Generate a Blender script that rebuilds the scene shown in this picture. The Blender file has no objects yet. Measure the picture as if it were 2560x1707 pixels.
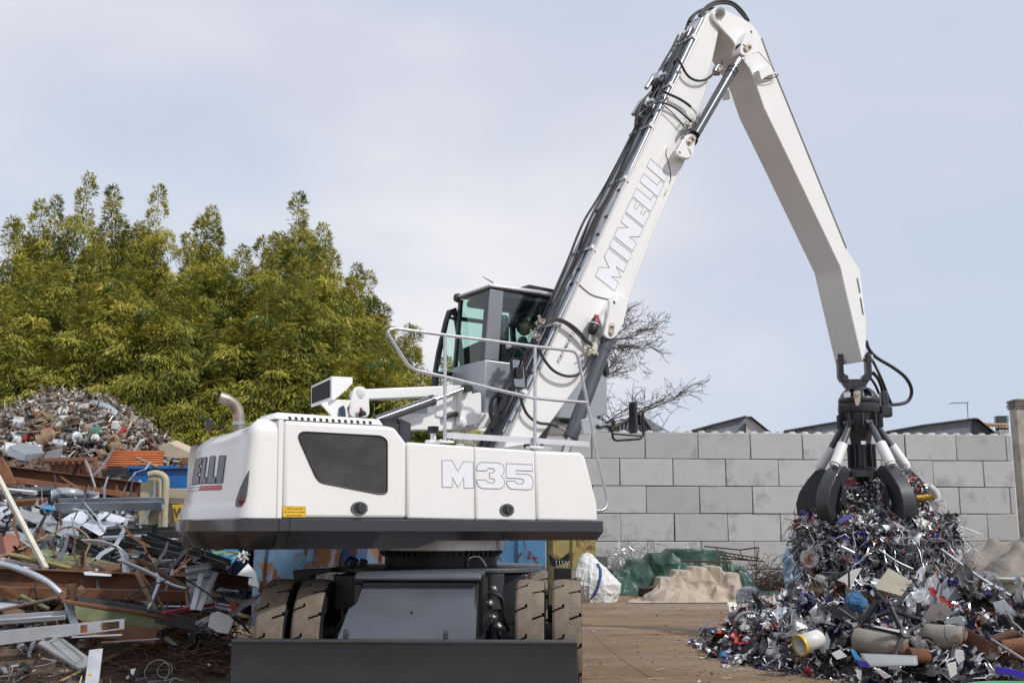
import bpy, bmesh, math, random
import numpy as np
from mathutils import Vector, Matrix, noise as mnoise
from mathutils.bvhtree import BVHTree

R = math.radians
SC = bpy.context.scene
COL = SC.collection
rnd = random.Random(7)

# ------------------------------------------------------------------ camera
F, CX, CY, CAMZ = 2700.0, 1280.0, 853.5, 1.46        # focal length and centre in photo pixels (2560 wide)
PITCH = math.atan(482.5 / F)
cd = bpy.data.cameras.new('camera'); cam = bpy.data.objects.new('camera', cd); COL.objects.link(cam)
cam.location = (0, 0, CAMZ); cam.rotation_euler = (math.pi / 2 + PITCH, 0, 0)
cd.sensor_width = 36.0; cd.lens = F / 2560 * 36.0; cd.clip_start = 0.1; cd.clip_end = 2000
SC.camera = cam

# ------------------------------------------------------------------ sun, sky, exposure
SUN_EL = R(43); SUN_H = Vector((0.80, -0.60, 0))
sd = bpy.data.lights.new('sun', 'SUN'); sun = bpy.data.objects.new('sun', sd); COL.objects.link(sun)
sd.energy = 2.75; sd.angle = R(2.0); sd.color = (1.0, 0.962, 0.905)
sun.rotation_euler = (-(SUN_H * math.cos(SUN_EL) + Vector((0, 0, math.sin(SUN_EL))))).to_track_quat('-Z', 'Y').to_euler()
sun.location = (20, -15, 30)
SC.view_settings.view_transform = 'Standard'; SC.view_settings.look = 'None'
SC.view_settings.exposure = 0.0; SC.view_settings.gamma = 1.0; SC.view_settings.use_curve_mapping = False
SC.cycles.max_bounces = 6; SC.cycles.transparent_max_bounces = 12
SC.cycles.caustics_reflective = False; SC.cycles.caustics_refractive = False

W = bpy.data.worlds.new('World'); SC.world = W; W.use_nodes = True
nt = W.node_tree; nt.nodes.clear()
def N(t, **kw):
    n = nt.nodes.new(t)
    for k, v in kw.items(): setattr(n, k, v)
    return n
out = N('ShaderNodeOutputWorld'); bg = N('ShaderNodeBackground'); bg.inputs[1].default_value = 0.1
sky = N('ShaderNodeTexSky'); sky.sky_type = 'NISHITA'; sky.sun_disc = False
sky.sun_elevation = SUN_EL; sky.sun_rotation = math.atan2(SUN_H.x, SUN_H.y); sky.dust_density = 2.0; sky.air_density = 1.0
tc = N('ShaderNodeTexCoord'); mp = N('ShaderNodeMapping'); mp.inputs['Scale'].default_value = (1.0, 1.0, 2.2)
mp.inputs['Location'].default_value = (0.35, 0.1, 0.55)
n1 = N('ShaderNodeTexNoise'); n1.inputs['Scale'].default_value = 1.9; n1.inputs['Detail'].default_value = 5; n1.inputs['Roughness'].default_value = 0.45
n1.inputs['Distortion'].default_value = 0.25
r1 = N('ShaderNodeValToRGB'); r1.color_ramp.elements[0].position = 0.36; r1.color_ramp.elements[1].position = 0.60
r1.color_ramp.elements[0].color = (0, 0, 0, 1); r1.color_ramp.elements[1].color = (1, 1, 1, 1); r1.color_ramp.interpolation = 'EASE'
n2 = N('ShaderNodeTexNoise'); n2.inputs['Scale'].default_value = 1.7; n2.inputs['Detail'].default_value = 4
mp2 = N('ShaderNodeMapping'); mp2.inputs['Location'].default_value = (3.1, 1.2, 0.3); mp2.inputs['Scale'].default_value = (1, 1, 2.0)
cloud = N('ShaderNodeMixRGB'); cloud.inputs[1].default_value = (6.5, 6.75, 7.9, 1); cloud.inputs[2].default_value = (8.7, 8.65, 9.0, 1)
r2 = N('ShaderNodeValToRGB'); r2.color_ramp.elements[0].position = 0.36; r2.color_ramp.elements[1].position = 0.62
veil = N('ShaderNodeMixRGB'); veil.inputs[0].default_value = 0.90; veil.inputs[2].default_value = (6.1, 7.0, 8.4, 1)
mixs = N('ShaderNodeMixRGB')
L_ = nt.links.new
L_(tc.outputs['Generated'], mp.inputs[0]); L_(mp.outputs[0], n1.inputs['Vector']); L_(n1.outputs['Fac'], r1.inputs[0])
L_(tc.outputs['Generated'], mp2.inputs[0]); L_(mp2.outputs[0], n2.inputs['Vector']); L_(n2.outputs['Fac'], r2.inputs[0])
L_(r2.outputs[0], cloud.inputs[0]); L_(sky.outputs[0], veil.inputs[1])
L_(r1.outputs[0], mixs.inputs[0]); L_(veil.outputs[0], mixs.inputs[1]); L_(cloud.outputs[0], mixs.inputs[2])
L_(mixs.outputs[0], bg.inputs[0]); L_(bg.outputs[0], out.inputs[0])

# ------------------------------------------------------------------ rays: a photo pixel and a real distance give a point
CP, SP = math.cos(PITCH), math.sin(PITCH)
CAM = Vector((0, 0, CAMZ))
def ray(u, v):
    up = -(v - CY) / F
    return Vector(((u - CX) / F, CP - SP * up, SP + CP * up))
def at(u, v, Y):
    d = ray(u, v); return CAM + d * (Y / d.y)
def gnd(u, v, z=0.0):
    d = ray(u, v); return CAM + d * ((z - CAMZ) / d.z)
AZ = R(56.4)
T = Vector((-0.76, 11.8, 0)); H = Vector((math.sin(AZ), math.cos(AZ), 0)); NN = Vector((math.cos(AZ), -math.sin(AZ), 0)); ZZ = Vector((0, 0, 1))
def Lm(s, n, z): return T + H * s + NN * n + ZZ * z          # machine frame: s ahead, n towards the near side, z up
def U(u, v, n):                                              # pixel on the machine's upright plane at offset n
    d = ray(u, v); return CAM + d * (((T - CAM).dot(NN) + n) / d.dot(NN))
def sz(p): q = p - T; return q.dot(H), q.z

# ------------------------------------------------------------------ mesh helpers
WM = {}
class MB:
    def __init__(s): s.v = []; s.f = []; s.m = []
    def add(s, vs, fs, m=0):
        b = len(s.v); s.v.extend(Vector(x) for x in vs)
        for f in fs: s.f.append([b + i for i in f]); s.m.append(m)
        return s
    def box(s, c, d, rot=None, m=0):
        c = Vector(c); X, Y, Z = d[0] / 2, d[1] / 2, d[2] / 2
        vs = [Vector((x, y, z)) for x in (-X, X) for y in (-Y, Y) for z in (-Z, Z)]
        if rot is not None: vs = [rot @ q for q in vs]
        return s.add([c + q for q in vs], [(0, 1, 3, 2), (4, 6, 7, 5), (0, 4, 5, 1), (2, 3, 7, 6), (0, 2, 6, 4), (1, 5, 7, 3)], m)
    def prism(s, pts, off, m=0, mside=None):
        n = len(pts); off = Vector(off); a = [Vector(p) for p in pts]
        fs = [list(range(n)), [2 * n - 1 - i for i in range(n)]]
        s.add(a + [p + off for p in a], fs, m)
        b = len(s.v) - 2 * n
        for i in range(n):
            j = (i + 1) % n
            s.f.append([b + i, b + n + i, b + n + j, b + j]); s.m.append(m if mside is None else mside)
        return s
    def tube(s, pts, r, seg=8, m=0, closed=False, cap=True):
        P = [Vector(p) for p in pts]; n = len(P)
        rs = r if isinstance(r, (list, tuple)) else [r] * n
        up = None; rings = []
        for i in range(n):
            a = P[i - 1] if (i > 0 or closed) else P[i]; c = P[(i + 1) % n] if (i < n - 1 or closed) else P[i]
            t = (c - a)
            if t.length < 1e-9: t = Vector((0, 0, 1))
            t.normalize()
            if up is None:
                up = t.orthogonal().normalized()
            up = (up - t * up.dot(t))
            up = up.normalized() if up.length > 1e-6 else t.orthogonal().normalized()
            w = t.cross(up)
            rings.append([P[i] + (up * math.cos(2 * math.pi * k / seg) + w * math.sin(2 * math.pi * k / seg)) * rs[i] for k in range(seg)])
        b = len(s.v)
        for g in rings: s.v.extend(g)
        for i in range(n if closed else n - 1):
            j = (i + 1) % n
            for k in range(seg):
                l = (k + 1) % seg
                s.f.append([b + i * seg + k, b + i * seg + l, b + j * seg + l, b + j * seg + k]); s.m.append(m)
        if cap and not closed:
            s.f.append([b + k for k in range(seg)][::-1]); s.m.append(m)
            s.f.append([b + (n - 1) * seg + k for k in range(seg)]); s.m.append(m)
        return s
    def cyl(s, p, q, r, r2=None, seg=20, m=0): return s.tube([p, q], [r, r if r2 is None else r2], seg, m)
    def lathe(s, prof, o, ax=(0, 0, 1), seg=32, m=0, a0=0, a1=2 * math.pi, ref=None):
        o = Vector(o); ax = Vector(ax).normalized(); x = Vector(ref) if ref is not None else ax.orthogonal().normalized(); y = ax.cross(x)
        full = abs(a1 - a0 - 2 * math.pi) < 1e-6; ns = seg if full else seg + 1; b = len(s.v)
        for i in range(ns):
            t = a0 + (a1 - a0) * i / seg
            for r, z in prof: s.v.append(o + ax * z + (x * math.cos(t) + y * math.sin(t)) * r)
        k = len(prof)
        for i in range(seg):
            j = (i + 1) % ns
            for q in range(k - 1):
                s.f.append([b + i * k + q, b + j * k + q, b + j * k + q + 1, b + i * k + q + 1]); s.m.append(m)
        return s
    def grid(s, fn, nu, nv, m=0, closeu=False):
        b = len(s.v)
        for i in range(nu):
            for j in range(nv): s.v.append(Vector(fn(i / ((nu) if closeu else (nu - 1)), j / (nv - 1))))
        for i in range(nu if closeu else nu - 1):
            k = (i + 1) % nu
            for j in range(nv - 1):
                s.f.append([b + i * nv + j, b + k * nv + j, b + k * nv + j + 1, b + i * nv + j + 1]); s.m.append(m)
        return s
    def build(s, name, mats, parent=None, bevel=0, seg=2, angle=35, origin=None, solid=0, subsurf=0, fix=True, keep=False):
        if not isinstance(mats, (list, tuple)): mats = [mats]
        me = bpy.data.meshes.new(name)
        xs = np.array([tuple(v) for v in s.v]); 
        pw = WM[parent.name] if parent is not None else Matrix.Identity(4)
        inv = np.array(pw.inverted()); loc = xs @ inv[:3, :3].T + inv[:3, 3]
        if origin is None:
            c = (loc.min(0) + loc.max(0)) / 2
            if parent is None: c[2] = loc[:, 2].min()
        else: c = np.array(pw.inverted() @ Vector(origin))
        loc = loc - c
        me.from_pydata([tuple(q) for q in loc], [], s.f)
        for x in mats: me.materials.append(x)
        me.polygons.foreach_set('material_index', s.m)
        me.polygons.foreach_set('use_smooth', [angle > 0] * len(me.polygons))
        me.update()
        if fix:
            bm = bmesh.new(); bm.from_mesh(me); bmesh.ops.recalc_face_normals(bm, faces=bm.faces); bm.to_mesh(me); bm.free()
        if angle > 0: me.set_sharp_from_angle(angle=R(angle))
        o = bpy.data.objects.new(name, me); COL.objects.link(o); o.location = c
        if parent is not None: o.parent = parent
        WM[o.name] = pw @ Matrix.Translation(Vector(c))
        if solid:
            md = o.modifiers.new('solid', 'SOLIDIFY'); md.thickness = solid; md.offset = 0
        if bevel:
            md = o.modifiers.new('bevel', 'BEVEL'); md.width = bevel; md.segments = seg; md.limit_method = 'ANGLE'; md.angle_limit = R(40)
        if subsurf:
            md = o.modifiers.new('sub', 'SUBSURF'); md.levels = subsurf; md.render_levels = subsurf
        return o
def thing(name, label, cat, loc=(0, 0, 0), rotz=0.0, group=None):
    o = bpy.data.objects.new(name, None); COL.objects.link(o); o.location = loc; o.rotation_euler = (0, 0, rotz); o.empty_display_size = 0.2
    WM[o.name] = Matrix.Translation(Vector(loc)) @ Matrix.Rotation(rotz, 4, 'Z')
    return tag(o, label, cat, group)
def tag(o, label, cat, group=None, kind=None):
    o['label'] = label; o['category'] = cat
    if group: o['group'] = group
    if kind: o['kind'] = kind
    return o
def setting(o): o['kind'] = 'structure'; return o
def copy_tree(o, parent=None):
    c = o.copy(); COL.objects.link(c)
    if parent is not None: c.parent = parent
    WM[c.name] = (WM[parent.name] if parent is not None else Matrix.Identity(4)) @ WM[o.name]
    for ch in list(o.children): copy_tree(ch, c)
    return c
def spline(pts, n=8):
    P = [Vector(p) for p in pts]; out = []
    for i in range(len(P) - 1):
        p0 = P[max(i - 1, 0)]; p1 = P[i]; p2 = P[i + 1]; p3 = P[min(i + 2, len(P) - 1)]
        for k in range(n):
            t = k / n
            out.append(0.5 * ((2 * p1) + (p2 - p0) * t + (2 * p0 - 5 * p1 + 4 * p2 - p3) * t * t + (3 * p1 - p0 - 3 * p2 + p3) * t ** 3))
    out.append(P[-1]); return out
def fillet(pts, r, n=4, closed=True):                       # rounds the corners of a polygon or polyline
    P = [Vector(p) for p in pts]; m = len(P); out = []
    for i in range(m):
        if not closed and i in (0, m - 1): out.append(P[i]); continue
        a, b, c = P[i - 1], P[i], P[(i + 1) % m]
        d = min(r if not isinstance(r, (list, tuple)) else r[i], (a - b).length * 0.48, (c - b).length * 0.48)
        p, q = b + (a - b).normalized() * d, b + (c - b).normalized() * d
        for k in range(n + 1):
            t = k / n; out.append(p * (1 - t) ** 2 + b * 2 * t * (1 - t) + q * t * t)
    return out
def rotm(ax, ang): return Matrix.Rotation(ang, 3, ax)
def frame(x, z=(0, 0, 1)):                                   # 3x3 with columns x, y, z
    x = Vector(x).normalized(); z = Vector(z); y = z.cross(x).normalized(); z = x.cross(y)
    return Matrix((x, y, z)).transposed()
def text_mesh(txt, size, ox, dx, dy, bold=0.0, align='LEFT', spacing=1.0, depth=0.0):
    cu = bpy.data.curves.new('lettering', 'FONT'); cu.body = txt; cu.size = size; cu.offset = bold; cu.align_x = align; cu.space_character = spacing; cu.resolution_u = 4
    o = bpy.data.objects.new('lettering', cu); COL.objects.link(o)
    dg = bpy.context.evaluated_depsgraph_get(); me = bpy.data.meshes.new_from_object(o.evaluated_get(dg))
    vs = [Vector(ox) + Vector(dx) * v.co.x + Vector(dy) * v.co.y for v in me.vertices]; fs = [list(p.vertices) for p in me.polygons]
    bpy.data.objects.remove(o); bpy.data.meshes.remove(me); bpy.data.curves.remove(cu)
    return vs, fs

# ------------------------------------------------------------------ materials
def mat(name, col, rough=0.5, metal=0.0, var=0.12, scale=6.0, bump=0.0, bscale=40.0, second=None, cut=(0.5, 0.6), sscale=5.0, srough=None, smetal=None, coat=0.0, attr=None, rand=0.0, detail=6, stretch=None, spec=0.5, trans=0.0, dirt=None, obj=True, crease=0.0, cscale=3.0):
    m = bpy.data.materials.new(name); m.use_nodes = True; t = m.node_tree; nd = t.nodes; lk = t.links.new
    b = nd['Principled BSDF']; b.inputs['Roughness'].default_value = rough; b.inputs['Metallic'].default_value = metal
    b.inputs['Coat Weight'].default_value = coat; b.inputs['Coat Roughness'].default_value = 0.08; b.inputs['Specular IOR Level'].default_value = spec
    tc = nd.new('ShaderNodeTexCoord'); src = tc.outputs['Object']
    if stretch:
        mp = nd.new('ShaderNodeMapping'); mp.inputs['Scale'].default_value = stretch; lk(src, mp.inputs[0]); src = mp.outputs[0]
    if rand:
        oj = nd.new('ShaderNodeObjectInfo'); ml = nd.new('ShaderNodeMath'); ml.operation = 'MULTIPLY'; ml.inputs[1].default_value = 61.0; lk(oj.outputs['Random'], ml.inputs[0])
        va = nd.new('ShaderNodeVectorMath'); va.operation = 'ADD'; lk(src, va.inputs[0]); lk(ml.outputs[0], va.inputs[1]); src = va.outputs[0]
    def nz(s, d=detail, rg=0.6):
        n = nd.new('ShaderNodeTexNoise'); n.inputs['Scale'].default_value = s; n.inputs['Detail'].default_value = d; n.inputs['Roughness'].default_value = rg
        lk(src, n.inputs['Vector']); return n.outputs['Fac']
    def mx(fac, a, c, mode='MIX'):
        x = nd.new('ShaderNodeMixRGB'); x.blend_type = mode
        for i, q in ((0, fac), (1, a), (2, c)):
            if hasattr(q, 'is_linked') or hasattr(q, 'links'): lk(q, x.inputs[i])
            elif isinstance(q, (int, float)): x.inputs[i].default_value = q
            else: x.inputs[i].default_value = (*q[:3], 1)
        return x.outputs[0]
    def ramp(f, lo, hi):
        x = nd.new('ShaderNodeMapRange'); x.interpolation_type = 'SMOOTHSTEP'; x.inputs[1].default_value = lo; x.inputs[2].default_value = hi; lk(f, x.inputs[0]); return x.outputs[0]
    if attr:
        a = nd.new('ShaderNodeAttribute'); a.attribute_name = attr; c = a.outputs['Color']
    else: c = col
    if var:
        g = ramp(nz(scale), 0.3, 0.7)
        dk = mx(1.0, c, (1 - var,) * 3, 'MULTIPLY'); lt = mx(1.0, c, (1 + var,) * 3, 'MULTIPLY'); c = mx(g, dk, lt)
    if rand:
        oi = nd.new('ShaderNodeObjectInfo'); rr = nd.new('ShaderNodeMapRange'); rr.inputs[3].default_value = 1 - rand; rr.inputs[4].default_value = 1 + rand
        lk(oi.outputs['Random'], rr.inputs[0]); cc = nd.new('ShaderNodeCombineColor')
        for i in range(3): lk(rr.outputs[0], cc.inputs[i])
        c = mx(1.0, c, cc.outputs[0], 'MULTIPLY')
    if dirt:
        c = mx(ramp(nz(dirt[1], 8, 0.7), dirt[2], dirt[3]), c, dirt[0])
    if second:
        f = ramp(nz(sscale, 9, 0.68), cut[0], cut[1]); c = mx(f, c, second)
        if srough is not None: 
            x = nd.new('ShaderNodeMapRange'); x.inputs[3].default_value = rough; x.inputs[4].default_value = srough; lk(f, x.inputs[0]); lk(x.outputs[0], b.inputs['Roughness'])
        if smetal is not None or metal:
            x = nd.new('ShaderNodeMapRange'); x.inputs[3].default_value = metal; x.inputs[4].default_value = 0 if smetal is None else smetal; lk(f, x.inputs[0]); lk(x.outputs[0], b.inputs['Metallic'])
    if hasattr(c, 'links'): lk(c, b.inputs['Base Color'])
    else: b.inputs['Base Color'].default_value = (*c[:3], 1)
    if crease:
        vo = nd.new('ShaderNodeTexVoronoi'); vo.feature = 'DISTANCE_TO_EDGE'; vo.inputs['Scale'].default_value = cscale
        nw = nd.new('ShaderNodeTexNoise'); nw.inputs['Scale'].default_value = cscale * 0.8; nw.inputs['Detail'].default_value = 3; lk(src, nw.inputs['Vector'])
        ad = nd.new('ShaderNodeMixRGB'); ad.blend_type = 'ADD'; ad.inputs[0].default_value = 0.5; lk(src, ad.inputs[1]); lk(nw.outputs['Color'], ad.inputs[2]); lk(ad.outputs[0], vo.inputs['Vector'])
        b2 = nd.new('ShaderNodeBump'); b2.inputs['Strength'].default_value = crease; b2.inputs['Distance'].default_value = 0.3; lk(vo.outputs['Distance'], b2.inputs['Height']); lk(b2.outputs[0], b.inputs['Normal'])
    if bump:
        bp = nd.new('ShaderNodeBump'); bp.inputs['Strength'].default_value = bump; bp.inputs['Distance'].default_value = 0.02
        lk(nz(bscale, 5, 0.6), bp.inputs['Height']); lk(bp.outputs[0], b.inputs['Normal'])
        if crease: lk(b2.outputs[0], bp.inputs['Normal'])
    if trans:
        tr = nd.new('ShaderNodeBsdfTranslucent'); ms = nd.new('ShaderNodeMixShader'); ms.inputs[0].default_value = trans
        if hasattr(c, 'links'): lk(c, tr.inputs[0])
        else: tr.inputs[0].default_value = (*c[:3], 1)
        o = nd['Material Output']; lk(b.outputs[0], ms.inputs[1]); lk(tr.outputs[0], ms.inputs[2]); lk(ms.outputs[0], o.inputs[0])
    return m
def glass_mat(name, tint, refl=0.12, rough=0.02):
    m = bpy.data.materials.new(name); m.use_nodes = True; t = m.node_tree; nd = t.nodes; lk = t.links.new
    nd.remove(nd['Principled BSDF'])
    a = nd.new('ShaderNodeBsdfTransparent'); a.inputs[0].default_value = (*tint, 1); g = nd.new('ShaderNodeBsdfGlossy'); g.inputs['Roughness'].default_value = rough
    fr = nd.new('ShaderNodeFresnel'); fr.inputs[0].default_value = 1.5; x = nd.new('ShaderNodeMixShader')
    tn = nd.new('ShaderNodeTexNoise'); tn.inputs['Scale'].default_value = 3.0
    md = nd.new('ShaderNodeMath'); md.operation = 'MULTIPLY_ADD'; md.inputs[1].default_value = 1.0; md.inputs[2].default_value = refl * 0.3
    lk(fr.outputs[0], md.inputs[0]); lk(md.outputs[0], x.inputs[0]); lk(a.outputs[0], x.inputs[1]); lk(g.outputs[0], x.inputs[2]); lk(x.outputs[0], nd['Material Output'].inputs[0])
    return m
RUST = (0.16, 0.062, 0.028)
WHITE = mat('white_paint', (0.80, 0.80, 0.79), 0.28, var=0.015, scale=1.5, coat=0.4, bump=0.02, bscale=3)
CHAR = mat('charcoal_paint', (0.030, 0.031, 0.036), 0.36, var=0.18, scale=3, coat=0.15, bump=0.03, bscale=60)
GREYP = mat('chassis_grey_paint', (0.075, 0.082, 0.10), 0.42, var=0.10, scale=2.5, bump=0.03, bscale=70, dirt=((0.16, 0.15, 0.14), 7, 0.62, 0.8))
BLACK = mat('black_paint', (0.014, 0.014, 0.016), 0.45, var=0.2, scale=8)
RUBBER = mat('black_rubber', (0.018, 0.018, 0.019), 0.6, var=0.25, scale=14)
TREAD = mat('dusty_tread_rubber', (0.175, 0.138, 0.104), 0.85, var=0.14, scale=9, bump=0.12, bscale=60, dirt=((0.10, 0.08, 0.066), 5, 0.52, 0.75))
CHROME = mat('chrome', (0.75, 0.76, 0.78), 0.12, 1.0, var=0.03)
STEEL = mat('bare_steel', (0.52, 0.52, 0.53), 0.33, 1.0, var=0.1, scale=12)
ZINC = mat('zinc_fitting', (0.62, 0.60, 0.54), 0.35, 0.9, var=0.15, scale=20)
SILVER = mat('silver_paint', (0.46, 0.48, 0.51), 0.34, 0.55, var=0.05, scale=3)
CABGREY = mat('cab_grey_paint', (0.24, 0.25, 0.28), 0.38, 0.45, var=0.05, scale=3)
CYLGREY = mat('cylinder_grey_paint', (0.085, 0.09, 0.105), 0.33, 0.2, var=0.08, scale=5, coat=0.2)
HOSE = mat('hydraulic_hose', (0.028, 0.026, 0.03), 0.5, var=0.2, scale=10)
DECAL_GREY = mat('decal_grey', (0.10, 0.105, 0.12), 0.4, var=0.06)
DECAL_PALE = mat('decal_pale_white', (0.80, 0.815, 0.87), 0.22, var=0.01)
DECAL_DARK = mat('decal_dark_outline', (0.10, 0.10, 0.11), 0.4, var=0.04)
RED = mat('red_plastic', (0.50, 0.03, 0.04), 0.35, var=0.1)
YELLOW = mat('yellow_sign', (0.82, 0.50, 0.03), 0.45, var=0.05)
TAN_PIN = mat('zinc_yellow_pin', (0.50, 0.42, 0.34), 0.4, 0.7, var=0.12)
GLASS = glass_mat('tinted_glass', (0.70, 0.91, 0.85))
GLASSD = glass_mat('dark_tinted_glass', (0.48, 0.70, 0.68))
# ================================================================== the material handler
handler = thing('material_handler', 'white wheeled scrap handler with raised boom, grapple arm and dark grey skirt', 'scrap handler', T, math.pi / 2 - AZ)
UA = R(2.5); UF = Vector((math.sin(UA), math.cos(UA), 0)); UR = Vector((math.cos(UA), -math.sin(UA), 0))
UROT = Matrix((UR, UF, ZZ)).transposed()
def C(x, y, z): return T + UR * x + UF * y + ZZ * z          # undercarriage frame: x right, y away
MROT = Matrix((H, -NN, ZZ)).transposed()
def P_(pts, n): return [U(u, v, n) for u, v in pts]
def ubox(mb, x0, x1, y0, y1, z0, z1, m=0): return mb.box(C((x0 + x1) / 2, (y0 + y1) / 2, (z0 + z1) / 2), (x1 - x0, y1 - y0, z1 - z0), UROT, m)
def mbox(mb, s0, s1, n0, n1, z0, z1, m=0): return mb.box(Lm((s0 + s1) / 2, (n0 + n1) / 2, (z0 + z1) / 2), (s1 - s0, n1 - n0, z1 - z0), MROT, m)
hw = 1.35

# ---- undercarriage
b = MB(); ubox(b, -0.60, 0.60, -1.75, 1.75, 0.50, 1.02); ubox(b, -0.85, -0.60, -0.8, 0.8, 0.55, 1.05); ubox(b, 0.60, 0.95, -0.85, 0.8, 0.55, 1.08)
chassis = b.build('chassis', CHAR, handler, bevel=0.015)
b = MB(); b.prism([C(x, y, 1.09) for x, y in ((-1.05, -0.75), (-0.62, -1.1), (0.62, -1.1), (1.07, -0.75), (1.07, 0.8), (0.6, 1.2), (-0.6, 1.2), (-1.05, 0.8))], (0, 0, 0.045))
b.build('deck_plate', GREYP, handler, bevel=0.008)
b = MB()
b.prism([C(0.57, y, z) for y, z in ((-1.1, 1.135), (-1.88, 1.125), (-1.93, 1.11), (-1.95, 1.06), (-1.92, 1.055), (-1.86, 1.07), (-1.1, 1.09))], UR * -1.14)
b.build('front_lip', GREYP, handler, bevel=0.02)
b = MB()
b.prism([C(x, y, z) for x, y, z in ((-0.50, -1.84, 1.03), (-0.525, -2.03, 0.865), (-0.585, -2.09, 0.82), (-0.63, -2.45, 0.535), (0.56, -2.45, 0.535), (0.545, -2.10, 0.81), (0.52, -2.04, 0.86), (0.51, -1.84, 1.03))], -(UF * 0.03 * 0.6) - ZZ * 0.03)
for k in range(2): b.cyl(C(-0.02, -2.13, 0.7935), C(-0.02, -2.138, 0.7975), 0.011, seg=12, m=1)
plate = b.build('sloping_front_plate', [GREYP, BLACK], handler, bevel=0.006)
b = MB(); ubox(b, -0.50, 0.51, -1.86, -1.80, 0.30, 1.04); b.prism([C(-0.52, y, z) for y, z in ((-1.8, 1.03), (-2.35, 0.55), (-2.35, 0.35), (-1.8, 0.4))], UR * 0.04); b.prism([C(0.50, y, z) for y, z in ((-1.8, 1.03), (-2.35, 0.55), (-2.35, 0.35), (-1.8, 0.4))], UR * 0.04)
b.build('blade_arm', CHAR, handler, bevel=0.006)
# dozer blade
b = MB()
b.prism([C(-1.47, y, z) for y, z in ((-2.50, 0.02), (-2.545, 0.10), (-2.56, 0.30), (-2.56, 0.555), (-2.575, 0.585), (-2.565, 0.605), (-2.50, 0.605), (-2.48, 0.55), (-2.48, 0.05))], UR * 2.88)
blade = b.build('dozer_blade', mat('blade_paint', (0.036, 0.038, 0.043), 0.40, var=0.10, scale=2.0, bump=0.04, bscale=30, dirt=((0.055, 0.056, 0.058), 2.5, 0.55, 0.8)), handler, bevel=0.008)
for x in (-0.545, 0.295):
    b = MB(); prof = fillet([C(x, y, z) for y, z in ((-2.50, 0.58), (-2.50, 0.675), (-2.43, 0.675), (-2.40, 0.58))], 0.03)
    b.prism(prof, UR * 0.035); b.cyl(C(x - 0.002, -2.46, 0.64), C(x + 0.037, -2.46, 0.64), 0.014, seg=12, m=1)
    b.build('lifting_lug', [CHAR, BLACK], handler, bevel=0.004)
# axles, stabiliser cylinder, dark fittings between the wheels
b = MB(); b.cyl(C(-1.3, -1.43, 0.525), C(1.3, -1.43, 0.525), 0.13); ubox(b, -0.35, 0.35, -1.65, -1.2, 0.34, 0.72); b.build('front_axle', BLACK, handler)
b = MB(); b.cyl(C(-1.3, 1.40, 0.525), C(1.3, 1.40, 0.525), 0.13); b.build('rear_axle', BLACK, handler)
b = MB(); b.cyl(C(0.68, -1.72, 0.80), C(0.68, -1.72, 1.12), 0.085, seg=24); b.cyl(C(0.68, -1.72, 0.40), C(0.68, -1.72, 0.80), 0.055, m=1); b.cyl(C(0.68, -1.72, 1.12), C(0.68, -1.72, 1.135), 0.095)
b.prism([C(0.57, -1.78, z) + UR * x for x, z in ((0, 1.10), (0.06, 1.08), (0.12, 1.0), (0.12, 0.72), (0.02, 0.6), (0, 0.62))], UF * 0.03)
b.build('lock_cylinder', [CHAR, BLACK], handler, bevel=0.004)
b = MB()
for (x, y, z, r, l) in ((0.62, -1.80, 0.86, 0.020, 0.05), (0.64, -1.80, 0.74, 0.016, 0.06), (0.92, -1.5, 0.84, 0.018, 0.12), (0.70, -1.8, 0.66, 0.018, 0.05), (0.66, -1.82, 0.99, 0.014, 0.04)):
    b = MB(); b.cyl(C(x, y, z), C(x + l, y - 0.03, z - 0.01), r, seg=10); b.cyl(C(x + l * 0.4, y - 0.02, z), C(x + l * 0.7, y - 0.03, z), r * 1.5, seg=6); b.build('hydraulic_fitting', ZINC, handler)
for P, r in (((C(0.7, -1.8, 0.64), C(0.8, -1.75, 0.5), C(0.9, -1.6, 0.55), C(0.98, -1.3, 0.7)), 0.016), ((C(0.62, -1.8, 0.95), C(0.75, -1.8, 0.9), C(0.76, -1.7, 0.7), C(0.8, -1.5, 0.6)), 0.014), ((C(-0.62, -1.8, 0.8), C(-0.75, -1.75, 0.62), C(-0.85, -1.6, 0.55), C(-0.9, -1.3, 0.7)), 0.016)):
    b = MB(); b.tube(spline(P), r); b.build('brake_hose', HOSE, handler)
b = MB(); b.prism([C(x, -1.0, z) for x, z in ((-1.36, 1.115), (-0.98, 1.135), (-0.98, 1.10), (-1.18, 1.06), (-1.20, 0.98), (-1.33, 0.98))], UF * 0.28, m=0); b.build('fender_step', BLACK, handler, bevel=0.006)
b = MB(); ubox(b, -0.90, -0.60, -1.25, -0.6, 0.75, 1.08); b.build('valve_box', BLACK, handler, bevel=0.01)
b = MB(); ubox(b, 1.20, 1.40, 0.55, 0.85, 0.93, 1.09); 
for k in range(5): b.box(C(1.23 + 0.035 * k, 0.62, 1.13), (0.012, 0.10, 0.09), UROT, 1)
b.prism([C(1.2, 0.7, z) + UR * x for x, z in ((-0.04, 1.14), (-0.06, 1.26), (0.02, 1.19), (0.08, 1.19), (0.18, 1.27), (0.19, 1.17), (0.0, 1.10))], UF * 0.06)
b.build('ladder_box', [BLACK, STEEL], handler, bevel=0.005)
b = MB(); b.tube(spline([C(0.32, -0.55, 1.13), C(0.34, -0.5, 1.22), C(0.45, -0.48, 1.235), C(0.52, -0.48, 1.14)]), 0.013); b.build('steel_loop', STEEL, handler)
b = MB(); b.prism([C(x, -0.4, z) for x, z in ((0.10, 1.135), (0.22, 1.175), (0.34, 1.165), (0.46, 1.137))], UF * 0.3); b.build('cover_plate', STEEL, handler)
b = MB()
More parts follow.
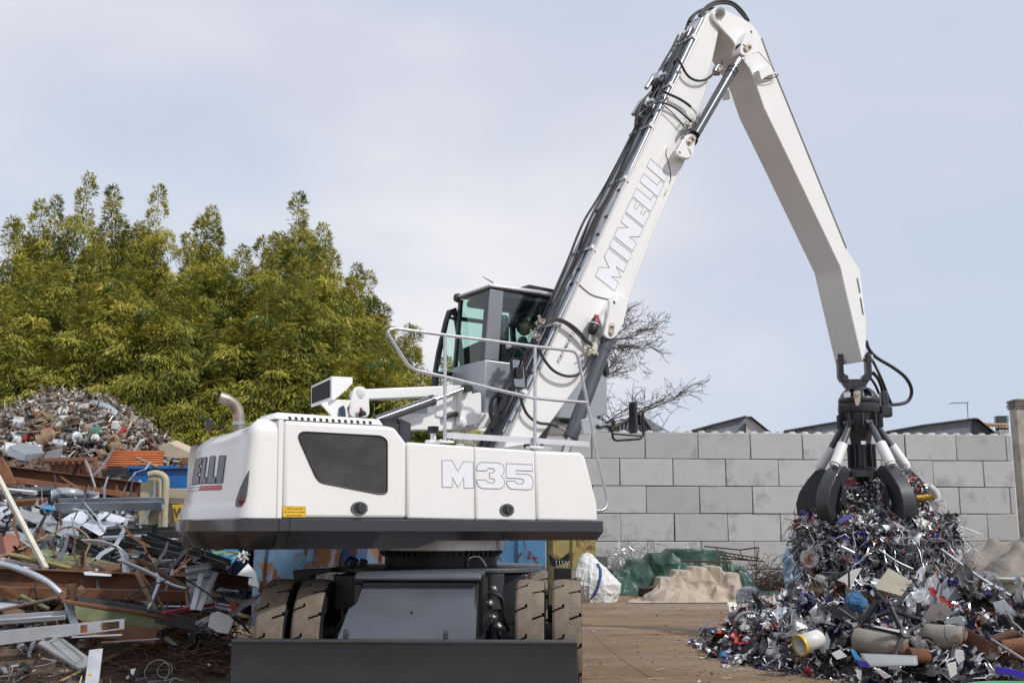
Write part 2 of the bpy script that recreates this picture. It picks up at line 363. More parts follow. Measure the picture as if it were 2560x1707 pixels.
for x in (-0.9, -0.8): b.box(C(x, -0.2, 1.17), (0.07, 0.1, 0.07), UROT @ rotm('Y', 0.3))
b.tube(spline([C(-1.0, -0.2, 1.15), C(-0.94, -0.2, 1.22), C(-0.86, -0.2, 1.19)]), 0.014); b.build('grease_block', BLACK, handler)

# ---- twin wheels: tyre with J shaped tread cuts, rim
def wheel(x, y):
    w, RO, na, nw = 0.255, 0.525, 168, 12
    c = C(x, y, 0.525); ax = UR; u0, v0 = -UF, ZZ
    g = {}
    per = 14
    for k in range(na // per):
        for side in (0, 1):
            base = k * per + (per // 2 if side else 0)
            for j in range(0, 5): g[(base % na, j if side == 0 else nw - 1 - j)] = 1
            g[((base + 1) % na, 4 if side == 0 else nw - 1)] = 1
    def pt(i, j, dr=0.0):
        a = 2 * math.pi * (i + 0.42 * j) / na; q = abs(j / nw - 0.5) * 2; crown = 0.010 * q * q + (0.012 if j in (0, nw) else 0)
        return c + ax * ((j / nw - 0.5) * w) + (u0 * math.cos(a) + v0 * math.sin(a)) * (RO - crown - dr)
    b = MB()
    for i in range(na):
        for j in range(nw):
            q = [(i, j), (i + 1, j), (i + 1, j + 1), (i, j + 1)]
            if (i, j) in g:
                lo = [pt(*k, 0.035) for k in q]; hi = [pt(*k) for k in q]
                b.add(lo, [(0, 1, 2, 3)], 1)
                for e, nb in ((0, (i, j - 1)), (1, ((i + 1) % na, j)), (2, (i, j + 1)), (3, ((i - 1) % na, j))):
                    if (nb[0] % na, nb[1]) not in g: b.add([hi[e], hi[(e + 1) % 4], lo[(e + 1) % 4], lo[e]], [(0, 1, 2, 3)], 1)
            else: b.add([pt(*k) for k in q], [(0, 1, 2, 3)], 0)
    for sgn in (-1, 1):
        prof = [(RO - 0.022, sgn * w / 2), (RO - 0.05, sgn * (w / 2 + 0.004)), (RO - 0.12, sgn * (w / 2 + 0.006)), (RO - 0.2, sgn * (w / 2 - 0.01)), (0.27, sgn * (w / 2 - 0.05))]
        b.lathe(prof, c, ax, 64, m=1)
    t = b.build('tyre', [TREAD, RUBBER], None, angle=30, fix=False, origin=c)
    return t, c
def rim(c):
    b = MB(); b.lathe([(0.275, -0.11), (0.29, -0.10), (0.25, -0.06), (0.24, 0.0), (0.25, 0.06), (0.29, 0.10), (0.275, 0.11)], c, UR, 32); b.lathe([(0.0, 0.03), (0.12, 0.03), (0.13, 0.0), (0.24, 0.0)], c, UR, 24)
    return b
first = None
for y in (-1.43, 1.40):
    for x in (-1.33, -1.0, 1.0, 1.33):
        wroot_c = C(x, y, 0.525)
        if first is None:
            t, c = wheel(x, y); me = t.data; bpy.data.objects.remove(t); first = me
        wo = bpy.data.objects.new('wheel', first); COL.objects.link(wo); wo.parent = handler
        wo.location = WM[handler.name].inverted() @ wroot_c
        wo.rotation_euler = (0, 0, -(math.pi / 2 - AZ))
        WM[wo.name] = Matrix.Translation(wroot_c)
        rim(wroot_c).build('rim', CHAR, wo)
# the tyre mesh was made in world axes, so each wheel turns back by its parent's angle

# ---- turntable
b = MB(); b.lathe([(0.0, 1.30), (0.60, 1.30), (0.665, 1.295), (0.67, 1.30), (0.67, 1.46), (0.0, 1.46)], T, (0, 0, 1), 72); b.build('slewing_ring', STEEL, handler, angle=30)
b = MB(); b.lathe([(0.0, 1.13), (0.60, 1.13), (0.60, 1.30), (0.0, 1.30)], T, (0, 0, 1), 72)
for k in range(60): b.box(T + Vector((math.cos(k * 0.10472), math.sin(k * 0.10472), 0)) * 0.615 + ZZ * 1.262, (0.03, 0.03, 0.05), rotm('Z', k * 0.10472))
b.build('gear_ring', BLACK, handler, angle=30)
b = MB()
for k in range(24): 
    a = k * math.pi / 12; b.cyl(T + Vector((math.cos(a), math.sin(a), 0)) * 0.64 + ZZ * 1.262, T + Vector((math.cos(a), math.sin(a), 0)) * 0.64 + ZZ * 1.296, 0.014, seg=6)
b.build('ring_bolt', BLACK, handler)

# ---- revolving upper frame: skirt all round
sF = sz(U(1504, 1310, hw))[0]; zsk = 1.600; zb = 1.335
sS = sz(U(694, 1296, hw))[0]
def tail(off=0.0, n=10):                                    # plan outline of the tail from the near seam round to the far seam
    P = [Vector(p) for p in ((sS, hw - off, 0), (-2.70 + off, hw - off, 0), (-2.80 + off, 0.55, 0), (-2.78 + off, -0.1, 0), (-2.64 + off, -0.72, 0), (-2.41 + off, -hw + off, 0), (-2.36, -hw + off, 0))]
    return fillet(P, [0, 0.40, 0.5, 0.3, 0.5, 0.25, 0], n, closed=False)
def loft(levels, outl, capt=True, capb=True):
    b = MB(); rows = [[Lm(p.x, p.y, z) for p in outl(o)] for z, o in levels]; k = len(rows[0])
    for g in rows: b.v.extend(g)
    for i in range(len(rows) - 1):
        for j in range(k):
            l = (j + 1) % k; b.f.append([i * k + j, i * k + l, (i + 1) * k + l, (i + 1) * k + j]); b.m.append(0)
    if capb: b.f.append(list(range(k))); b.m.append(0)
    if capt: b.f.append([(len(rows) - 1) * k + j for j in range(k)]); b.m.append(0)
    return b
b = loft([(zb, 0.10), (zb + 0.01, 0.085), (1.475, 0.0), (1.49, -0.012), (zsk - 0.012, -0.012), (zsk, 0.0)], lambda o: tail(o - 0.012))
SK = mat('skirt_paint', (0.026, 0.0275, 0.033), 0.26, var=0.06, scale=2, coat=0.6, bump=0.02, bscale=4)
b.build('counterweight_skirt', SK, handler, angle=25)
# side skirts: cross-section swept along the side
def skirt(s0, s1, zbot, side=1, taper=0.0):
    b = MB(); k = side
    pr = [(hw - 0.09, zbot), (hw - 0.075, zbot), (hw + 0.012, 1.478), (hw + 0.024, 1.492), (hw + 0.024, zsk - 0.012), (hw + 0.012, zsk), (hw - 0.10, zsk)]
    A = [Lm(s0, k * n, z) for n, z in pr]; B = [Lm(s1 - (0.0 if z > 1.48 else taper * (1.48 - z) / 0.13), k * n, z) for n, z in pr]
    m = len(pr); b.add(A + B, [list(range(m)), [2 * m - 1 - i for i in range(m)]] + [(i, m + i, m + (i + 1) % m, (i + 1) % m) for i in range(m)]); return b
s1 = sz(U(1050, 1370, hw))[0]; s2 = sz(U(1095, 1351, hw))[0]
for k in (1, -1):
    b = skirt(sS + 0.006, sS + 0.10, zb, k); b.build('skirt_joint_strip', SK, handler, angle=25)
    b = skirt(sS + 0.106, s1, zb, k); 
    pr = [(hw - 0.09, zb), (hw - 0.075, zb), (hw + 0.012, 1.478), (hw + 0.024, 1.492), (hw + 0.024, zsk - 0.012), (hw + 0.012, zsk), (hw - 0.10, zsk)]
    pr2 = [(n, max(z, 1.405)) for n, z in pr]; pr2[1] = (hw - 0.03, 1.405); pr2[0] = (hw - 0.09, 1.405)
    def join(b, a0, A, a1, B):
        m = len(A); P = [Lm(a0, k * n, z) for n, z in A] + [Lm(a1, k * n, z) for n, z in B]
        b.add(P, [list(range(m)), [2 * m - 1 - i for i in range(m)]] + [(i, m + i, m + (i + 1) % m, (i + 1) % m) for i in range(m)])
    join(b, s1, pr, s2, pr2); pr3 = list(pr2)
    join(b, s2, pr2, sF - 0.05, pr3); pr4 = [(n - (0.0 if z > 1.48 else 0.0), z) for n, z in pr3]
    A = pr3; m = len(A); P = [Lm(sF - 0.05, k * n, z) for n, z in A] + [Lm(sF if z > 1.45 else sF - 0.04, k * n, z) for n, z in A]
    b.add(P, [list(range(m)), [2 * m - 1 - i for i in range(m)]] + [(i, m + i, m + (i + 1) % m, (i + 1) % m) for i in range(m)])
    b.build('side_skirt', SK, handler, angle=25)
b = MB(); mbox(b, sS + 0.02, sF - 0.15, -hw + 0.11, hw - 0.11, 1.42, 1.59); b.build('upper_frame', CHAR, handler, bevel=0.01)

# ---- counterweight: tapered rounded shell with a sunk rear panel
nz_, outl = 30, tail(0.0, 14); M_ = len(outl)
nrm = []
for j in range(M_):
    a = outl[max(j - 1, 0)]; c = outl[min(j + 1, M_ - 1)]; t = (c - a).normalized(); nrm.append(Vector((-t.y, t.x, 0)))
if nrm[M_ // 2].x > 0: nrm = [-q for q in nrm]
arc = [0.0]
for j in range(1, M_): arc.append(arc[-1] + (outl[j] - outl[j - 1]).length)
# resample the outline finely
NA = 150; tot = arc[-1]
def olook(d):
    d = min(max(d, 0), tot)
    for j in range(1, M_):
        if arc[j] >= d - 1e-9:
            t = (d - arc[j - 1]) / max(arc[j] - arc[j - 1], 1e-9); return outl[j - 1].lerp(outl[j], t), nrm[j - 1].lerp(nrm[j], t).normalized()
    return outl[-1], nrm[-1]
ztop = 2.455
def sst(a, b_, x): t = min(max((x - a) / (b_ - a), 0), 1); return t * t * (3 - 2 * t)
def cw(d, z):
    p, q = olook(d); rear = max(-q.x, 0.0)
    zt = ztop - 0.06 * sst(0.3, 1.2, d)
    h = (z - zsk) / (ztop - zsk); Z = zsk + h * (zt - zsk)
    off = 0.012
    zz = Z - (zt - 0.14)
    if zz > 0: off += 0.14 - math.sqrt(max(0.14 ** 2 - zz ** 2, 0))
    dd = min(d, tot - d)
    pan = sst(0.44, 0.475, d) * (1 - sst(2.7, 2.75, d)) * sst(zsk + 0.10 + 0.10 * sst(0.6, 1.5, dd) * 0, zsk + 0.13, Z) * (1 - sst(zt - 0.135, zt - 0.11, Z))
    off += 0.014 * pan
    w = p - q * off; w.x += 0.15 * h * sst(0.05, 0.75, d) * sst(0.0, 0.05, tot - d)
    return Lm(w.x, w.y, Z)
b = MB(); NZ = 44
zlev = [zsk + (ztop - 0.16 - zsk) * i / 31 for i in range(32)] + [ztop - 0.14 + 0.14 * math.sin(math.pi / 2 * i / 12) for i in range(1, 13)]
b.grid(lambda u, v: cw(u * tot, zlev[round(v * (len(zlev) - 1))]), NA, len(zlev))
k = len(zlev); top = [j * k + k - 1 for j in range(NA)]; b.f.append(top); b.m.append(0)
b.f.append([j * k for j in range(NA)]); b.m.append(0)
cweight = b.build('counterweight', WHITE, handler, angle=40)
bvh = BVHTree.FromPolygons(b.v, [f for f in b.f[:(NA - 1) * (k - 1)]])
def on_cw(u, v, lift=0.004):
    d = ray(u, v).normalized(); h = bvh.ray_cast(CAM, d)
    if h[0] is None: return None
    n = h[1] if h[1].dot(d) < 0 else -h[1]
    return h[0] + n * lift
def cw_patch(name, px, m, lift=0.007, outline=None, nsub=5, parent=None):
    P = []
    for i in range(len(px)):
        a, c = px[i], px[(i + 1) % len(px)]
        for t in range(nsub): P.append((a[0] + (c[0] - a[0]) * t / nsub, a[1] + (c[1] - a[1]) * t / nsub))
    Q = [on_cw(u, v, lift) for u, v in P]; Q = [q for q in Q if q is not None]
    b = MB(); b.add(Q, [list(range(len(Q)))])
    if outline: b.tube([q for q in Q], 0.0028, 4, m=1, closed=True)
    return b.build(name, [m] + ([outline] if outline else []), parent or cweight, angle=0, fix=False)
def cw_quad(name, px, m, lift=0.006, nu=16, nv=2, parent=None):
    a, c, d, e = [Vector((x, y)) for x, y in px]; b = MB()
    b.grid(lambda u, v: on_cw(*(a.lerp(c, u).lerp(e.lerp(d, u), v)), lift) or Vector(CAM), nu, nv + 1); return b.build(name, m, parent or cweight, angle=60, fix=False)
def z1(l, ox=440, oy=940): return [(ox + x / 4, oy + y / 4) for x, y in l]
DG2 = mat('decal_tail_grey', (0.115, 0.12, 0.135), 0.35, var=0.05)
cw_patch('letter', z1([(440, 797), (502, 796), (468, 1068), (405, 1070)]), DG2, outline=BLACK)
cw_patch('letter', z1([(348, 803), (398, 800), (376, 1008), (402, 1008), (397, 1070), (312, 1072)]), DG2, outline=BLACK)
cw_patch('letter', z1([(276, 816), (315, 810), (290, 1012), (312, 1012), (306, 1070), (240, 1076)]), DG2, outline=BLACK)
cw_patch('letter', z1([(205, 830), (268, 818), (260, 882), (238, 886), (234, 915), (254, 913), (247, 965), (226, 968), (221, 1000), (242, 998), (233, 1076), (165, 1086)]), DG2, outline=BLACK, nsub=3)
cw_quad('stripe', z1([(245, 1103), (462, 1094), (456, 1130), (232, 1137)]), RED); cw_quad('stripe', z1([(245, 1098), (463, 1089), (462, 1094), (245, 1103)]), BLACK, nv=1); cw_quad('stripe', z1([(232, 1137), (456, 1130), (456, 1135), (231, 1142)]), BLACK, nv=1)
cw_quad('stripe', z1([(138, 1116), (245, 1103), (243, 1107), (138, 1120)]), DG2); cw_quad('stripe', z1([(131, 1150), (232, 1137), (232, 1141), (131, 1154)]), DG2)
LE = z1([(735, 935), (690, 1020), (640, 1130), (610, 1220), (596, 1270), (603, 1306)]); RE = z1([(735.5, 935), (729, 1020), (722, 1100), (711, 1190), (695, 1252), (655, 1306)])
def edge_at(E_, t): k = min(int(t * 5), 4); f = t * 5 - k; return Vector(E_[k]).lerp(Vector(E_[k + 1]), f)
b = MB(); b.grid(lambda u, v: on_cw(*edge_at(LE, v).lerp(edge_at(RE, v), u), 0.006), 7, 26); lamp = b.build('tail_lamp', DECAL_GREY, cweight, angle=60, fix=False)
q = on_cw(606, 1250, 0.006); 
if q is not None:
    e = on_cw(612, 1250, 0.004) - on_cw(600, 1250, 0.004); e.normalize(); nn = e.cross(ZZ); nn = nn if nn.y < 0 else -nn
    b = MB(); b.lathe([(0.0, 0.022), (0.03, 0.018), (0.034, 0.0)], q, nn, 24); b.build('lamp_lens', mat('dark_red_lens', (0.10, 0.015, 0.02), 0.15, var=0.1, coat=0.5), lamp)

# ---- engine hood and side doors (near side), each a panel with its own gap
def panel(name, px, depth=0.9, n=hw, m=WHITE, bevel=0.02, parent=None, rounding=0.0):
    P = P_(px, n)
    if rounding: P = fillet(P, rounding)
    b = MB(); b.prism(P, -NN * depth); return b.build(name, m, parent or handler, bevel=bevel, seg=3)
strip = panel('corner_strip', [(697.5, 1049), (710, 1049.5), (705, 1295.5), (692, 1296)], 0.5, bevel=0.006)
hood = panel('engine_hood', [(712, 1049.5), (965, 1064), (988, 1068), (1017, 1106), (1017, 1296), (706.5, 1295.5)], 1.7, bevel=0.035)
pA = panel('side_panel', [(1018.6, 1104.5), (1186, 1115.5), (1188.5, 1300), (1018.6, 1296.5)], 0.95, bevel=0.022)
pB = panel('side_door', [(1187.6, 1116), (1337, 1126), (1341.5, 1301.5), (1190, 1300)], 0.95, bevel=0.022)
pC = panel('front_fairing', [(1338.4, 1126), (1452, 1130.5), (1463, 1140), (1494, 1258), (1496, 1304), (1343, 1301.5)], 0.95, bevel=0.03)
b = MB(); P = P_([(720, 1065), (965, 1080), (1010, 1115), (1440, 1140), (1480, 1260), (1482, 1303), (715, 1295)], hw - 0.05); b.prism(P, -NN * 0.80); b.build('gap_backing', BLACK, handler)  # black block added behind the panel gaps so the seams read dark
# far side body seen only as a mass behind
b = MB(); mbox(b, sz(U(1018, 1200, hw))[0] + 0.02, sF - 0.10, -hw, -0.5, zsk + 0.003, 2.0); b.build('far_side_body', WHITE, handler, bevel=0.03)
# vent cap on top of the hood, with a row of slots
def bl(u, v, n): return U(u, v, n)
A = [bl(689, 1046.5, hw - 0.015), bl(690, 1030.5, 1.22), bl(949, 1048, 1.22), bl(960, 1063, hw - 0.015)]
b = MB(); far = [p - NN * 0.4 for p in A]; b.add(A + far, [(0, 1, 2, 3), (7, 6, 5, 4), (0, 4, 5, 1), (1, 5, 6, 2), (2, 6, 7, 3), (3, 7, 4, 0)])
cap = b.build('vent_cap', WHITE, handler, bevel=0.012, angle=30)
b = MB(); pl_n = (A[3] - A[0]).cross(A[1] - A[0]).normalized(); pl_n = pl_n if pl_n.dot(NN) > 0 else -pl_n
for k in range(14):
    uc = 724.5 + 15.45 * k; vc = 1045.5 + 0.865 * k
    q = []
    for du, dv in ((-4, -4), (3, -3.6), (4.4, 3.6), (-2.4, 3.4)):
        d = ray(uc + du, vc + dv); q.append(CAM + d * ((A[0] - CAM).dot(pl_n) / d.dot(pl_n)) + pl_n * 0.003)
    b.add(q, [(0, 1, 2, 3)])
slots = b.build('vent_slot', mat('slot_dark', (0.02, 0.012, 0.016), 0.9, var=0), cap, angle=0, fix=False)
# shoulder between the cap and the counterweight
b = MB(); b.add([bl(689, 1046.5, hw - 0.03), bl(690, 1031, 1.22), bl(657, 1047, 1.12), bl(660, 1050, 1.2)] + [p - NN * 0.12 for p in (bl(689, 1046.5, hw - 0.03), bl(690, 1031, 1.22), bl(657, 1047, 1.12), bl(660, 1050, 1.2))], [(0, 1, 2, 3), (7, 6, 5, 4), (0, 4, 5, 1), (1, 5, 6, 2), (2, 6, 7, 3), (3, 7, 4, 0)])
b.build('cap_shoulder', WHITE, handler, bevel=0.006)
# mesh grille in the hood
gp = fillet(P_(z1([(1196, 552), (2050, 598), (2112, 640), (2112, 1172), (2030, 1176), (1450, 1062), (1400, 1010)]), hw + 0.004), [0.10, 0.12, 0.12, 0.14, 0.12, 0.16, 0.12], 6)
b = MB(); b.prism(gp, -NN * 0.003)
def grille_mat():
    m = mat('perforated_grille', (0.055, 0.053, 0.055), 0.55, 0.2, var=0.35, scale=3.0, detail=2); t = m.node_tree; nd = t.nodes; lk = t.links.new
    w = nd.new('ShaderNodeTexWave'); w.wave_type = 'BANDS'; w.bands_direction = 'Z'; w.inputs['Scale'].default_value = 16; tc = nd.new('ShaderNodeTexCoord'); lk(tc.outputs['Object'], w.inputs[0])
    w2 = nd.new('ShaderNodeTexWave'); w2.bands_direction = 'X'; w2.inputs['Scale'].default_value = 16; lk(tc.outputs['Object'], w2.inputs[0])
    md = nd.new('ShaderNodeMath'); md.operation = 'MULTIPLY'; lk(w.outputs['Fac'], md.inputs[0]); lk(w2.outputs['Fac'], md.inputs[1])
    bs = nd['Principled BSDF']; src = bs.inputs['Base Color'].links[0].from_socket; x = nd.new('ShaderNodeMixRGB'); x.inputs[2].default_value = (0.012, 0.012, 0.013, 1); lk(src, x.inputs[1]); lk(md.outputs[0], x.inputs[0]); lk(x.outputs[0], bs.inputs['Base Color'])
    return m
gr = b.build('mesh_grille', grille_mat(), hood, angle=0)
b = MB(); b.tube([p + NN * 0.002 for p in gp], 0.006, 6, closed=True); b.build('grille_edge', BLACK, gr)
# door latches
def latch(u, v, par):
    c = U(u, v, hw + 0.002); b = MB()
    for (rx, rz, d0, m) in ((0.083, 0.059, 0.010, 0), (0.058, 0.046, 0.012, 1)):
        b.prism([c + H * (rx * math.cos(a)) + ZZ * (rz * math.sin(a)) for a in [2 * math.pi * i / 32 for i in range(32)]], NN * d0, m=m)
    o = b.build('latch', [DECAL_GREY, BLACK], par, angle=0)
    b = MB(); b.prism([c + H * (0.018 + 0.040 * math.cos(a)) + ZZ * (0.042 * math.sin(a)) for a in [2 * math.pi * i / 24 for i in range(24)]], NN * 0.022); b.build('latch_knob', CHAR, o if False else par, bevel=0.004)
    b = MB(); b.lathe([(0, 0.014), (0.009, 0.013), (0.01, 0.0)], c + H * 0.072, NN, 12); b.build('latch_screw', STEEL, par)
latch(898, 1270, hood); latch(1267, 1274, pB)
# warning plate
b = MB(); b.prism(fillet(P_([(706.5, 1264), (764.5, 1265), (764, 1292.5), (706, 1292)], hw + 0.003), 0.012), NN * 0.002)
sg = b.build('warning_plate', YELLOW, hood, angle=0)
b = MB(); b.tube(fillet(P_([(708, 1265.5), (763, 1266.5), (762.5, 1291), (707.5, 1290.5)], hw + 0.0055), 0.012), 0.0012, 4, closed=True)
for i, tx in enumerate(("È VIETATO SOSTARE", "NEL RAGGIO D'AZIONE", "DELLA MACCHINA")):
    vs, fs = text_mesh(tx, 0.0175, U(735.5, 1273.2 + 7.9 * i, hw + 0.0062), H, ZZ, bold=0.0003, align='CENTER'); b.add(vs, fs)
b.build('warning_lettering', mat('brown_print', (0.10, 0.06, 0.02), 0.5, var=0), sg, angle=0, fix=False)
# model number on the side: pale letters with a thin dark outline, cut at the panel gap
def outlined(name, px, n, par, fillm=DECAL_PALE, r=0.0032, rounding=0.0, seg=1):
    P = P_(px, n + 0.0025)
    if rounding: P = fillet(P, rounding, 3)
    b = MB(); b.add(P, [list(range(len(P)))], 0); b.tube(P, r, 4, m=1, closed=True); return b.build(name, [fillm, DECAL_DARK], par, angle=0, fix=False)
def z2(l): return z1(l, 980, 1020)
outlined('letter', z2([(500, 520), (600, 522), (658, 632), (715, 532), (812, 537), (817, 798), (720, 795), (718, 692), (660, 793), (602, 690), (604, 790), (503, 787)]), hw, pA)
outlined('letter', z2([(848, 622), (850, 580), (870, 550), (905, 540), (1070, 547), (1105, 565), (1122, 600), (1120, 645), (1090, 680), (1120, 705), (1126, 760), (1108, 792), (1075, 805), (905, 802), (865, 780), (850, 740), (848, 715), (942, 718), (955, 742), (1015, 747), (1028, 730), (1025, 712), (1010, 702), (978, 700), (975, 647), (1012, 645), (1025, 632), (1025, 615), (1010, 602), (962, 600), (944, 625)]), hw, pB)
outlined('letter', z2([(1142, 552), (1405, 565), (1407, 628), (1240, 620), (1240, 655), (1370, 662), (1400, 690), (1411, 730), (1408, 780), (1390, 808), (1355, 815), (1195, 808), (1160, 785), (1145, 745), (1145, 727), (1235, 730), (1240, 748), (1255, 755), (1300, 755), (1318, 740), (1315, 715), (1300, 705), (1142, 697)]), hw, pB)

# ---- exhaust, caps, handrails
b = MB(); ex = [U(599, 1092, 0.5), U(597, 1046, 0.5)] + [U(u, v, 0.5) for u, v in ((596.5, 1034), (592, 1021), (583, 1009), (570, 1000), (556, 995), (547, 992))]
b.tube(spline(ex, 4), 0.053, 24, cap=False)
b.tube(spline([p for p in ex], 4)[:-1], 0.043, 24, m=1, cap=True)
exh = b.build('exhaust_pipe', [mat('heat_tinted_steel', (0.40, 0.34, 0.28), 0.42, 0.9, var=0.22, scale=9, stretch=(1, 1, 1)), BLACK], handler, angle=40)
b = MB(); b.lathe([(0.060, 0), (0.060, 0.03), (0.054, 0.03)], U(598, 1062, 0.5), ZZ, 24); b.build('pipe_collar', STEEL, exh)
b = MB(); c = U(521, 1062, 0.9); b.box(c, (0.05, 0.05, 0.10), rotm('Z', 0.4)); b.box(c + Vector((-0.03, 0, 0.05)), (0.07, 0.04, 0.03), rotm('Y', 0.3)); b.tube(spline([c, c + Vector((0.08, 0, -0.01)), c + Vector((0.14, 0, -0.05))]), 0.006); b.build('rear_camera', CHAR, handler, bevel=0.004)
rail_pts = [(1042, 926), (1022, 915), (1010, 897), (972, 838), (970, 829), (976, 823), (988, 821), (1110, 837), (1230, 852), (1335, 866), (1426, 876), (1437, 880), (1445, 892), (1477, 1050), (1487, 1116), (1518, 1246), (1519, 1258), (1514, 1270), (1505, 1275.5), (1490, 1276)]
RN = 1.27
b = MB(); b.tube(P_(rail_pts, RN), 0.0165, 12); b.tube(P_([(1042, 926), (1113, 942), (1225, 970), (1335, 995), (1400, 1001), (1467, 1006)], RN), 0.0165, 12)
for (u, v0, v1) in ((1112, 838, 1103), (1337, 867, 1117)): b.tube([U(u + 0.7, v0, RN), U(u, v1, RN)], 0.0175, 12)
hr = b.build('handrail', mat('galvanised_tube', (0.55, 0.56, 0.60), 0.38, 0.75, var=0.08, scale=15), handler, angle=60)
for u, v in ((1112, 1103), (1337, 1117)):
    b = MB(); c = U(u, v + 1, RN); b.box(c, (0.15, 0.10, 0.02), MROT); b.cyl(c + H * 0.045, c + H * 0.045 + ZZ * 0.022, 0.012, seg=6); b.cyl(c - H * 0.045, c - H * 0.045 + ZZ * 0.022, 0.012, seg=6); b.build('rail_foot', WHITE, hr)
b = MB(); b.prism(P_([(1117, 1080), (1486, 1104), (1488, 1117), (1117, 1095)], RN - 0.03), -NN * 0.012); b.build('kick_plate', mat('aluminium_plate', (0.68, 0.69, 0.73), 0.35, 0.4, var=0.04), hr)
b = MB(); c = U(1083, 1103, 1.1); b.cyl(c, U(1083, 1080, 1.1), 0.028, m=0); b.cyl(U(1083, 1083, 1.1), U(1083, 1066, 1.1), 0.055, seg=28, m=1); b.cyl(c - ZZ * 0.02, c + ZZ * 0.01, 0.08, m=0); fc = b.build('filler_cap', [WHITE, BLACK], handler)
vs, fs = text_mesh('O', 0.05, U(1090, 1077, 1.1) + NN * 0.052, H, ZZ, bold=0.002); b = MB(); b.add(vs, fs); b.build('cap_mark', DECAL_PALE, fc, angle=0, fix=False)
b = MB(); b.cyl(U(1320, 1120, 1.0), U(1320, 1110, 1.0), 0.045, seg=24); b.build('filler_cap', BLACK, handler)
b = MB(); b.box(U(1356, 1121, 1.1), (0.16, 0.1, 0.03), MROT); b.box(U(1150, 1112, 1.1), (0.06, 0.06, 0.02), MROT); b.build('top_lug', WHITE, handler, bevel=0.004)

# ---- light housing on the tail, cab lifting arm
q = 0.15
front = P_([(777, 965), (829, 940), (832, 1000), (777, 1018)], q)
b = MB()
near = P_([(829, 940), (882, 943), (882, 958), (868, 973), (850, 988), (836, 1000), (829, 1000)], q); b.prism(near, -NN * 0.03)
A = P_([(829, 940), (829, 1000)], q); Bq = [U(777, 965, q - 0.30), U(777, 1018, q - 0.30)]; 
dpt = H * 0.16
b.add([A[0], A[1], Bq[1], Bq[0], A[0] + dpt, A[1] + dpt * 0.1, Bq[1] + dpt * 0.1, Bq[0] + dpt], [(0, 1, 2, 3), (0, 3, 7, 4), (1, 5, 6, 2), (3, 2, 6, 7), (4, 7, 6, 5)])
lh = b.build('light_housing', WHITE, handler, bevel=0.006)
def lerp4(a, c, d, e, x, y): return a.lerp(c, x).lerp(e.lerp(d, x), y)
nf = (A[1] - A[0]).cross(Bq[0] - A[0]).normalized(); nf = nf if nf.y < 0 else -nf
b = MB(); b.add([lerp4(Bq[0], A[0], A[1], Bq[1], x, y) + nf * 0.006 for x, y in ((0.06, 0.12), (0.94, 0.12), (0.94, 0.86), (0.06, 0.86))], [(0, 1, 2, 3)]); b.build('lamp_panel', mat('dark_screen', (0.012, 0.010, 0.016), 0.35, var=0.1), lh, angle=0, fix=False)
b = MB(); b.prism(P_([(802, 1008), (838, 998), (880, 1000), (868, 1020), (872, 1042), (832, 1042)], q - 0.05), -NN * 0.03); b.build('housing_bracket', WHITE, lh, bevel=0.004)
b = MB(); b.lathe([(0, 0.06), (0.09, 0.05), (0.12, 0.0), (0, 0)], U(852, 1040, q - 0.1), -H, 24); b.build('rear_lamp', mat('dark_blue_lens', (0.02, 0.03, 0.08), 0.1, var=0.1, coat=0.5), lh)
an = -0.25
b = MB(); b.prism(fillet(P_([(873, 1043), (880, 985), (888, 966), (912, 966), (922, 985), (925, 1043)], an + 0.10), 0.07), -NN * 0.04); b.prism(fillet(P_([(873, 1043), (880, 985), (888, 966), (912, 966), (922, 985), (925, 1043)], an - 0.20), 0.07), -NN * 0.04)
b.cyl(U(900, 981, an + 0.12), U(900, 981, an - 0.26), 0.035); b.cyl(U(900, 981, an + 0.115), U(900, 981, an + 0.10), 0.055)
b.build('pivot_bracket', WHITE, handler, bevel=0.005)
b = MB(); b.prism(P_([(892, 973), (1160, 962), (1164, 974), (1120, 990), (905, 999), (890, 992)], an + 0.04), -NN * 0.18); b.build('cab_lift_arm', WHITE, handler, bevel=0.012)
b = MB(); b.cyl(U(938, 1052, an + 0.15), U(1080, 1001, an + 0.15), 0.055, seg=24, m=0); b.cyl(U(1076, 1002, an + 0.15), U(1084, 999, an + 0.15), 0.062, seg=24, m=0); b.cyl(U(1080, 1001, an + 0.15), U(1166, 969, an + 0.15), 0.024, m=1)
b.lathe([(0, 0.05), (0.05, 0.05), (0.055, 0.04), (0.055, -0.05), (0, -0.05)], U(1167, 969, an + 0.15), NN, 24, m=2)
b.build('cab_lift_cylinder', [CYLGREY, CHROME, CHAR], handler)
b = MB(); b.prism(fillet(P_([(1152, 983), (1178, 975), (1180, 984), (1203, 980), (1204, 1058), (1170, 1064), (1152, 1066), (1149, 1050), (1155, 1020)], an + 0.10), 0.03), -NN * 0.10); b.prism(P_([(1090, 985), (1150, 990), (1155, 1035), (1112, 1045), (1090, 1040)], an), -NN * 0.2)
b.cyl(U(1158, 1057, an + 0.115), U(1158, 1057, an + 0.05), 0.045); b.cyl(U(1158, 1057, an + 0.125), U(1158, 1057, an + 0.10), 0.02)
b.build('cab_link', WHITE, handler, bevel=0.006)
b = MB(); b.prism(P_([(990, 1037), (1113, 1030), (1245, 1032), (1260, 1062), (1180, 1074), (1000, 1075)], an - 0.02), -NN * 0.2); b.build('lower_arm', WHITE, handler, bevel=0.01)
b = MB(); b.prism(P_([(945, 1046), (1000, 1046), (1027, 1058), (1027, 1110), (950, 1110)], 0.5), -NN * 0.5); b.tube(spline(P_([(995, 1050), (1003, 1052), (1003, 1070), (1001, 1085)], 0.51)), 0.02); b.build('engine_box', CHAR, handler, bevel=0.01)
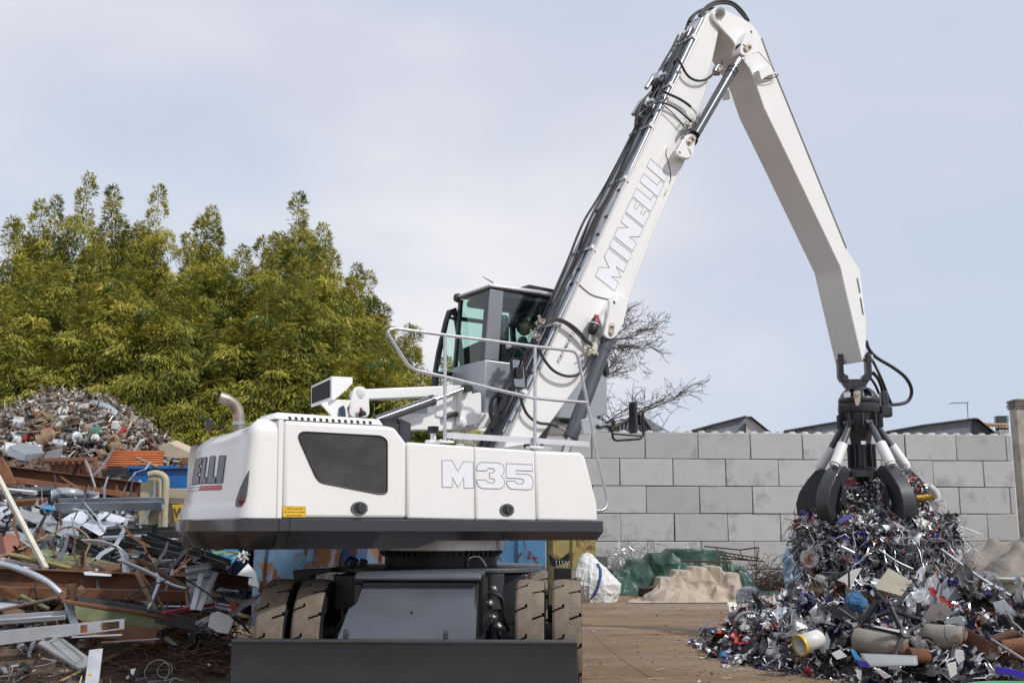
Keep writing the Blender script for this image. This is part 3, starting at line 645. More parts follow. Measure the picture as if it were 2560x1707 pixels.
b = MB(); b.prism(P_([(1335, 1046), (1470, 1049), (1478, 1072), (1450, 1088), (1335, 1085)], -0.55), -NN * 0.25); b.build('front_cross_beam', WHITE, handler, bevel=0.02)
b = MB(); b.tube(spline(P_([(1110, 1045), (1130, 1035), (1155, 1040), (1160, 1050)], an + 0.02)), 0.03); b.build('cable_loop', HOSE, handler)
# red safety plug and bottle on the bracket
b = MB(); c0 = U(907, 1040, an + 0.16); c1 = U(903, 1026, an + 0.16); b.tube([c0, c0.lerp(c1, 0.6), c1], [0.042, 0.042, 0.02], 16); b.cyl(c1, U(902, 1019, an + 0.16), 0.016, m=1); b.build('lamp_bottle', [BLACK, RED], handler)
# ================================================================== boom, stick, cab, grapple (still parts of the handler)
bn = 0.23
BOOM_E = [(1768, 36), (1740, 92), (1604, 370), (1547, 482), (1454, 682), (1342, 930), (1277, 1065), (1252, 1122)]
boom_px = BOOM_E + [(1335, 1110), (1372, 1064), (1455, 950), (1535, 848), (1552, 785), (1572, 752), (1637, 575), (1712, 405), (1740, 337), (1782, 150), (1799, 72), (1796, 40), (1782, 28)]
b = MB(); b.prism(P_(boom_px, bn), -NN * 2 * bn)
boom = b.build('boom', WHITE, handler, bevel=0.015, seg=2)
b = MB(); b.tube(P_([(1563, 742), (1578, 705), (1625, 580), (1690, 420), (1706, 396)], bn + 0.002), 0.009, 6); b.build('side_rib', WHITE, boom)
b = MB(); e2 = P_([(x + 3, y + 1) for x, y in BOOM_E[1:]], bn + 0.01); b.tube(e2, 0.016, 8); b.build('edge_flange', mat('grey_flange', (0.42, 0.42, 0.43), 0.35, 0.3, var=0.05), boom)
def z3(l): return z1(l, 1400, 370)
for g in ([(355, 1280), (392, 1192), (492, 1200), (443, 1088), (483, 1005), (670, 1155), (633, 1240), (560, 1185), (610, 1293), (513, 1285), (585, 1343), (547, 1430)],
          [(528, 902), (718, 1052), (682, 1137), (492, 985)],
          [(650, 655), (830, 805), (795, 888), (693, 890), (765, 952), (727, 1033), (540, 882), (577, 798), (682, 797), (608, 737)],
          [(718, 505), (765, 540), (738, 597), (767, 612), (790, 567), (830, 597), (808, 655), (837, 672), (860, 625), (900, 658), (838, 788), (655, 638)],
          [(765, 405), (908, 522), (932, 475), (970, 507), (908, 637), (727, 487)],
          [(835, 258), (975, 375), (998, 328), (1038, 360), (977, 490), (797, 337)],
          [(903, 110), (1080, 265), (1048, 343), (867, 187)]):
    outlined('letter', z3(g), bn, boom, r=0.0036)
o0 = U(1397.5, 910, bn + 0.003); d1 = U(1441, 824, bn + 0.003) - o0; dx = d1.normalized(); dy = NN.cross(dx); dy = dy if dy.z > 0 and dy.dot(H) < 0 else -dy
vs, fs = text_mesh('PORT. MAX T.14.', 1.0, (0, 0, 0), (1, 0, 0), (0, 1, 0), bold=0.012, spacing=1.08); wd = max(v.x for v in vs)
k = d1.length / wd; b = MB(); b.add([o0 + dx * (v.x * k) + dy * (v.y * k) for v in vs], fs); b.build('load_lettering', DECAL_DARK, boom, angle=0, fix=False)
# lugs, pins and the two hydraulic cylinders
def lug(px, n0, n1, par, holes=(), rnd_=0.03):
    b = MB(); b.prism(fillet(P_(px, n1), rnd_, 3), -NN * (n1 - n0))
    for (u, v, r) in holes: b.cyl(U(u, v, n1 - 0.002), U(u, v, n1 + 0.002), r, seg=18, m=1)
    return b.build('lug', [WHITE, DECAL_GREY], par, bevel=0.006)
def pin(pts, n, par, r=0.036):
    b = MB(); (u0, v0), (u1, v1) = pts; a = U(u0, v0, n); c = U(u1, v1, n); d = (c - a).normalized(); w = d.cross(NN)
    P = [a + (w * math.cos(t) - d * math.sin(t)) * r * 1.25 for t in [math.pi * i / 10 for i in range(11)]] + [c + (-w * math.cos(t) + d * math.sin(t)) * r * 1.25 for t in [math.pi * i / 10 for i in range(11)]]
    b.prism(P, NN * 0.012, m=0); b.cyl(a, a + NN * 0.03, r * 0.85, seg=24, m=0); b.cyl(c, c + NN * 0.035, r * 0.7, seg=6, m=1); b.cyl(c, c + NN * 0.045, r * 0.4, seg=12, m=1)
    return b.build('pin', [TAN_PIN, ZINC], par, angle=30)
LN = 0.44
lg = lug([(1719, 336), (1735, 335), (1740, 344), (1733, 385), (1728, 393), (1718, 396), (1698, 391), (1691, 381), (1696, 373)], LN - 0.04, LN, boom, [(1698.5, 382, 0.018)]); pin([(1732, 346), (1722, 356)], LN, boom)
b = MB(); b.cyl(U(1712, 384, bn - 0.02), U(1712, 384, LN - 0.04), 0.085, seg=28); b.build('lug_boss', WHITE, boom)
lg = lug([(1529, 749), (1541, 750), (1555, 770), (1562, 800), (1548, 827), (1536, 845), (1521, 847), (1510, 836), (1512, 826), (1522, 785), (1525, 753)], LN - 0.04, LN, boom, [(1534, 756.5, 0.022)], 0.045); pin([(1527, 832), (1529, 815)], LN, boom, 0.03)
b = MB(); b.prism(P_([(1500, 800), (1545, 735), (1575, 745), (1565, 790), (1545, 835), (1520, 855)], LN - 0.06), -NN * (LN + bn)); b.build('lug_web', WHITE, boom, bevel=0.02)
b = MB(); b.cyl(U(1526, 838, 0.34), U(1526, 838, -0.34), 0.05, m=1)
cn = 0.33
p0, p1 = U(1520, 845, cn), U(1422, 1106, cn)
b.cyl(p0, p0.lerp(p1, 0.96), 0.083, seg=28, m=0); b.cyl(p0.lerp(p1, 0.94), p0.lerp(p1, 0.962), 0.09, seg=28, m=0); b.cyl(p0.lerp(p1, 0.10), p0.lerp(p1, 0.125), 0.088, seg=28, m=0); b.cyl(p0.lerp(p1, 0.95), p0.lerp(p1, 1.12), 0.05, seg=20, m=2)
b.cyl(U(1524, 833, cn + 0.045), U(1524, 833, cn - 0.06), 0.085, seg=24, m=1)
b.build('boom_cylinder', [CYLGREY, BLACK, CHROME], handler)
b = MB(); q0, q1 = U(1520, 845, -cn), U(1422, 1106, -cn); q0, q1 = p0 - NN * 2 * cn, p1 - NN * 2 * cn
b.cyl(q0, q0.lerp(q1, 0.96), 0.083, seg=24, m=0); b.cyl(q0.lerp(q1, 0.95), q0.lerp(q1, 1.12), 0.05, m=2); b.build('boom_cylinder', [CYLGREY, BLACK, CHROME], handler)
cn2 = 0.36
p0, p1, p2 = U(1737, 337, cn2), U(1834, 170, cn2), U(1863, 122, cn2)
b = MB(); b.cyl(p0, p1, 0.068, seg=28, m=0); b.cyl(p0.lerp(p1, 0.965), p1, 0.078, seg=28, m=0); b.cyl(p0.lerp(p1, 0.90), p0.lerp(p1, 0.912), 0.074, seg=28, m=1); b.cyl(p1, p2, 0.038, seg=20, m=2)
b.cyl(U(1852, 124, cn2 + 0.03), U(1852, 124, cn2 - 0.08), 0.075, seg=24, m=1); b.cyl(U(1728, 350, cn2 + 0.05), U(1728, 350, cn2 - 0.1), 0.09, seg=24, m=1); b.build('stick_cylinder', [CYLGREY, BLACK, CHROME], handler)
# stick
sn = 0.27
stick_px = [(1779, 35), (1783, 23), (1792, 18.5), (1807, 22), (1860, 48), (1886, 67), (1902, 92), (1925, 155), (1947, 207), (2022, 392), (2115, 620), (2150, 673), (2166, 800), (2165, 872), (2157, 905), (2152, 887), (2106, 692), (2101, 668), (1969, 392), (1910, 270), (1887, 203), (1874, 172), (1857, 150), (1840, 122), (1832, 103), (1800, 66), (1783, 47)]
b = MB(); b.prism(P_(stick_px, sn), -NN * (sn + 0.21)); stick = b.build('stick', WHITE, handler, bevel=0.014, seg=2)
b = MB(); b.tube(spline(P_([(1781, 36), (1785, 50), (1797, 64), (1815, 84), (1831, 102), (1838, 115)], sn), 5), 0.020, 8); b.build('head_rib', WHITE, stick)
b = MB(); b.cyl(U(1800, 33, sn + 0.035), U(1800, 33, -0.24), 0.075, seg=28); b.cyl(U(1800, 33, sn + 0.06), U(1800, 33, sn), 0.045, seg=24, m=1); b.cyl(U(1800, 33, sn + 0.075), U(1800, 33, sn), 0.02, seg=8, m=1); b.build('knuckle_pin', [WHITE, SILVER], stick)
lug([(1869, 77), (1878, 76), (1884, 84), (1882, 110), (1872, 138), (1862, 141), (1851, 134), (1850, 122)], sn, sn + 0.16, stick, [(1877, 81, 0.02)], 0.03); pin([(1863, 124), (1873, 118)], sn + 0.16, stick, 0.034)
b = MB(); b.prism(P_([(1884, 182), (1908, 167), (1914, 186), (1934, 188), (1906, 196), (1890, 207)], sn), NN * 0.10); b.build('hose_bracket', WHITE, stick, bevel=0.005)
b = MB(); b.prism(P_([(1810, 220), (1822, 225), (1826, 248), (1812, 249)], -0.1), -NN * 0.05); b.build('hose_bracket', WHITE, stick, bevel=0.005)
b = MB(); b.tube(spline(P_([(1905, 194), (1915, 197), (1930, 196), (1944, 190), (1945, 186)], sn + 0.08)), 0.007, 6); b.build('thin_cable', HOSE, stick)
b = MB(); b.tube(P_([(1904, 96), (1927, 158), (1949, 210), (2024, 394), (2116, 620)], sn + 0.004), 0.012, 6); b.build('edge_weld', mat('grey_edge', (0.38, 0.38, 0.39), 0.4, var=0.05), stick)
b = MB(); b.tube(spline(P_([(1882, 135), (1891, 130), (1900, 133), (1927, 163)], sn + 0.003)), 0.008, 6); b.build('weld_line', WHITE, stick)
b = MB()
for (a, c) in (((2143, 695), (2150, 733)), ((2151, 744), (2158, 787))):
    A, Cc = U(*a, sn + 0.003), U(*c, sn + 0.003); d = (Cc - A).normalized(); w = d.cross(NN) * 0.016
    b.add(fillet([A - w, A + w, Cc + w, Cc - w], 0.015), [list(range(20))])
b.build('stick_slot', DECAL_GREY, stick, angle=0, fix=False)

# pipes and hoses along the back of the boom
E = [Vector((sz(U(u, v, bn))[0], sz(U(u, v, bn))[1], 0)) for u, v in BOOM_E]
def back(t, n, off):                                        # t in 0..1 from the foot to the head of the boom
    a, c = E[-1], E[0]; d = (c - a); p = a + d * t; nr = Vector((-d.y, d.x, 0)).normalized(); p = p + nr * off
    return Lm(p.x, n, p.y)
b = MB()
for n, o, r, t0, t1 in ((0.205, 0.030, 0.024, 0.05, 0.985), (0.15, 0.026, 0.016, 0.03, 0.96), (0.10, 0.026, 0.016, 0.02, 0.95), (0.03, 0.032, 0.023, 0.0, 0.97), (-0.05, 0.026, 0.016, 0.0, 0.93), (-0.11, 0.026, 0.016, 0.0, 0.93), (-0.17, 0.03, 0.02, 0.0, 0.9)):
    b.tube([back(t0, n, o), back(t1, n, o)], r, 12)
b.build('boom_pipe', mat('galvanised_pipe', (0.38, 0.40, 0.44), 0.36, 0.8, var=0.12, scale=8), boom, angle=60)
rh = random.Random(3)
for k, (n, o, r) in enumerate(((0.125, 0.048, 0.013), (0.07, 0.052, 0.012), (-0.01, 0.058, 0.014), (-0.08, 0.055, 0.015), (-0.15, 0.062, 0.016), (0.03, 0.07, 0.010))):
    b = MB(); P = []
    for i in range(25):
        t = 0.0 + 0.96 * i / 24
        bulge = 0.07 * math.exp(-((t - 0.47) / 0.055) ** 2) + 0.05 * math.exp(-((t - 0.86) / 0.04) ** 2) + 0.06 * math.exp(-((t - 0.76) / 0.03) ** 2) * (k % 2)
        o_ = o * (1 - 0.75 * sst(0.86, 0.95, t)); bulge *= 1 - sst(0.88, 0.94, t); P.append(back(t, n + 0.02 * math.sin(9 * t + k * 1.7), o + 0.012 * math.sin(14 * t + 2 * k) + bulge * (0.35 + 0.05 * k)))
    b.tube(spline(P, 3), r, 8); b.build('boom_hose', HOSE, boom, angle=60)
b = MB()
for i in range(26):
    t = 0.04 + 0.90 * i / 25 + rh.uniform(-0.008, 0.008); n = rh.choice((0.205, 0.14, 0.07, -0.02, -0.1))
    b = MB(); b.box(back(t, n, 0.04), (0.035, 0.04, 0.045), frame((E[0] - E[-1]).x * H + (E[0] - E[-1]).y * ZZ, NN)); b.build('cable_tie', BLACK, boom)
for t in (0.105, 0.24, 0.405, 0.565, 0.695, 0.80, 0.93):
    b = MB(); fr = frame((E[0] - E[-1]).x * H + (E[0] - E[-1]).y * ZZ, NN)
    b.box(back(t, 0.0, 0.012), (0.04, 0.02, 0.46), Matrix((fr.col[0], fr.col[1], fr.col[2])).transposed()); b.box(back(t, bn + 0.004, 0.03), (0.05, 0.09, 0.03), fr, 1); b.box(back(t, 0, 0.055), (0.04, 0.012, 0.40), fr)
    b.build('pipe_clamp', [SILVER, WHITE], boom)
for t, o in ((0.825, 0.13), (0.755, 0.13)):
    b = MB(); fr = frame((E[0] - E[-1]).x * H + (E[0] - E[-1]).y * ZZ, NN); b.box(back(t, -0.05, o), (0.14, 0.09, 0.2), fr); b.cyl(back(t - 0.03, -0.1, o + 0.05), back(t + 0.01, -0.1, o + 0.03), 0.03); b.cyl(back(t, 0.05, o), back(t, 0.14, o), 0.026); b.build('valve_block', SILVER, boom, bevel=0.006)
def hose(px, n, r, par=boom, name='hose', m=HOSE, k=6):
    if isinstance(n, tuple): P = [U(u, v, n[0] + (n[1] - n[0]) * i / (len(px) - 1)) for i, (u, v) in enumerate(px)]
    else: P = P_(px, n)
    b = MB(); b.tube(spline(P, k), r, 8); return b.build(name, m, par, angle=60)
hose([(1692, 145), (1702, 160), (1718, 188), (1738, 201), (1760, 201), (1778, 190), (1790, 176)], 0.30, 0.017)
hose([(1788, 178), (1796, 164), (1803, 168), (1810, 176)], 0.32, 0.012, m=ZINC, name='steel_bend')
hose([(1652, 225), (1668, 234), (1695, 246), (1715, 258), (1727, 268)], 0.30, 0.018); hose([(1727, 268), (1738, 280), (1742, 288), (1741, 296)], 0.31, 0.012, m=ZINC, name='steel_bend')
hose([(1622, 268), (1640, 257), (1665, 260), (1690, 272), (1712, 290), (1728, 305)], 0.30, 0.013); hose([(1655, 260), (1680, 282), (1700, 303), (1713, 318)], 0.30, 0.007)
hose([(1672, 152), (1652, 172), (1645, 195), (1648, 208)], 0.0, 0.020); hose([(1628, 232), (1605, 258), (1594, 285), (1590, 315)], 0.0, 0.026); hose([(1622, 270), (1606, 280), (1600, 295), (1606, 290)], 0.05, 0.014)
hose([(1748, 40), (1768, 16), (1798, 3), (1830, 7), (1855, 28), (1872, 54)], 0.05, 0.021); hose([(1752, 42), (1775, 18), (1803, 9), (1832, 14), (1852, 34), (1866, 50)], 0.12, 0.018); hose([(1745, 48), (1765, 26), (1785, 22), (1800, 30)], -0.05, 0.018)
hose([(1725, 55), (1738, 36), (1755, 26), (1775, 24)], -0.1, 0.022); hose([(1715, 75), (1725, 48), (1745, 30), (1765, 24)], -0.15, 0.02)
for (pts, rr) in (([(1368, 802), (1382, 796), (1405, 799), (1432, 814), (1452, 832), (1467, 850), (1480, 860)], 0.012), ([(1366, 806), (1384, 799), (1408, 803), (1434, 820), (1455, 840), (1470, 856), (1484, 862)], 0.012), ([(1364, 810), (1386, 803), (1410, 808), (1436, 828), (1458, 850), (1478, 866)], 0.010)): hose(pts, 0.31, rr)
hose([(1348, 872), (1358, 895), (1380, 923), (1405, 937), (1430, 940), (1450, 932), (1465, 912), (1473, 893)], 0.33, 0.017)
hose([(1300, 985), (1306, 1010), (1320, 1038), (1345, 1056), (1375, 1060), (1395, 1066)], 0.30, 0.017); hose([(1395, 1066), (1410, 1074), (1420, 1080)], 0.31, 0.014, m=ZINC, name='steel_bend')
hose([(1249, 980), (1230, 1000), (1226, 1030), (1232, 1050)], 0.1, 0.024); hose([(1290, 940), (1270, 968), (1250, 990)], 0.15, 0.018)
hose([(1441, 704), (1462, 724), (1485, 739), (1525, 749)], bn + 0.008, 0.005, name='thin_cable'); hose([(1668, 372), (1665, 385), (1672, 410), (1677, 440), (1672, 465), (1660, 490)], bn + 0.006, 0.004, name='thin_cable')
hose([(1797, 88), (1800, 108), (1808, 125), (1806, 150), (1803, 165)], -0.05, 0.006, name='thin_cable'); hose([(1799, 96), (1806, 118), (1815, 142), (1828, 162)], 0.0, 0.006, name='thin_cable')
hose([(1843, 162), (1855, 158), (1862, 148)], 0.4, 0.006, name='thin_cable')
b = MB()
for k in range(18):
    u, v = rh.uniform(1712, 1742), rh.uniform(288, 325); b.cyl(U(u, v, 0.29), U(u + rh.uniform(-7, 7), v + rh.uniform(-7, 7), 0.36), rh.uniform(0.007, 0.016), seg=8)
for k in range(8):
    u, v = rh.uniform(1786, 1806), rh.uniform(168, 186); b.box(U(u, v, 0.25), (0.06, 0.06, 0.06), rotm('X', k))
b.build('fitting_cluster', ZINC, boom)
b = MB()
for k in range(16):
    u, v = rh.uniform(1342, 1366), rh.uniform(792, 812); b.cyl(U(u, v, 0.2), U(u + rh.uniform(-8, 8), v + rh.uniform(-8, 8), 0.30), rh.uniform(0.007, 0.015), seg=8)
for k in range(10):
    u, v = rh.uniform(1335, 1352), rh.uniform(828, 850); b.cyl(U(u, v, 0.22), U(u + rh.uniform(-10, 6), v + rh.uniform(-6, 12), 0.30), rh.uniform(0.009, 0.022), seg=10)
b.build('fitting_cluster', ZINC, boom)
# accumulator and valve block
b = MB(); nA = 0.33; a0, a1 = U(1478, 836, nA), U(1495, 778, nA); ax = (a1 - a0).normalized(); Lh = (a1 - a0).length
b.lathe([(0, 0.0), (0.03, 0.003), (0.052, 0.03), (0.06, 0.065), (0.058, 0.10), (0.05, 0.125)], a0, ax, 24, m=0); b.lathe([(0.05, 0.125), (0.063, 0.125), (0.063, 0.145), (0.05, 0.145)], a0, ax, 24, m=1); b.lathe([(0.05, 0.145), (0.048, 0.19), (0.035, 0.215)], a0, ax, 24, m=2); b.lathe([(0.033, 0.205), (0.033, 0.25), (0, 0.25)], a0, ax, 24, m=3)
b.box(a0 + ax * 0.165 + NN * 0.045, (0.045, 0.012, 0.03), MROT, 3)
b.build('accumulator', [BLACK, SILVER, CHAR, RED], boom)
b = MB(); b.box(U(1484, 868, 0.29), (0.08, 0.09, 0.2), MROT @ rotm('Y', 0.4))
for k in range(14):
    u, v = rh.uniform(1466, 1492), rh.uniform(845, 896); b.cyl(U(u, v, 0.30), U(u + rh.uniform(-9, 9), v + rh.uniform(-9, 9), 0.37), rh.uniform(0.008, 0.016), seg=8)
b.cyl(U(1476, 836, nA), U(1474, 850, 0.32), 0.014); b.build('valve_block', mat('cream_zinc', (0.66, 0.64, 0.55), 0.4, 0.4, var=0.2, scale=20), boom, bevel=0.005)

# ---- operator's cab, on the far side of the boom
cN = -0.35; cW = 0.75
cab = None
def corner(u, v): return U(u, v, cN)
tR, bR = corner(1226, 718), corner(1212, 1031)               # near rear edge
s_r = sz(tR)[0]; s_b = sz(bR)[0]; z_t = tR.z; z_m = corner(1212, 898).z; z_b = bR.z
s_f = s_r + 1.75
def cp(s, n, z): return Lm(s, n, z)
nF = cN - cW
b = MB(); b.prism([cp(s_b, cN, z_b), cp(s_b, cN, z_m), cp(s_f, cN, z_m - 0.05), cp(s_f, cN, z_b + 0.1), cp(s_f - 0.3, cN, z_b)], -NN * cW)
cab = b.build('cab', mat('cab_silver_paint', (0.40, 0.42, 0.45), 0.34, 0.5, var=0.04, scale=2), handler, bevel=0.012)
# pillars and glazing
def bar(p, q, w, d, m, name, par=cab, up=None, bevel=0.006):
    x = (Vector(q) - Vector(p)); fr = frame(x, up if up is not None else NN); b = MB(); b.box((Vector(p) + Vector(q)) / 2, (x.length, w, d), fr); return b.build(name, m, par, bevel=bevel)
zt = z_t - 0.02
b = MB(); b.prism([cp(s_b, cN + 0.002, z_m), cp(s_r, cN + 0.002, zt), cp(s_r + 0.19, cN + 0.002, zt), cp(s_b + 0.19, cN + 0.002, z_m)], -NN * 0.03)
b.build('rear_pillar', CABGREY, cab, bevel=0.006)
b = MB(); b.prism([cp(s_b, cN - 0.03, z_m), cp(s_r, cN - 0.03, zt), cp(s_r + 0.05, cN - 0.03, zt), cp(s_b + 0.05, cN - 0.03, z_m)], -NN * 0.09); b.build('rear_frame', CHAR, cab, bevel=0.005); b = MB(); b.prism([cp(s_b, nF + 0.05, z_m), cp(s_r, nF + 0.05, zt), cp(s_r + 0.05, nF + 0.05, zt), cp(s_b + 0.05, nF + 0.05, z_m)], -NN * 0.05)
b.build('rear_frame', CHAR, cab, bevel=0.005)
for n in (cN, nF): bar(cp(s_f, n, z_m - 0.05), cp(s_f - 0.18, n, zt), 0.06, 0.06, CHAR, 'front_pillar')
bar(cp(s_r + 0.85, nF, z_m), cp(s_r + 0.80, nF, zt), 0.06, 0.06, CHAR, 'middle_pillar'); bar(cp(s_r, nF, z_m + 0.62), cp(s_r + 0.85, nF, z_m + 0.62), 0.05, 0.04, CHAR, 'window_bar')
b = MB(); b.prism([cp(s_r - 0.03, cN + 0.03, z_t), cp(s_r - 0.03, cN + 0.03, z_t + 0.035), cp(s_r + 0.7, cN + 0.03, z_t + 0.05), cp(s_f - 0.35, cN + 0.03, z_t + 0.02), cp(s_f - 0.12, cN + 0.03, z_t - 0.06), cp(s_f - 0.15, cN + 0.03, z_t - 0.1), cp(s_f - 0.4, cN + 0.03, z_t - 0.03), cp(s_r + 0.7, cN + 0.03, z_t)], -NN * (cW + 0.06))
b.build('cab_roof', mat('roof_silver', (0.62, 0.63, 0.66), 0.3, 0.4, var=0.03), cab, bevel=0.014)
b = MB(); b.prism([cp(s_r + 0.60, -0.5, z_t + 0.05), cp(s_r + 0.66, -0.5, z_t + 0.15), cp(s_r + 1.3, -0.5, z_t + 0.13), cp(s_r + 1.35, -0.5, z_t + 0.02)], -NN * 0.45); b.build('roof_lamp_bar', BLACK, cab, bevel=0.01)
gl = [cp(s_b + 0.02, cN - 0.06, z_m), cp(s_r + 0.02, cN - 0.06, zt), cp(s_r + 0.02, nF + 0.02, zt), cp(s_b + 0.02, nF + 0.02, z_m)]
b = MB(); b.add(gl, [(0, 1, 2, 3)]); b.build('rear_window', GLASS, cab, angle=0, fix=False)
b = MB(); b.add([cp(s_b + 0.19, cN - 0.012, z_m), cp(s_r + 0.19, cN - 0.012, zt), cp(s_f - 0.2, cN - 0.012, zt - 0.05), cp(s_f - 0.02, cN - 0.012, z_m - 0.05)], [(0, 1, 2, 3)]); b.build('side_window', GLASS, cab, angle=0, fix=False)
b = MB(); b.add([cp(s_b + 0.05, nF + 0.006, z_m), cp(s_r + 0.05, nF + 0.006, zt), cp(s_f - 0.2, nF + 0.006, zt - 0.05), cp(s_f - 0.02, nF + 0.006, z_m - 0.05)], [(0, 1, 2, 3)]); b.build('side_window', GLASS, cab, angle=0, fix=False)
b = MB(); b.add([cp(s_f - 0.01, cN, z_m), cp(s_f - 0.19, cN, zt), cp(s_f - 0.19, nF, zt), cp(s_f - 0.01, nF, z_m)], [(0, 1, 2, 3)]); b.build('windscreen', GLASS, cab, angle=0, fix=False)
b = MB(); b.prism([cp(s_b + 0.06, cN - 0.10, z_m + x) for x in (0,)] + [cp(s_b + 0.08, cN - 0.10, z_m + 0.28), cp(s_b + 0.08, nF + 0.06, z_m + 0.22), cp(s_b + 0.06, nF + 0.06, z_m)], H * 0.05); b.build('rear_shelf', BLACK, cab)
# seat, head lining and joystick inside
b = MB(); mbox(b, s_r + 0.28, s_r + 0.42, -0.95, -0.55, z_m - 0.1, z_m + 0.62); mbox(b, s_r + 0.30, s_r + 0.75, -0.95, -0.55, z_m - 0.12, z_m + 0.02); mbox(b, s_r + 0.26, s_r + 0.38, -0.85, -0.65, z_m + 0.64, z_m + 0.84); b.build('seat', BLACK, cab, bevel=0.05, seg=3)
b = MB(); mbox(b, s_r + 0.1, s_f - 0.25, nF + 0.02, cN - 0.03, zt - 0.09, zt); mbox(b, s_r + 0.75, s_f - 0.28, nF + 0.02, cN - 0.05, zt - 0.28, zt - 0.09); b.build('head_lining', BLACK, cab, bevel=0.03)
b = MB(); c = cp(s_r + 0.85, -0.55, z_m - 0.05); b.tube([c, c + ZZ * 0.16 + H * 0.03], [0.02, 0.03]); mbox(b, s_r + 0.5, s_r + 0.95, -0.60, -0.50, z_m - 0.12, z_m - 0.02); b.build('joystick', BLACK, cab, bevel=0.006)
# open door frame swung back at the far rear corner
dn = -1.12
D0 = P_([(1142, 768), (1130, 772), (1121, 775), (1113, 800), (1094, 880), (1084, 940), (1080, 985), (1094, 990), (1098, 940), (1132, 940), (1132, 930), (1096, 928), (1106, 880), (1124, 800), (1130, 786), (1137, 787), (1145, 840), (1152, 905), (1162, 903), (1153, 830)], dn)
b = MB(); b.prism(D0, -NN * 0.05); dr = b.build('cab_door', BLACK, cab, bevel=0.008)
b = MB(); b.prism(P_([(1122, 789), (1140, 796), (1139, 800), (1121, 793)], dn), -NN * 0.04); b.build('door_bar', BLACK, dr)
b = MB(); b.add(P_([(1132, 780), (1146, 840), (1155, 905), (1132, 935), (1094, 985), (1092, 900), (1115, 800)], dn - 0.025), [tuple(range(7))]); b.build('door_glass', GLASS, dr, angle=0, fix=False)
b = MB(); b.prism(fillet(P_([(1097, 895), (1102, 896), (1100, 914), (1094, 914)], dn + 0.03), 0.015), -NN * 0.03); b.build('door_handle', BLACK, dr)
b = MB(); b.prism(P_([(1078, 1000), (1130, 985), (1212, 960), (1212, 1032), (1205, 1032), (1078, 1035)], -0.62), -NN * 0.5); b.build('cab_riser', CABGREY, cab, bevel=0.01)
b = MB(); b.prism(fillet(P_([(1085, 1020), (1108, 1018), (1110, 1034), (1085, 1036)], -0.60), 0.03), -NN * 0.02); b.build('riser_hole', BLACK, cab, angle=0)
b = MB()
for k in range(13):
    b.prism(P_([(1242 + (0 if k < 9 else 2), 985 + 4.0 * k), (1262, 987 + 4.0 * k), (1262, 989 + 4.0 * k), (1242 + (0 if k < 9 else 2), 987 + 4.0 * k)], cN + 0.002), NN * 0.012)
b.build('louvre', BLACK, cab)
b = MB(); b.tube([corner(1233, 707), corner(1207, 692)], [0.007, 0.004], 6); b.build('aerial', BLACK, cab)
b = MB(); b.lathe([(0, 0.05), (0.05, 0.045), (0.06, 0.0), (0, 0)], U(1146, 745, nF), -H, 16); b.build('work_lamp', BLACK, cab)
b = MB(); b.prism(P_([(1487, 935), (1499, 935), (1501, 1042), (1495, 1049), (1485, 1044)], -0.5), -NN * 0.1); b.prism(P_([(1460, 930), (1487, 935), (1485, 1050), (1455, 1050)], -0.52), -NN * 0.03, m=1); b.build('cab_front_frame', [BLACK, SILVER], cab, bevel=0.005)
# mirrors
mn = 0.45
b = MB(); fm = fillet(P_([(1278, 895), (1310, 899.5), (1316, 971), (1284, 967.5)], mn), 0.03, 4); b.prism(fm, -NN * 0.04); b.tube(fm, 0.011, 6, closed=True, m=0)
mr = b.build('mirror', [BLACK], handler, angle=30)
b = MB(); b.add(fillet(P_([(1281, 898), (1308, 902), (1313.5, 968.5), (1286.5, 965)], mn + 0.003), 0.02, 4), [list(range(20))]); b.build('mirror_glass', mat('mirror_glass', (0.35, 0.36, 0.38), 0.05, 1.0, var=0.02), mr, angle=0, fix=False)
b = MB(); b.box(U(1298, 932, mn + 0.02), (0.09, 0.03, 0.12), MROT); b.tube(spline(P_([(1268, 867), (1290, 869), (1303, 877), (1310, 890), (1310, 905), (1303, 920), (1298, 930)], mn + 0.035)), 0.013, 8); b.cyl(U(1269, 862, mn + 0.03), U(1273, 869, mn + 0.03), 0.03, m=1)
b.build('mirror_arm', [BLACK, SILVER], mr, bevel=0.004)
m2 = 0.75
b = MB(); b.tube(fillet(P_([(1530, 1065), (1532, 1096), (1540, 1101), (1600, 1097), (1608, 1090), (1608, 1035), (1606, 1032)], m2), 0.03, 3, closed=False), 0.014, 8); b.tube(P_([(1531, 1084), (1607, 1090)], m2), 0.010, 8); b.tube(P_([(1528, 1075), (1535, 1060), (1532, 1050)], m2), 0.02, 8)
m2o = b.build('mirror_bracket', BLACK, handler, angle=60)
b = MB(); b.prism(fillet(P_([(1588, 1004), (1593, 1003), (1597, 1070), (1593, 1083), (1589, 1080)], m2), 0.012), -NN * 0.12); b.build('mirror', CHAR, m2o, bevel=0.008)
b = MB(); b.prism(P_([(1600, 1035), (1608, 1034), (1609, 1060), (1601, 1062)], m2), -NN * 0.1); b.build('mirror_lamp', BLACK, m2o, bevel=0.01)
b = MB(); b.prism(P_([(1455, 1048), (1492, 1042), (1500, 1058), (1530, 1060), (1530, 1080), (1495, 1080), (1488, 1085), (1460, 1085)], m2 - 0.02), -NN * 0.03); b.tube(spline(P_([(1493, 1062), (1500, 1068), (1515, 1064), (1530, 1068)], m2)), 0.014, m=1); b.build('bracket_plate', [SILVER, BLACK], m2o, bevel=0.004)

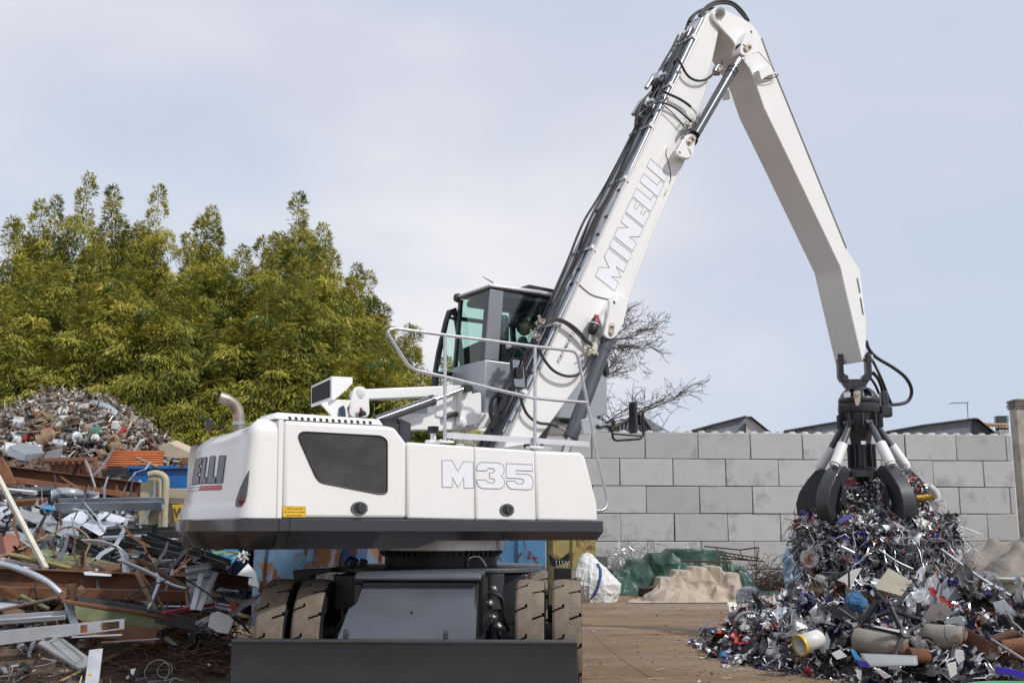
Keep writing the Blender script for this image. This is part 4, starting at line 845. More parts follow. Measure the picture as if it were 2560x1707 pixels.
# ---- grapple, hanging from the stick
gA = U(2152, 1100, 0.03); s_g = sz(gA)[0]; gN = 0.03
def gp3(u, v): return U(u, v, gN)
def Gz(v): return U(2152, v, gN).z
GC = Lm(s_g, gN, 0)
def G(r, a, z): return GC + Vector((math.cos(a), math.sin(a), 0)) * r + ZZ * z
yoke_ax = Vector((1, -0.12, 0)).normalized(); yoke_n = Vector((yoke_ax.y, -yoke_ax.x, 0)); yoke_n = yoke_n if yoke_n.y < 0 else -yoke_n
b = MB(); zc = Gz(935)
def yk(x, z, d): return GC + yoke_ax * (x - 0.04) + yoke_n * d + ZZ * z
za, zb_, zc_, zd = Gz(888), Gz(943), Gz(955), Gz(985)
for sg in (-1, 1):
    b.prism([yk(sg * x, z, 0.10) for x, z in ((0.16, za), (0.235, za), (0.235, zb_), (0.20, zc_), (0.10, zc_ - 0.02), (0.10, zb_ + 0.01), (0.16, zb_ + 0.04))], -yoke_n * 0.2)
b.prism([yk(x, z, 0.09) for x, z in ((-0.2, zc_ + 0.03), (0.2, zc_ + 0.03), (0.16, zc_ - 0.05), (0.08, zd + 0.02), (0.07, zd - 0.06), (-0.07, zd - 0.06), (-0.08, zd + 0.02), (-0.16, zc_ - 0.05))], -yoke_n * 0.18)
b.cyl(yk(-0.25, za - 0.06, 0), yk(0.26, za - 0.06, 0), 0.045, m=1); b.cyl(yk(0.235, za - 0.06, 0.0), yk(0.275, za - 0.06, 0.0), 0.06, m=1)
yo = b.build('grapple', [CHAR, ZINC], handler, bevel=0.012)
GB = mat('grapple_paint', (0.034, 0.035, 0.041), 0.36, var=0.15, scale=4, coat=0.15, bump=0.04, bscale=50)
z0, z1_, z2_, z3_ = Gz(970), Gz(1012), Gz(1034), Gz(1076)
def dome(u, v):
    a = 2 * math.pi * u; t = v
    r = 0.275 * math.sin(min(1.0, 0.10 + t * 0.95) * math.pi / 2); return G(r, a, z1_ + (z0 - z1_ + 0.02) * math.cos((0.10 + t * 0.9) * math.pi / 2))
b = MB()
for a0 in [k * math.pi / 3 + 0.25 for k in range(6)]:                      # open ribs of the rotator housing
    for rr in (0,):
        b.grid(lambda u, v: dome((a0 + (u - 0.5) * 0.62) / (2 * math.pi), v), 7, 10)
b.grid(lambda u, v: dome(u, v * 0.38), 40, 6, closeu=True); b.lathe([(0.275, z1_ - 0.0), (0.275, z1_ + 0.07), (0.265, z1_ + 0.10)], GC, ZZ, 48)
b.build('rotator_dome', GB, yo, solid=0.025, angle=50)
b = MB(); b.lathe([(0, z0), (0.12, z0), (0.16, z1_ + 0.1), (0.18, z1_)], GC, ZZ, 24); b.build('rotator_core', BLACK, yo)
b = MB(); b.lathe([(0.0, z1_ + 0.002), (0.285, z1_ + 0.002), (0.295, z1_ - 0.01), (0.295, z2_ + 0.02), (0.285, z2_), (0.26, z2_ - 0.01), (0.26, z2_ - 0.03), (0, z2_ - 0.03)], GC, ZZ, 56); b.build('rotator_ring', GB, yo)
b = MB(); b.lathe([(0.0, z2_ - 0.02), (0.25, z2_ - 0.02), (0.24, z3_ + 0.05), (0.16, z3_ - 0.06), (0.13, Gz(1120)), (0.13, Gz(1165)), (0.26, Gz(1172)), (0.42, Gz(1180)), (0.42, Gz(1195)), (0, Gz(1195))], GC, ZZ, 40)
for k in range(10):
    a = k * math.pi / 5 + 0.15; fr = rotm('Z', a); b.box(G(0.26, a, (z2_ + z3_) / 2 + 0.01), (0.13, 0.025, 0.2), fr); b.box(G(0.15, a, Gz(1140)), (0.1, 0.02, 0.34), fr)
b.build('grapple_body', GB, yo, angle=35, bevel=0.004)
b = MB(); d = GC + yoke_n * 0.26 + yoke_ax * -0.07; b.prism(fillet([d + yoke_ax * x + ZZ * (Gz(1000) + z) for x, z in ((-0.055, 0.10), (0.055, 0.10), (0.03, -0.12), (-0.03, -0.12))], 0.05), yoke_n * 0.03); b.cyl(d + ZZ * (Gz(1000) + 0.05), d + ZZ * (Gz(1000) + 0.05) + yoke_n * 0.05, 0.03)
b.build('grease_pin', TAN_PIN, yo, bevel=0.004)
b = MB(); b.box(GC + yoke_n * 0.24 + yoke_ax * -0.2 + ZZ * Gz(992), (0.09, 0.02, 0.075), rotm('Z', -0.5)); b.box(G(0.27, -1.75, Gz(1110)), (0.07, 0.01, 0.05), rotm('Z', -0.15)); b.build('sticker', DECAL_PALE, yo)
b = MB(); b.box(G(0.37, 0.0, Gz(1010)), (0.10, 0.18, 0.36), rotm('Z', -0.1)); b.box(G(0.37, -0.1, Gz(1030)), (0.16, 0.2, 0.16), rotm('Z', -0.1)); b.build('hose_guard', GB, yo, bevel=0.02)
tin = [(0.50, 1168), (0.60, 1172), (0.72, 1195), (0.84, 1226), (0.895, 1256), (0.88, 1288), (0.80, 1312), (0.66, 1330), (0.56, 1338), (0.54, 1330), (0.62, 1312), (0.67, 1286), (0.66, 1258), (0.60, 1230), (0.50, 1206), (0.42, 1196), (0.40, 1180)]
TA = [R(-143 + 72 * k) for k in range(5)]
tin = [(r * 1.09, v) for r, v in tin]
for a in TA:
    tg = Vector((-math.sin(a), math.cos(a), 0)); w = 0.22
    b = MB(); b.prism([G(r, a, Gz(v)) - tg * w / 2 for r, v in tin], tg * w)
    # cheeks that widen the claw into a half shell
    for sg in (-1, 1):
        b.add([G(r, a, Gz(v)) + tg * sg * wd for r, v, wd in ((0.62, 1200, 0.09), (0.74, 1230, 0.17), (0.80, 1258, 0.21), (0.78, 1285, 0.17), (0.68, 1315, 0.09), (0.60, 1285, 0.12), (0.58, 1240, 0.13))], [tuple(range(7))])
    tn = b.build('tine', GB, yo, bevel=0.012, seg=2, angle=40)
    p0, p1 = G(0.235, a, Gz(1062)), G(0.64, a, Gz(1168)); pm = p0.lerp(p1, 0.52)
    b = MB(); b.cyl(p0, pm, 0.048, seg=20, m=0); b.cyl(p0.lerp(p1, -0.03), p0.lerp(p1, 0.04), 0.06, seg=16, m=0); b.cyl(G(0.235, a, Gz(1060)) - tg * 0.09, G(0.235, a, Gz(1060)) + tg * 0.09, 0.04, m=0)
    cy = b.build('grapple_cylinder', CYLGREY, yo)
    b = MB(); b.cyl(pm.lerp(p0, 0.05), p0.lerp(p1, 0.97), 0.076, seg=24, m=0); b.cyl(p0.lerp(p1, 0.97), p0.lerp(p1, 1.02), 0.06, seg=16, m=0); b.build('rod_sleeve', WHITE, yo, bevel=0.006)
# hoses at the stick tip
def ghose(pts, r):
    b = MB(); b.tube(spline([U(u, v, n) for u, v, n in pts], 7), r, 10); return b.build('hose', HOSE, yo, angle=60)
ghose([(2166, 852, 0.1), (2172, 872, 0.12), (2192, 894, 0.15), (2235, 920, 0.2), (2265, 945, 0.22), (2279, 975, 0.2), (2270, 1002, 0.15), (2240, 1011, 0.1), (2205, 1009, 0.1)], 0.026)
ghose([(2168, 880, 0.05), (2185, 908, 0.1), (2205, 950, 0.15), (2222, 995, 0.12), (2228, 1007, 0.1)], 0.02)
ghose([(2180, 930, 0.0), (2195, 945, 0.05), (2205, 970, 0.05), (2207, 990, 0.02)], 0.028); ghose([(2176, 944, -0.1), (2188, 962, -0.08), (2198, 985, -0.08)], 0.02); ghose([(2212, 998, 0.05), (2222, 1004, 0.08), (2230, 1009, 0.1)], 0.018)

# ================================================================== driver, seated in the cab
def skin_body(name, nodes, edges, m, root=0, sub=2, parent=None):
    me = bpy.data.meshes.new(name); me.from_pydata([tuple(p) for p, r in nodes], edges, []); o = bpy.data.objects.new(name, me); COL.objects.link(o)
    md = o.modifiers.new('skin', 'SKIN'); sv = me.skin_vertices[0].data
    for i, (p, r) in enumerate(nodes): sv[i].radius = r if isinstance(r, tuple) else (r, r); sv[i].use_root = (i == root)
    md.use_smooth_shade = True; s = o.modifiers.new('sub', 'SUBSURF'); s.levels = sub; s.render_levels = sub
    me.materials.append(m)
    if parent is not None: o.parent = parent
    WM[o.name] = Matrix.Identity(4); return o
pc = U(1309, 812, -0.66); hs, hz = sz(pc); base = Lm(hs - 0.06, -0.62, hz - 0.82)
SKIN = mat('skin', (0.33, 0.19, 0.13), 0.5, var=0.06)
fx = Vector((0.66, -0.62, 0)).normalized(); lx = Vector((-fx.y, fx.x, 0))    # facing: ahead and a little towards the viewer
HF, HL = H, -NN
pw = lambda f, l, z: HF * f + HL * l + ZZ * z
driver = thing('person', 'driver in dark cap and green jacket seated inside the cab, looking out', 'person', base)
W0 = WM[driver.name]
nodes = [(pw(0, 0, 0.06), 0.14), (pw(-0.01, 0, 0.22), (0.16, 0.115)), (pw(0.0, 0, 0.40), (0.185, 0.12)), (pw(0.01, 0, 0.53), (0.12, 0.09)), (pw(0.02, 0, 0.60), 0.058), (pw(0.035, 0, 0.67), 0.055),
         (pw(0.0, 0.19, 0.50), 0.075), (pw(0.12, 0.27, 0.28), 0.056), (pw(0.36, 0.22, 0.20), 0.043), (pw(0.44, 0.20, 0.20), 0.032),
         (pw(0.0, -0.19, 0.50), 0.075), (pw(0.10, -0.27, 0.28), 0.056), (pw(0.34, -0.22, 0.20), 0.043), (pw(0.42, -0.20, 0.20), 0.032),
         (pw(0.12, 0.10, 0.05), 0.10), (pw(0.46, 0.13, 0.07), 0.075), (pw(0.50, 0.13, -0.33), 0.05), (pw(0.62, 0.13, -0.38), 0.04),
         (pw(0.12, -0.10, 0.05), 0.10), (pw(0.46, -0.13, 0.07), 0.075), (pw(0.50, -0.13, -0.33), 0.05), (pw(0.62, -0.13, -0.38), 0.04)]
edges = [(0, 1), (1, 2), (2, 3), (3, 4), (4, 5), (2, 6), (6, 7), (7, 8), (8, 9), (2, 10), (10, 11), (11, 12), (12, 13), (0, 14), (14, 15), (15, 16), (16, 17), (0, 18), (18, 19), (19, 20), (20, 21)]
body = skin_body('body', nodes, edges, mat('green_jacket', (0.03, 0.085, 0.085), 0.8, var=0.15), parent=driver)
hc = pw(0.05, 0, 0.80)
def head(u, v):
    th, ph = 2 * math.pi * u, math.pi * v; d = fx * (math.cos(th) * math.sin(ph)) + lx * (math.sin(th) * math.sin(ph)) + ZZ * math.cos(ph)
    f, l, z = d.dot(fx), d.dot(lx), d.z
    r = 0.105; P = fx * f * 0.105 + lx * l * 0.078 + ZZ * z * 0.125
    if z < -0.2: P += fx * 0.018 * f - lx * l * 0.022 * (-z)
    if f > 0.3:
        P += fx * 0.026 * math.exp(-((l / 0.20) ** 2) - ((z + 0.12) / 0.20) ** 2) - fx * 0.012 * math.exp(-(((abs(l) - 0.36) / 0.18) ** 2) - ((z - 0.08) / 0.13) ** 2) + fx * 0.008 * math.exp(-((l / 0.35) ** 2) - ((z + 0.50) / 0.10) ** 2)
    if abs(l) > 0.75: P += lx * (0.018 * (1 if l > 0 else -1)) * math.exp(-((f + 0.05) / 0.2) ** 2 - ((z + 0.02) / 0.25) ** 2)
    return W0 @ (hc + P)
b = MB(); b.grid(head, 40, 28, closeu=True); b.build('head', SKIN, driver, angle=80)
b = MB(); b.grid(lambda u, v: W0 @ (hc + ZZ * 0.035 + fx * (math.cos(2 * math.pi * u) * math.sin(v * 1.6) * 0.116) + lx * (math.sin(2 * math.pi * u) * math.sin(v * 1.6) * 0.09) + ZZ * (math.cos(v * 1.6) * 0.105)), 32, 10, closeu=True)
b.grid(lambda u, v: W0 @ (hc + ZZ * (0.045 - 0.02 * v) + fx * (0.095 + 0.085 * v * math.cos((u - 0.5) * 2.2)) + lx * (0.085 * math.sin((u - 0.5) * 2.4))), 14, 5); b.build('cap', BLACK, driver, solid=0.006, angle=80)
b = MB(); b.grid(lambda u, v: W0 @ (hc + ZZ * (0.03 - 0.09 * v) - fx * (0.075 * math.cos((u - 0.5) * 2.6) + 0.026) + lx * (0.079 * math.sin((u - 0.5) * 2.6))), 14, 6); b.build('hair', mat('black_hair', (0.012, 0.010, 0.010), 0.6, var=0.1), driver, solid=0.012, angle=80)
for sg in (1, -1):
    b = MB(); b.lathe([(0, 0.008), (0.008, 0.006), (0.011, 0)], W0 @ (hc + fx * 0.092 + lx * (sg * 0.034) + ZZ * 0.012), fx, 12); b.build('eye', mat('eye_white', (0.5, 0.48, 0.45), 0.2, var=0.02), driver)
for sg in (1, -1):
    w0 = pw(0.43, sg * 0.20, 0.20)
    nd_ = [(w0, 0.028), (w0 + pw(0.06, 0, 0.0), (0.040, 0.018))]; ed_ = [(0, 1)]
    for k in range(4):
        bq = w0 + pw(0.085, 0.024 - 0.016 * k, 0.004); L0 = (0.040, 0.046, 0.043, 0.034)[k]
        i = len(nd_); nd_ += [(bq, 0.0095), (bq + pw(L0, 0, -0.012), 0.009), (bq + pw(L0 * 1.25, 0, -0.012 - L0 * 0.7), 0.008)]; ed_ += [(1, i), (i, i + 1), (i + 1, i + 2)]
    i = len(nd_); nd_ += [(w0 + pw(0.04, -sg * 0.034, -0.004), 0.011), (w0 + pw(0.075, -sg * 0.05, -0.022), 0.009)]; ed_ += [(0, i), (i, i + 1)]
    skin_body('hand', nd_, ed_, SKIN, sub=1, parent=driver)
# ================================================================== yard, wall, sheds
def ground_mat():
    m = bpy.data.materials.new('yard_ground'); m.use_nodes = True; t = m.node_tree; nd = t.nodes; lk = t.links.new; b = nd['Principled BSDF']
    tc = nd.new('ShaderNodeTexCoord')
    def nz(s, st=(1, 1, 1), d=8, r=0.6, loc=(0, 0, 0)):
        mp = nd.new('ShaderNodeMapping'); mp.inputs['Scale'].default_value = st; mp.inputs['Location'].default_value = loc; lk(tc.outputs['Object'], mp.inputs[0])
        n = nd.new('ShaderNodeTexNoise'); n.inputs['Scale'].default_value = s; n.inputs['Detail'].default_value = d; n.inputs['Roughness'].default_value = r; lk(mp.outputs[0], n.inputs['Vector']); return n.outputs['Fac']
    def rp(f, lo, hi): x = nd.new('ShaderNodeMapRange'); x.interpolation_type = 'SMOOTHSTEP'; x.inputs[1].default_value = lo; x.inputs[2].default_value = hi; lk(f, x.inputs[0]); return x.outputs[0]
    def mx(f, a, c):
        x = nd.new('ShaderNodeMixRGB')
        for i, q in ((0, f), (1, a), (2, c)):
            if hasattr(q, 'links'): lk(q, x.inputs[i])
            else: x.inputs[i].default_value = (*q, 1)
        return x.outputs[0]
    c = mx(rp(nz(0.6, (1, 1.6, 1)), 0.35, 0.65), (0.275, 0.18, 0.105), (0.205, 0.128, 0.074))
    c = mx(rp(nz(0.35, (0.5, 1.7, 1), loc=(5, 2, 0)), 0.50, 0.64), c, (0.265, 0.21, 0.152))
    c = mx(rp(nz(0.8, (0.55, 1.7, 1), 12, 0.74, (1, 7, 0)), 0.54, 0.68), c, (0.075, 0.052, 0.036))
    c = mx(rp(nz(2.2, (0.6, 1.7, 1), 12, 0.75, (3, 1, 0)), 0.54, 0.68), c, (0.115, 0.075, 0.046))
    c = mx(rp(nz(7, (0.8, 1.3, 1), 12, 0.78), 0.53, 0.68), c, (0.10, 0.066, 0.042))
    c = mx(rp(nz(30, (1, 1, 1), 8, 0.75), 0.58, 0.68), c, (0.33, 0.25, 0.17))
    c = mx(rp(nz(55, (1, 1, 1), 6, 0.75), 0.60, 0.68), c, (0.07, 0.05, 0.036))
    lk(c, b.inputs['Base Color']); b.inputs['Roughness'].default_value = 0.88
    bp = nd.new('ShaderNodeBump'); bp.inputs['Strength'].default_value = 0.8; bp.inputs['Distance'].default_value = 0.05; lk(nz(9, d=10, r=0.7), bp.inputs['Height']); lk(bp.outputs[0], b.inputs['Normal']); return m
b = MB(); b.add([(-250, -40, 0), (250, -40, 0), (250, 500, 0), (-250, 500, 0)], [(0, 1, 2, 3)])
setting(b.build('ground', ground_mat(), angle=0, origin=(0, 0, 0)))
b = MB(); b.tube(spline([gnd(1455, 1560, 0.002), gnd(1520, 1620, 0.002), gnd(1580, 1665, 0.002), gnd(1640, 1700, 0.002)]), 0.0022, 5); o = b.build('ground_crack', mat('crack', (0.155, 0.10, 0.064), 0.95)); setting(o)

# ---- wall of stacked concrete blocks, each block a part
CONC = mat('block_concrete', (0.455, 0.462, 0.465), 0.85, var=0.08, scale=1.3, bump=0.2, bscale=26, rand=0.10, dirt=((0.29, 0.29, 0.28), 1.3, 0.48, 0.74), second=(0.58, 0.58, 0.57), cut=(0.62, 0.80), sscale=1.4)
wa = R(5.1); WX = Vector((math.cos(wa), math.sin(wa), 0)); WY = Vector((-math.sin(wa), math.cos(wa), 0))
WO = at(1744, 1080, 32.2); wtop = WO.z; WO.z = 0
wall = thing('block_wall', 'long grey retaining wall of stacked concrete blocks closing the yard', 'wall', WO, wa)
WROT = Matrix((WX, WY, ZZ)).transposed()
def block(x0, x1, z0, z1, studs):
    b = MB(); b.box(WO + WX * ((x0 + x1) / 2 + rnd.uniform(-0.004, 0.004)) + WY * (0.4 + rnd.uniform(-0.018, 0.018)) + ZZ * ((z0 + z1) / 2 + rnd.uniform(-0.004, 0.004)), (x1 - x0 - rnd.uniform(0.014, 0.026), 0.8, z1 - z0 - rnd.uniform(0.012, 0.022)), WROT @ rotm('Y', rnd.gauss(0, 0.0016)) @ rotm('Z', rnd.gauss(0, 0.003)))
    if studs:
        k = round((x1 - x0) / 0.4)
        for i in range(k): b.lathe([(0, 0.075), (0.085, 0.075), (0.15, 0.0), (0, 0)], WO + WX * (x0 + 0.2 + 0.4 * i) + WY * 0.3 + ZZ * (z1 - 0.009), ZZ, 8)
    o = b.build('concrete_block', CONC, wall, bevel=0.018, seg=2)
    return o
for row in range(6):
    z1_w = wtop - 0.8 * row; z0_w = max(z1_w - 0.8, -0.2); off = 0.0 if row % 2 == 0 else -0.78
    x = -11.2 + off; xe = 9.80 
    while x < xe - 0.05:
        x1 = min(x + 1.6, xe); block(x, x1, z0_w, z1_w, row == 0); x = x1
b = MB(); b.box(WO + WX * -1.5 + WY * 0.44 + ZZ * (wtop / 2), (19, 0.6, wtop - 0.15), WROT); b.build('mortar_core', mat('joint_dark', (0.05, 0.05, 0.05), 0.95), wall)
# concrete chimney and its base at the right end
STONE = mat('weathered_concrete', (0.39, 0.365, 0.315), 0.9, var=0.18, scale=4, bump=0.15, bscale=30, dirt=((0.17, 0.15, 0.13), 1.5, 0.5, 0.75))
pY = 30.5; pl = at(2536, 1100, pY).x + 0.12; ptz = at(2536, 1002, pY).z; pbz = at(2540, 1249, pY).z
ch = thing('chimney', 'tall weathered concrete chimney at the right end of the wall', 'chimney', (pl + 0.45, pY + 0.25, 0))
b = MB(); b.box((pl + 0.45, pY + 0.22, (ptz - 0.15) / 2), (0.9, 0.44, ptz - 0.15)); b.build('shaft', STONE, ch, bevel=0.02)
b = MB()
for k in range(4): b.box((pl + 0.45, pY + 0.22, ptz - 0.18 + 0.065 * k), (0.96 + 0.03 * (k % 2), 0.52 + 0.03 * (k % 2), 0.045))
b.box((pl + 0.45, pY + 0.22, ptz - 0.08), (0.86, 0.42, 0.28)); b.build('cap', mat('cap_concrete', (0.20, 0.185, 0.16), 0.9, var=0.2), ch)
b = MB(); b.box((pl + 0.55, pY - 0.25, pbz / 2), (0.9, 0.4, pbz)); tag(b.build('post', mat('brown_post', (0.07, 0.05, 0.04), 0.8, var=0.2), bevel=0.01), 'short dark brown post in front of the concrete chimney', 'post')

# ---- sheds behind the wall
CORR = mat('dark_cladding', (0.10, 0.11, 0.125), 0.55, var=0.2, scale=1.0, stretch=(6, 1, 0.3)); CORL = mat('grey_cladding', (0.22, 0.245, 0.28), 0.5, var=0.10, scale=1.0, stretch=(5, 1, 0.3)); PALE = mat('pale_render', (0.48, 0.49, 0.49), 0.85, var=0.06); TILE = mat('roof_edge', (0.11, 0.115, 0.125), 0.6)
def shed(label, front, Y, dep, m, extra=()):
    P = [at(u, v, Y) for u, v in front]; base = [Vector((P[-1].x, Y, 0)), Vector((P[0].x, Y, 0))]
    t = thing('factory_shed', label, 'shed', ((P[0].x + P[-1].x) / 2, Y, 0), 0, 'shed roofs behind the wall')
    b = MB(); b.prism(P + base, (dep * 0.3, dep, 0)); b.build('wall', m, t)
    b = MB()
    for a, c in zip(P, P[1:]):
        d = (c - a).normalized()
        if d.length and abs(d.z) < 0.9: b.prism([a + Vector((0, -0.25, 0.02)), c + Vector((0, -0.25, 0.02)), c + Vector((0, -0.25, 0.07)), a + Vector((0, -0.25, 0.07))], (dep * 0.3, dep + 0.25, 0))
    b.build('roof', TILE, t)
    for q, mm, nm in extra:
        b = MB(); b.prism([at(u, v, Y - 0.06) for u, v in q], (0, -0.05, 0)); b.build(nm, mm, t)
    return t
shed('dark ribbed gable shed seen through the front mirror of the handler', [(1512, 1079), (1545, 1060), (1580, 1048), (1604, 1042), (1630, 1080)], 52, 14, CORR, [([(1550 + 9 * k, 1059 - 2 * k), (1553 + 9 * k, 1058 - 2 * k), (1551 + 9 * k, 1082), (1548 + 9 * k, 1082)], CORL, 'cladding_rib') for k in range(6)])
shed('grey sawtooth shed roof rising to the right, directly left of the pale gable', [(1726, 1079), (1780, 1064), (1862, 1043), (1863, 1080)], 54, 16, CORL, [([(1762, 1070), (1781, 1065), (1781, 1082), (1762, 1082)], CORR, 'window')])
shed('pale rendered gable wall beside the grey sawtooth roof', [(1865, 1080), (1865, 1045), (1876, 1045), (1922, 1082)], 53, 12, PALE)
shed('long grey sawtooth roof partly behind the grapple', [(1956, 1080), (2035, 1066), (2180, 1042), (2181, 1085)], 54, 16, CORL, [([(1990, 1076), (2036, 1067), (2036, 1086), (1990, 1086)], CORR, 'window')])
shed('dark sawtooth shed with glazed side and black slope left of the chimneys', [(2210, 1082), (2300, 1066), (2430, 1049), (2440, 1050), (2498, 1096)], 50, 8, mat('blue_grey_cladding', (0.16, 0.18, 0.21), 0.4, var=0.12, scale=1, stretch=(5, 1, 0.3)), [([(2433, 1051), (2438, 1052), (2492, 1095), (2433, 1095)], BLACK, 'gable_slope'), ([(2225, 1081), (2300, 1068), (2300, 1090), (2225, 1090)], CORR, 'window')])
c2 = thing('chimney', 'small brick chimney with slotted cap far behind the wall', 'chimney', at(2505, 1090, 62)); q = at(2505, 1070, 62)
b = MB(); b.box((q.x, 62, q.z / 2), (0.55, 0.5, q.z)); b.box((q.x, 62, q.z + 0.1), (0.55, 0.5, 0.4)); b.build('shaft', STONE, c2)
b = MB()
for k in range(4): b.box((q.x, 62, q.z + 0.36 + 0.10 * k), (0.62, 0.58, 0.05))
b.box((q.x, 62, q.z + 0.5), (0.46, 0.42, 0.36)); b.build('cap', TILE, c2)
a0, a1, a2 = at(2420, 1052, 51), at(2418, 1006, 51), at(2376, 1008, 51)
b = MB(); b.tube([Vector((a0.x, a0.y, a0.z - 0.5)), a1], 0.022, 6); b.tube([a1 + Vector((0.06, 0, 0)), a2], 0.018, 6)
for k in range(6): p = a1.lerp(a2, k / 5.0); b.tube([p - Vector((0, 0.25, 0)), p + Vector((0, 0.25, 0))], 0.01, 5)
tag(b.build('aerial', mat('aerial_metal', (0.25, 0.25, 0.27), 0.5, 0.6)), 'thin roof aerial on a pole above the dark sawtooth shed', 'aerial')
rf = thing('tiled_house', 'house top with an ochre tiled eave just left of the small brick chimney', 'house', at(2485, 1090, 58)); b = MB()
for k in range(7): p = at(2462 + 8 * k, 1066 + (k % 2), 58); b.prism([p, p + Vector((0.28, 0, 0.02)), p + Vector((0.24, 0, 0.12)), p + Vector((0.04, 0, 0.12))], (0.2, 3, 0.4))
b.build('roof', mat('ochre_tile', (0.42, 0.25, 0.14), 0.85, var=0.2), rf)
q = at(2487, 1075, 58); b = MB(); b.box((q.x, 60, q.z / 2 - 0.1), (0.9, 1.5, q.z - 0.3)); b.build('wall', STONE, rf)

# ---- soft heaps: rows of (v, left u, right u) give the outline, folds come from noise
def heap(rows, Y, ratio, fold=0.05, fscale=2.0, nu=64, nv=40, seed=0, front=0.0, pleat=0.0):
    rows = sorted(rows); sec = []
    for v, ul, ur in rows:
        a, c = at(ul, v, Y), at(ur, v, Y); sec.append((a.z, (a.x + c.x) / 2, (c.x - a.x) / 2))
    z0 = sec[-1][0]; sec[-1] = (min(z0, -0.02), sec[-1][1], sec[-1][2])
    def fn(u, v):
        if v == 0: w = 0.02; t = 0
        t = v * (len(sec) - 1); i = min(int(t), len(sec) - 2); f = t - i
        z, x, h = [sec[i][k] * (1 - f) + sec[i + 1][k] * f for k in range(3)]
        h *= min(1.0, v * 12 + 0.03)
        a = 2 * math.pi * u; ca, sa = math.cos(a), math.sin(a)
        p = Vector((x + h * ca, Y + h * ratio * sa - front * v, z))
        n = mnoise.noise(Vector((p.x * fscale * 0.7 + seed, p.y * fscale * 0.7, p.z * fscale * 0.7)))
        def rdg(k, az, ax_, pw): return (1 - abs(mnoise.noise(Vector((p.x * fscale * k * ax_ + 9 + k, seed + p.y * fscale * k * ax_, p.z * az * k * fscale + 0.6 * n))))) ** pw
        rg = rdg(1.1, 0.35, 1, 5) * 1.0 + 0.6 * rdg(2.3, 0.6, 1, 5) + 0.35 * rdg(4.6, 1.0, 0.8, 4) - 0.7
        pl = pleat * (abs(math.sin(a * 13 + 4 * n + 2.5 * z)) - 0.5) * v
        return p + Vector((ca, sa, 0.35)) * (fold * 0.55 * n + fold * 0.75 * rg + pl) * min(1, v * 4)
    return fn, nu, nv
def soft(name, label, cat, rows, Y, ratio, m, **k):
    fn, nu, nv = heap(rows, Y, ratio, **k); b = MB(); b.grid(fn, nu, nv, closeu=True); o = b.build(name, m, angle=180); return tag(o, label, cat)
GREEN = mat('green_tarpaulin', crease=0.7, cscale=1.6, col=(0.034, 0.082, 0.064), rough=0.42, var=0.25, scale=2.5, bump=0.2, bscale=12)
BEIGE = mat('beige_tarpaulin', crease=0.6, cscale=1.8, col=(0.43, 0.36, 0.28), rough=0.8, var=0.14, scale=2, bump=0.15, bscale=14, dirt=((0.20, 0.155, 0.11), 2.5, 0.55, 0.75))
GREYT = mat('grey_tarpaulin', crease=0.6, cscale=1.0, col=(0.22, 0.195, 0.165), rough=0.6, var=0.2, scale=1.2, bump=0.15, bscale=10, dirt=((0.13, 0.12, 0.11), 1.1, 0.5, 0.7)); GREY2 = mat('slate_tarpaulin', crease=0.5, cscale=2.0, col=(0.15, 0.155, 0.17), rough=0.5, var=0.2, scale=1.5, bump=0.2, bscale=10)
BAGM = mat('woven_bag', crease=0.35, cscale=2.6, col=(0.66, 0.67, 0.66), rough=0.6, var=0.06, scale=3, bump=0.25, bscale=9, dirt=((0.55, 0.58, 0.50), 2, 0.55, 0.75))
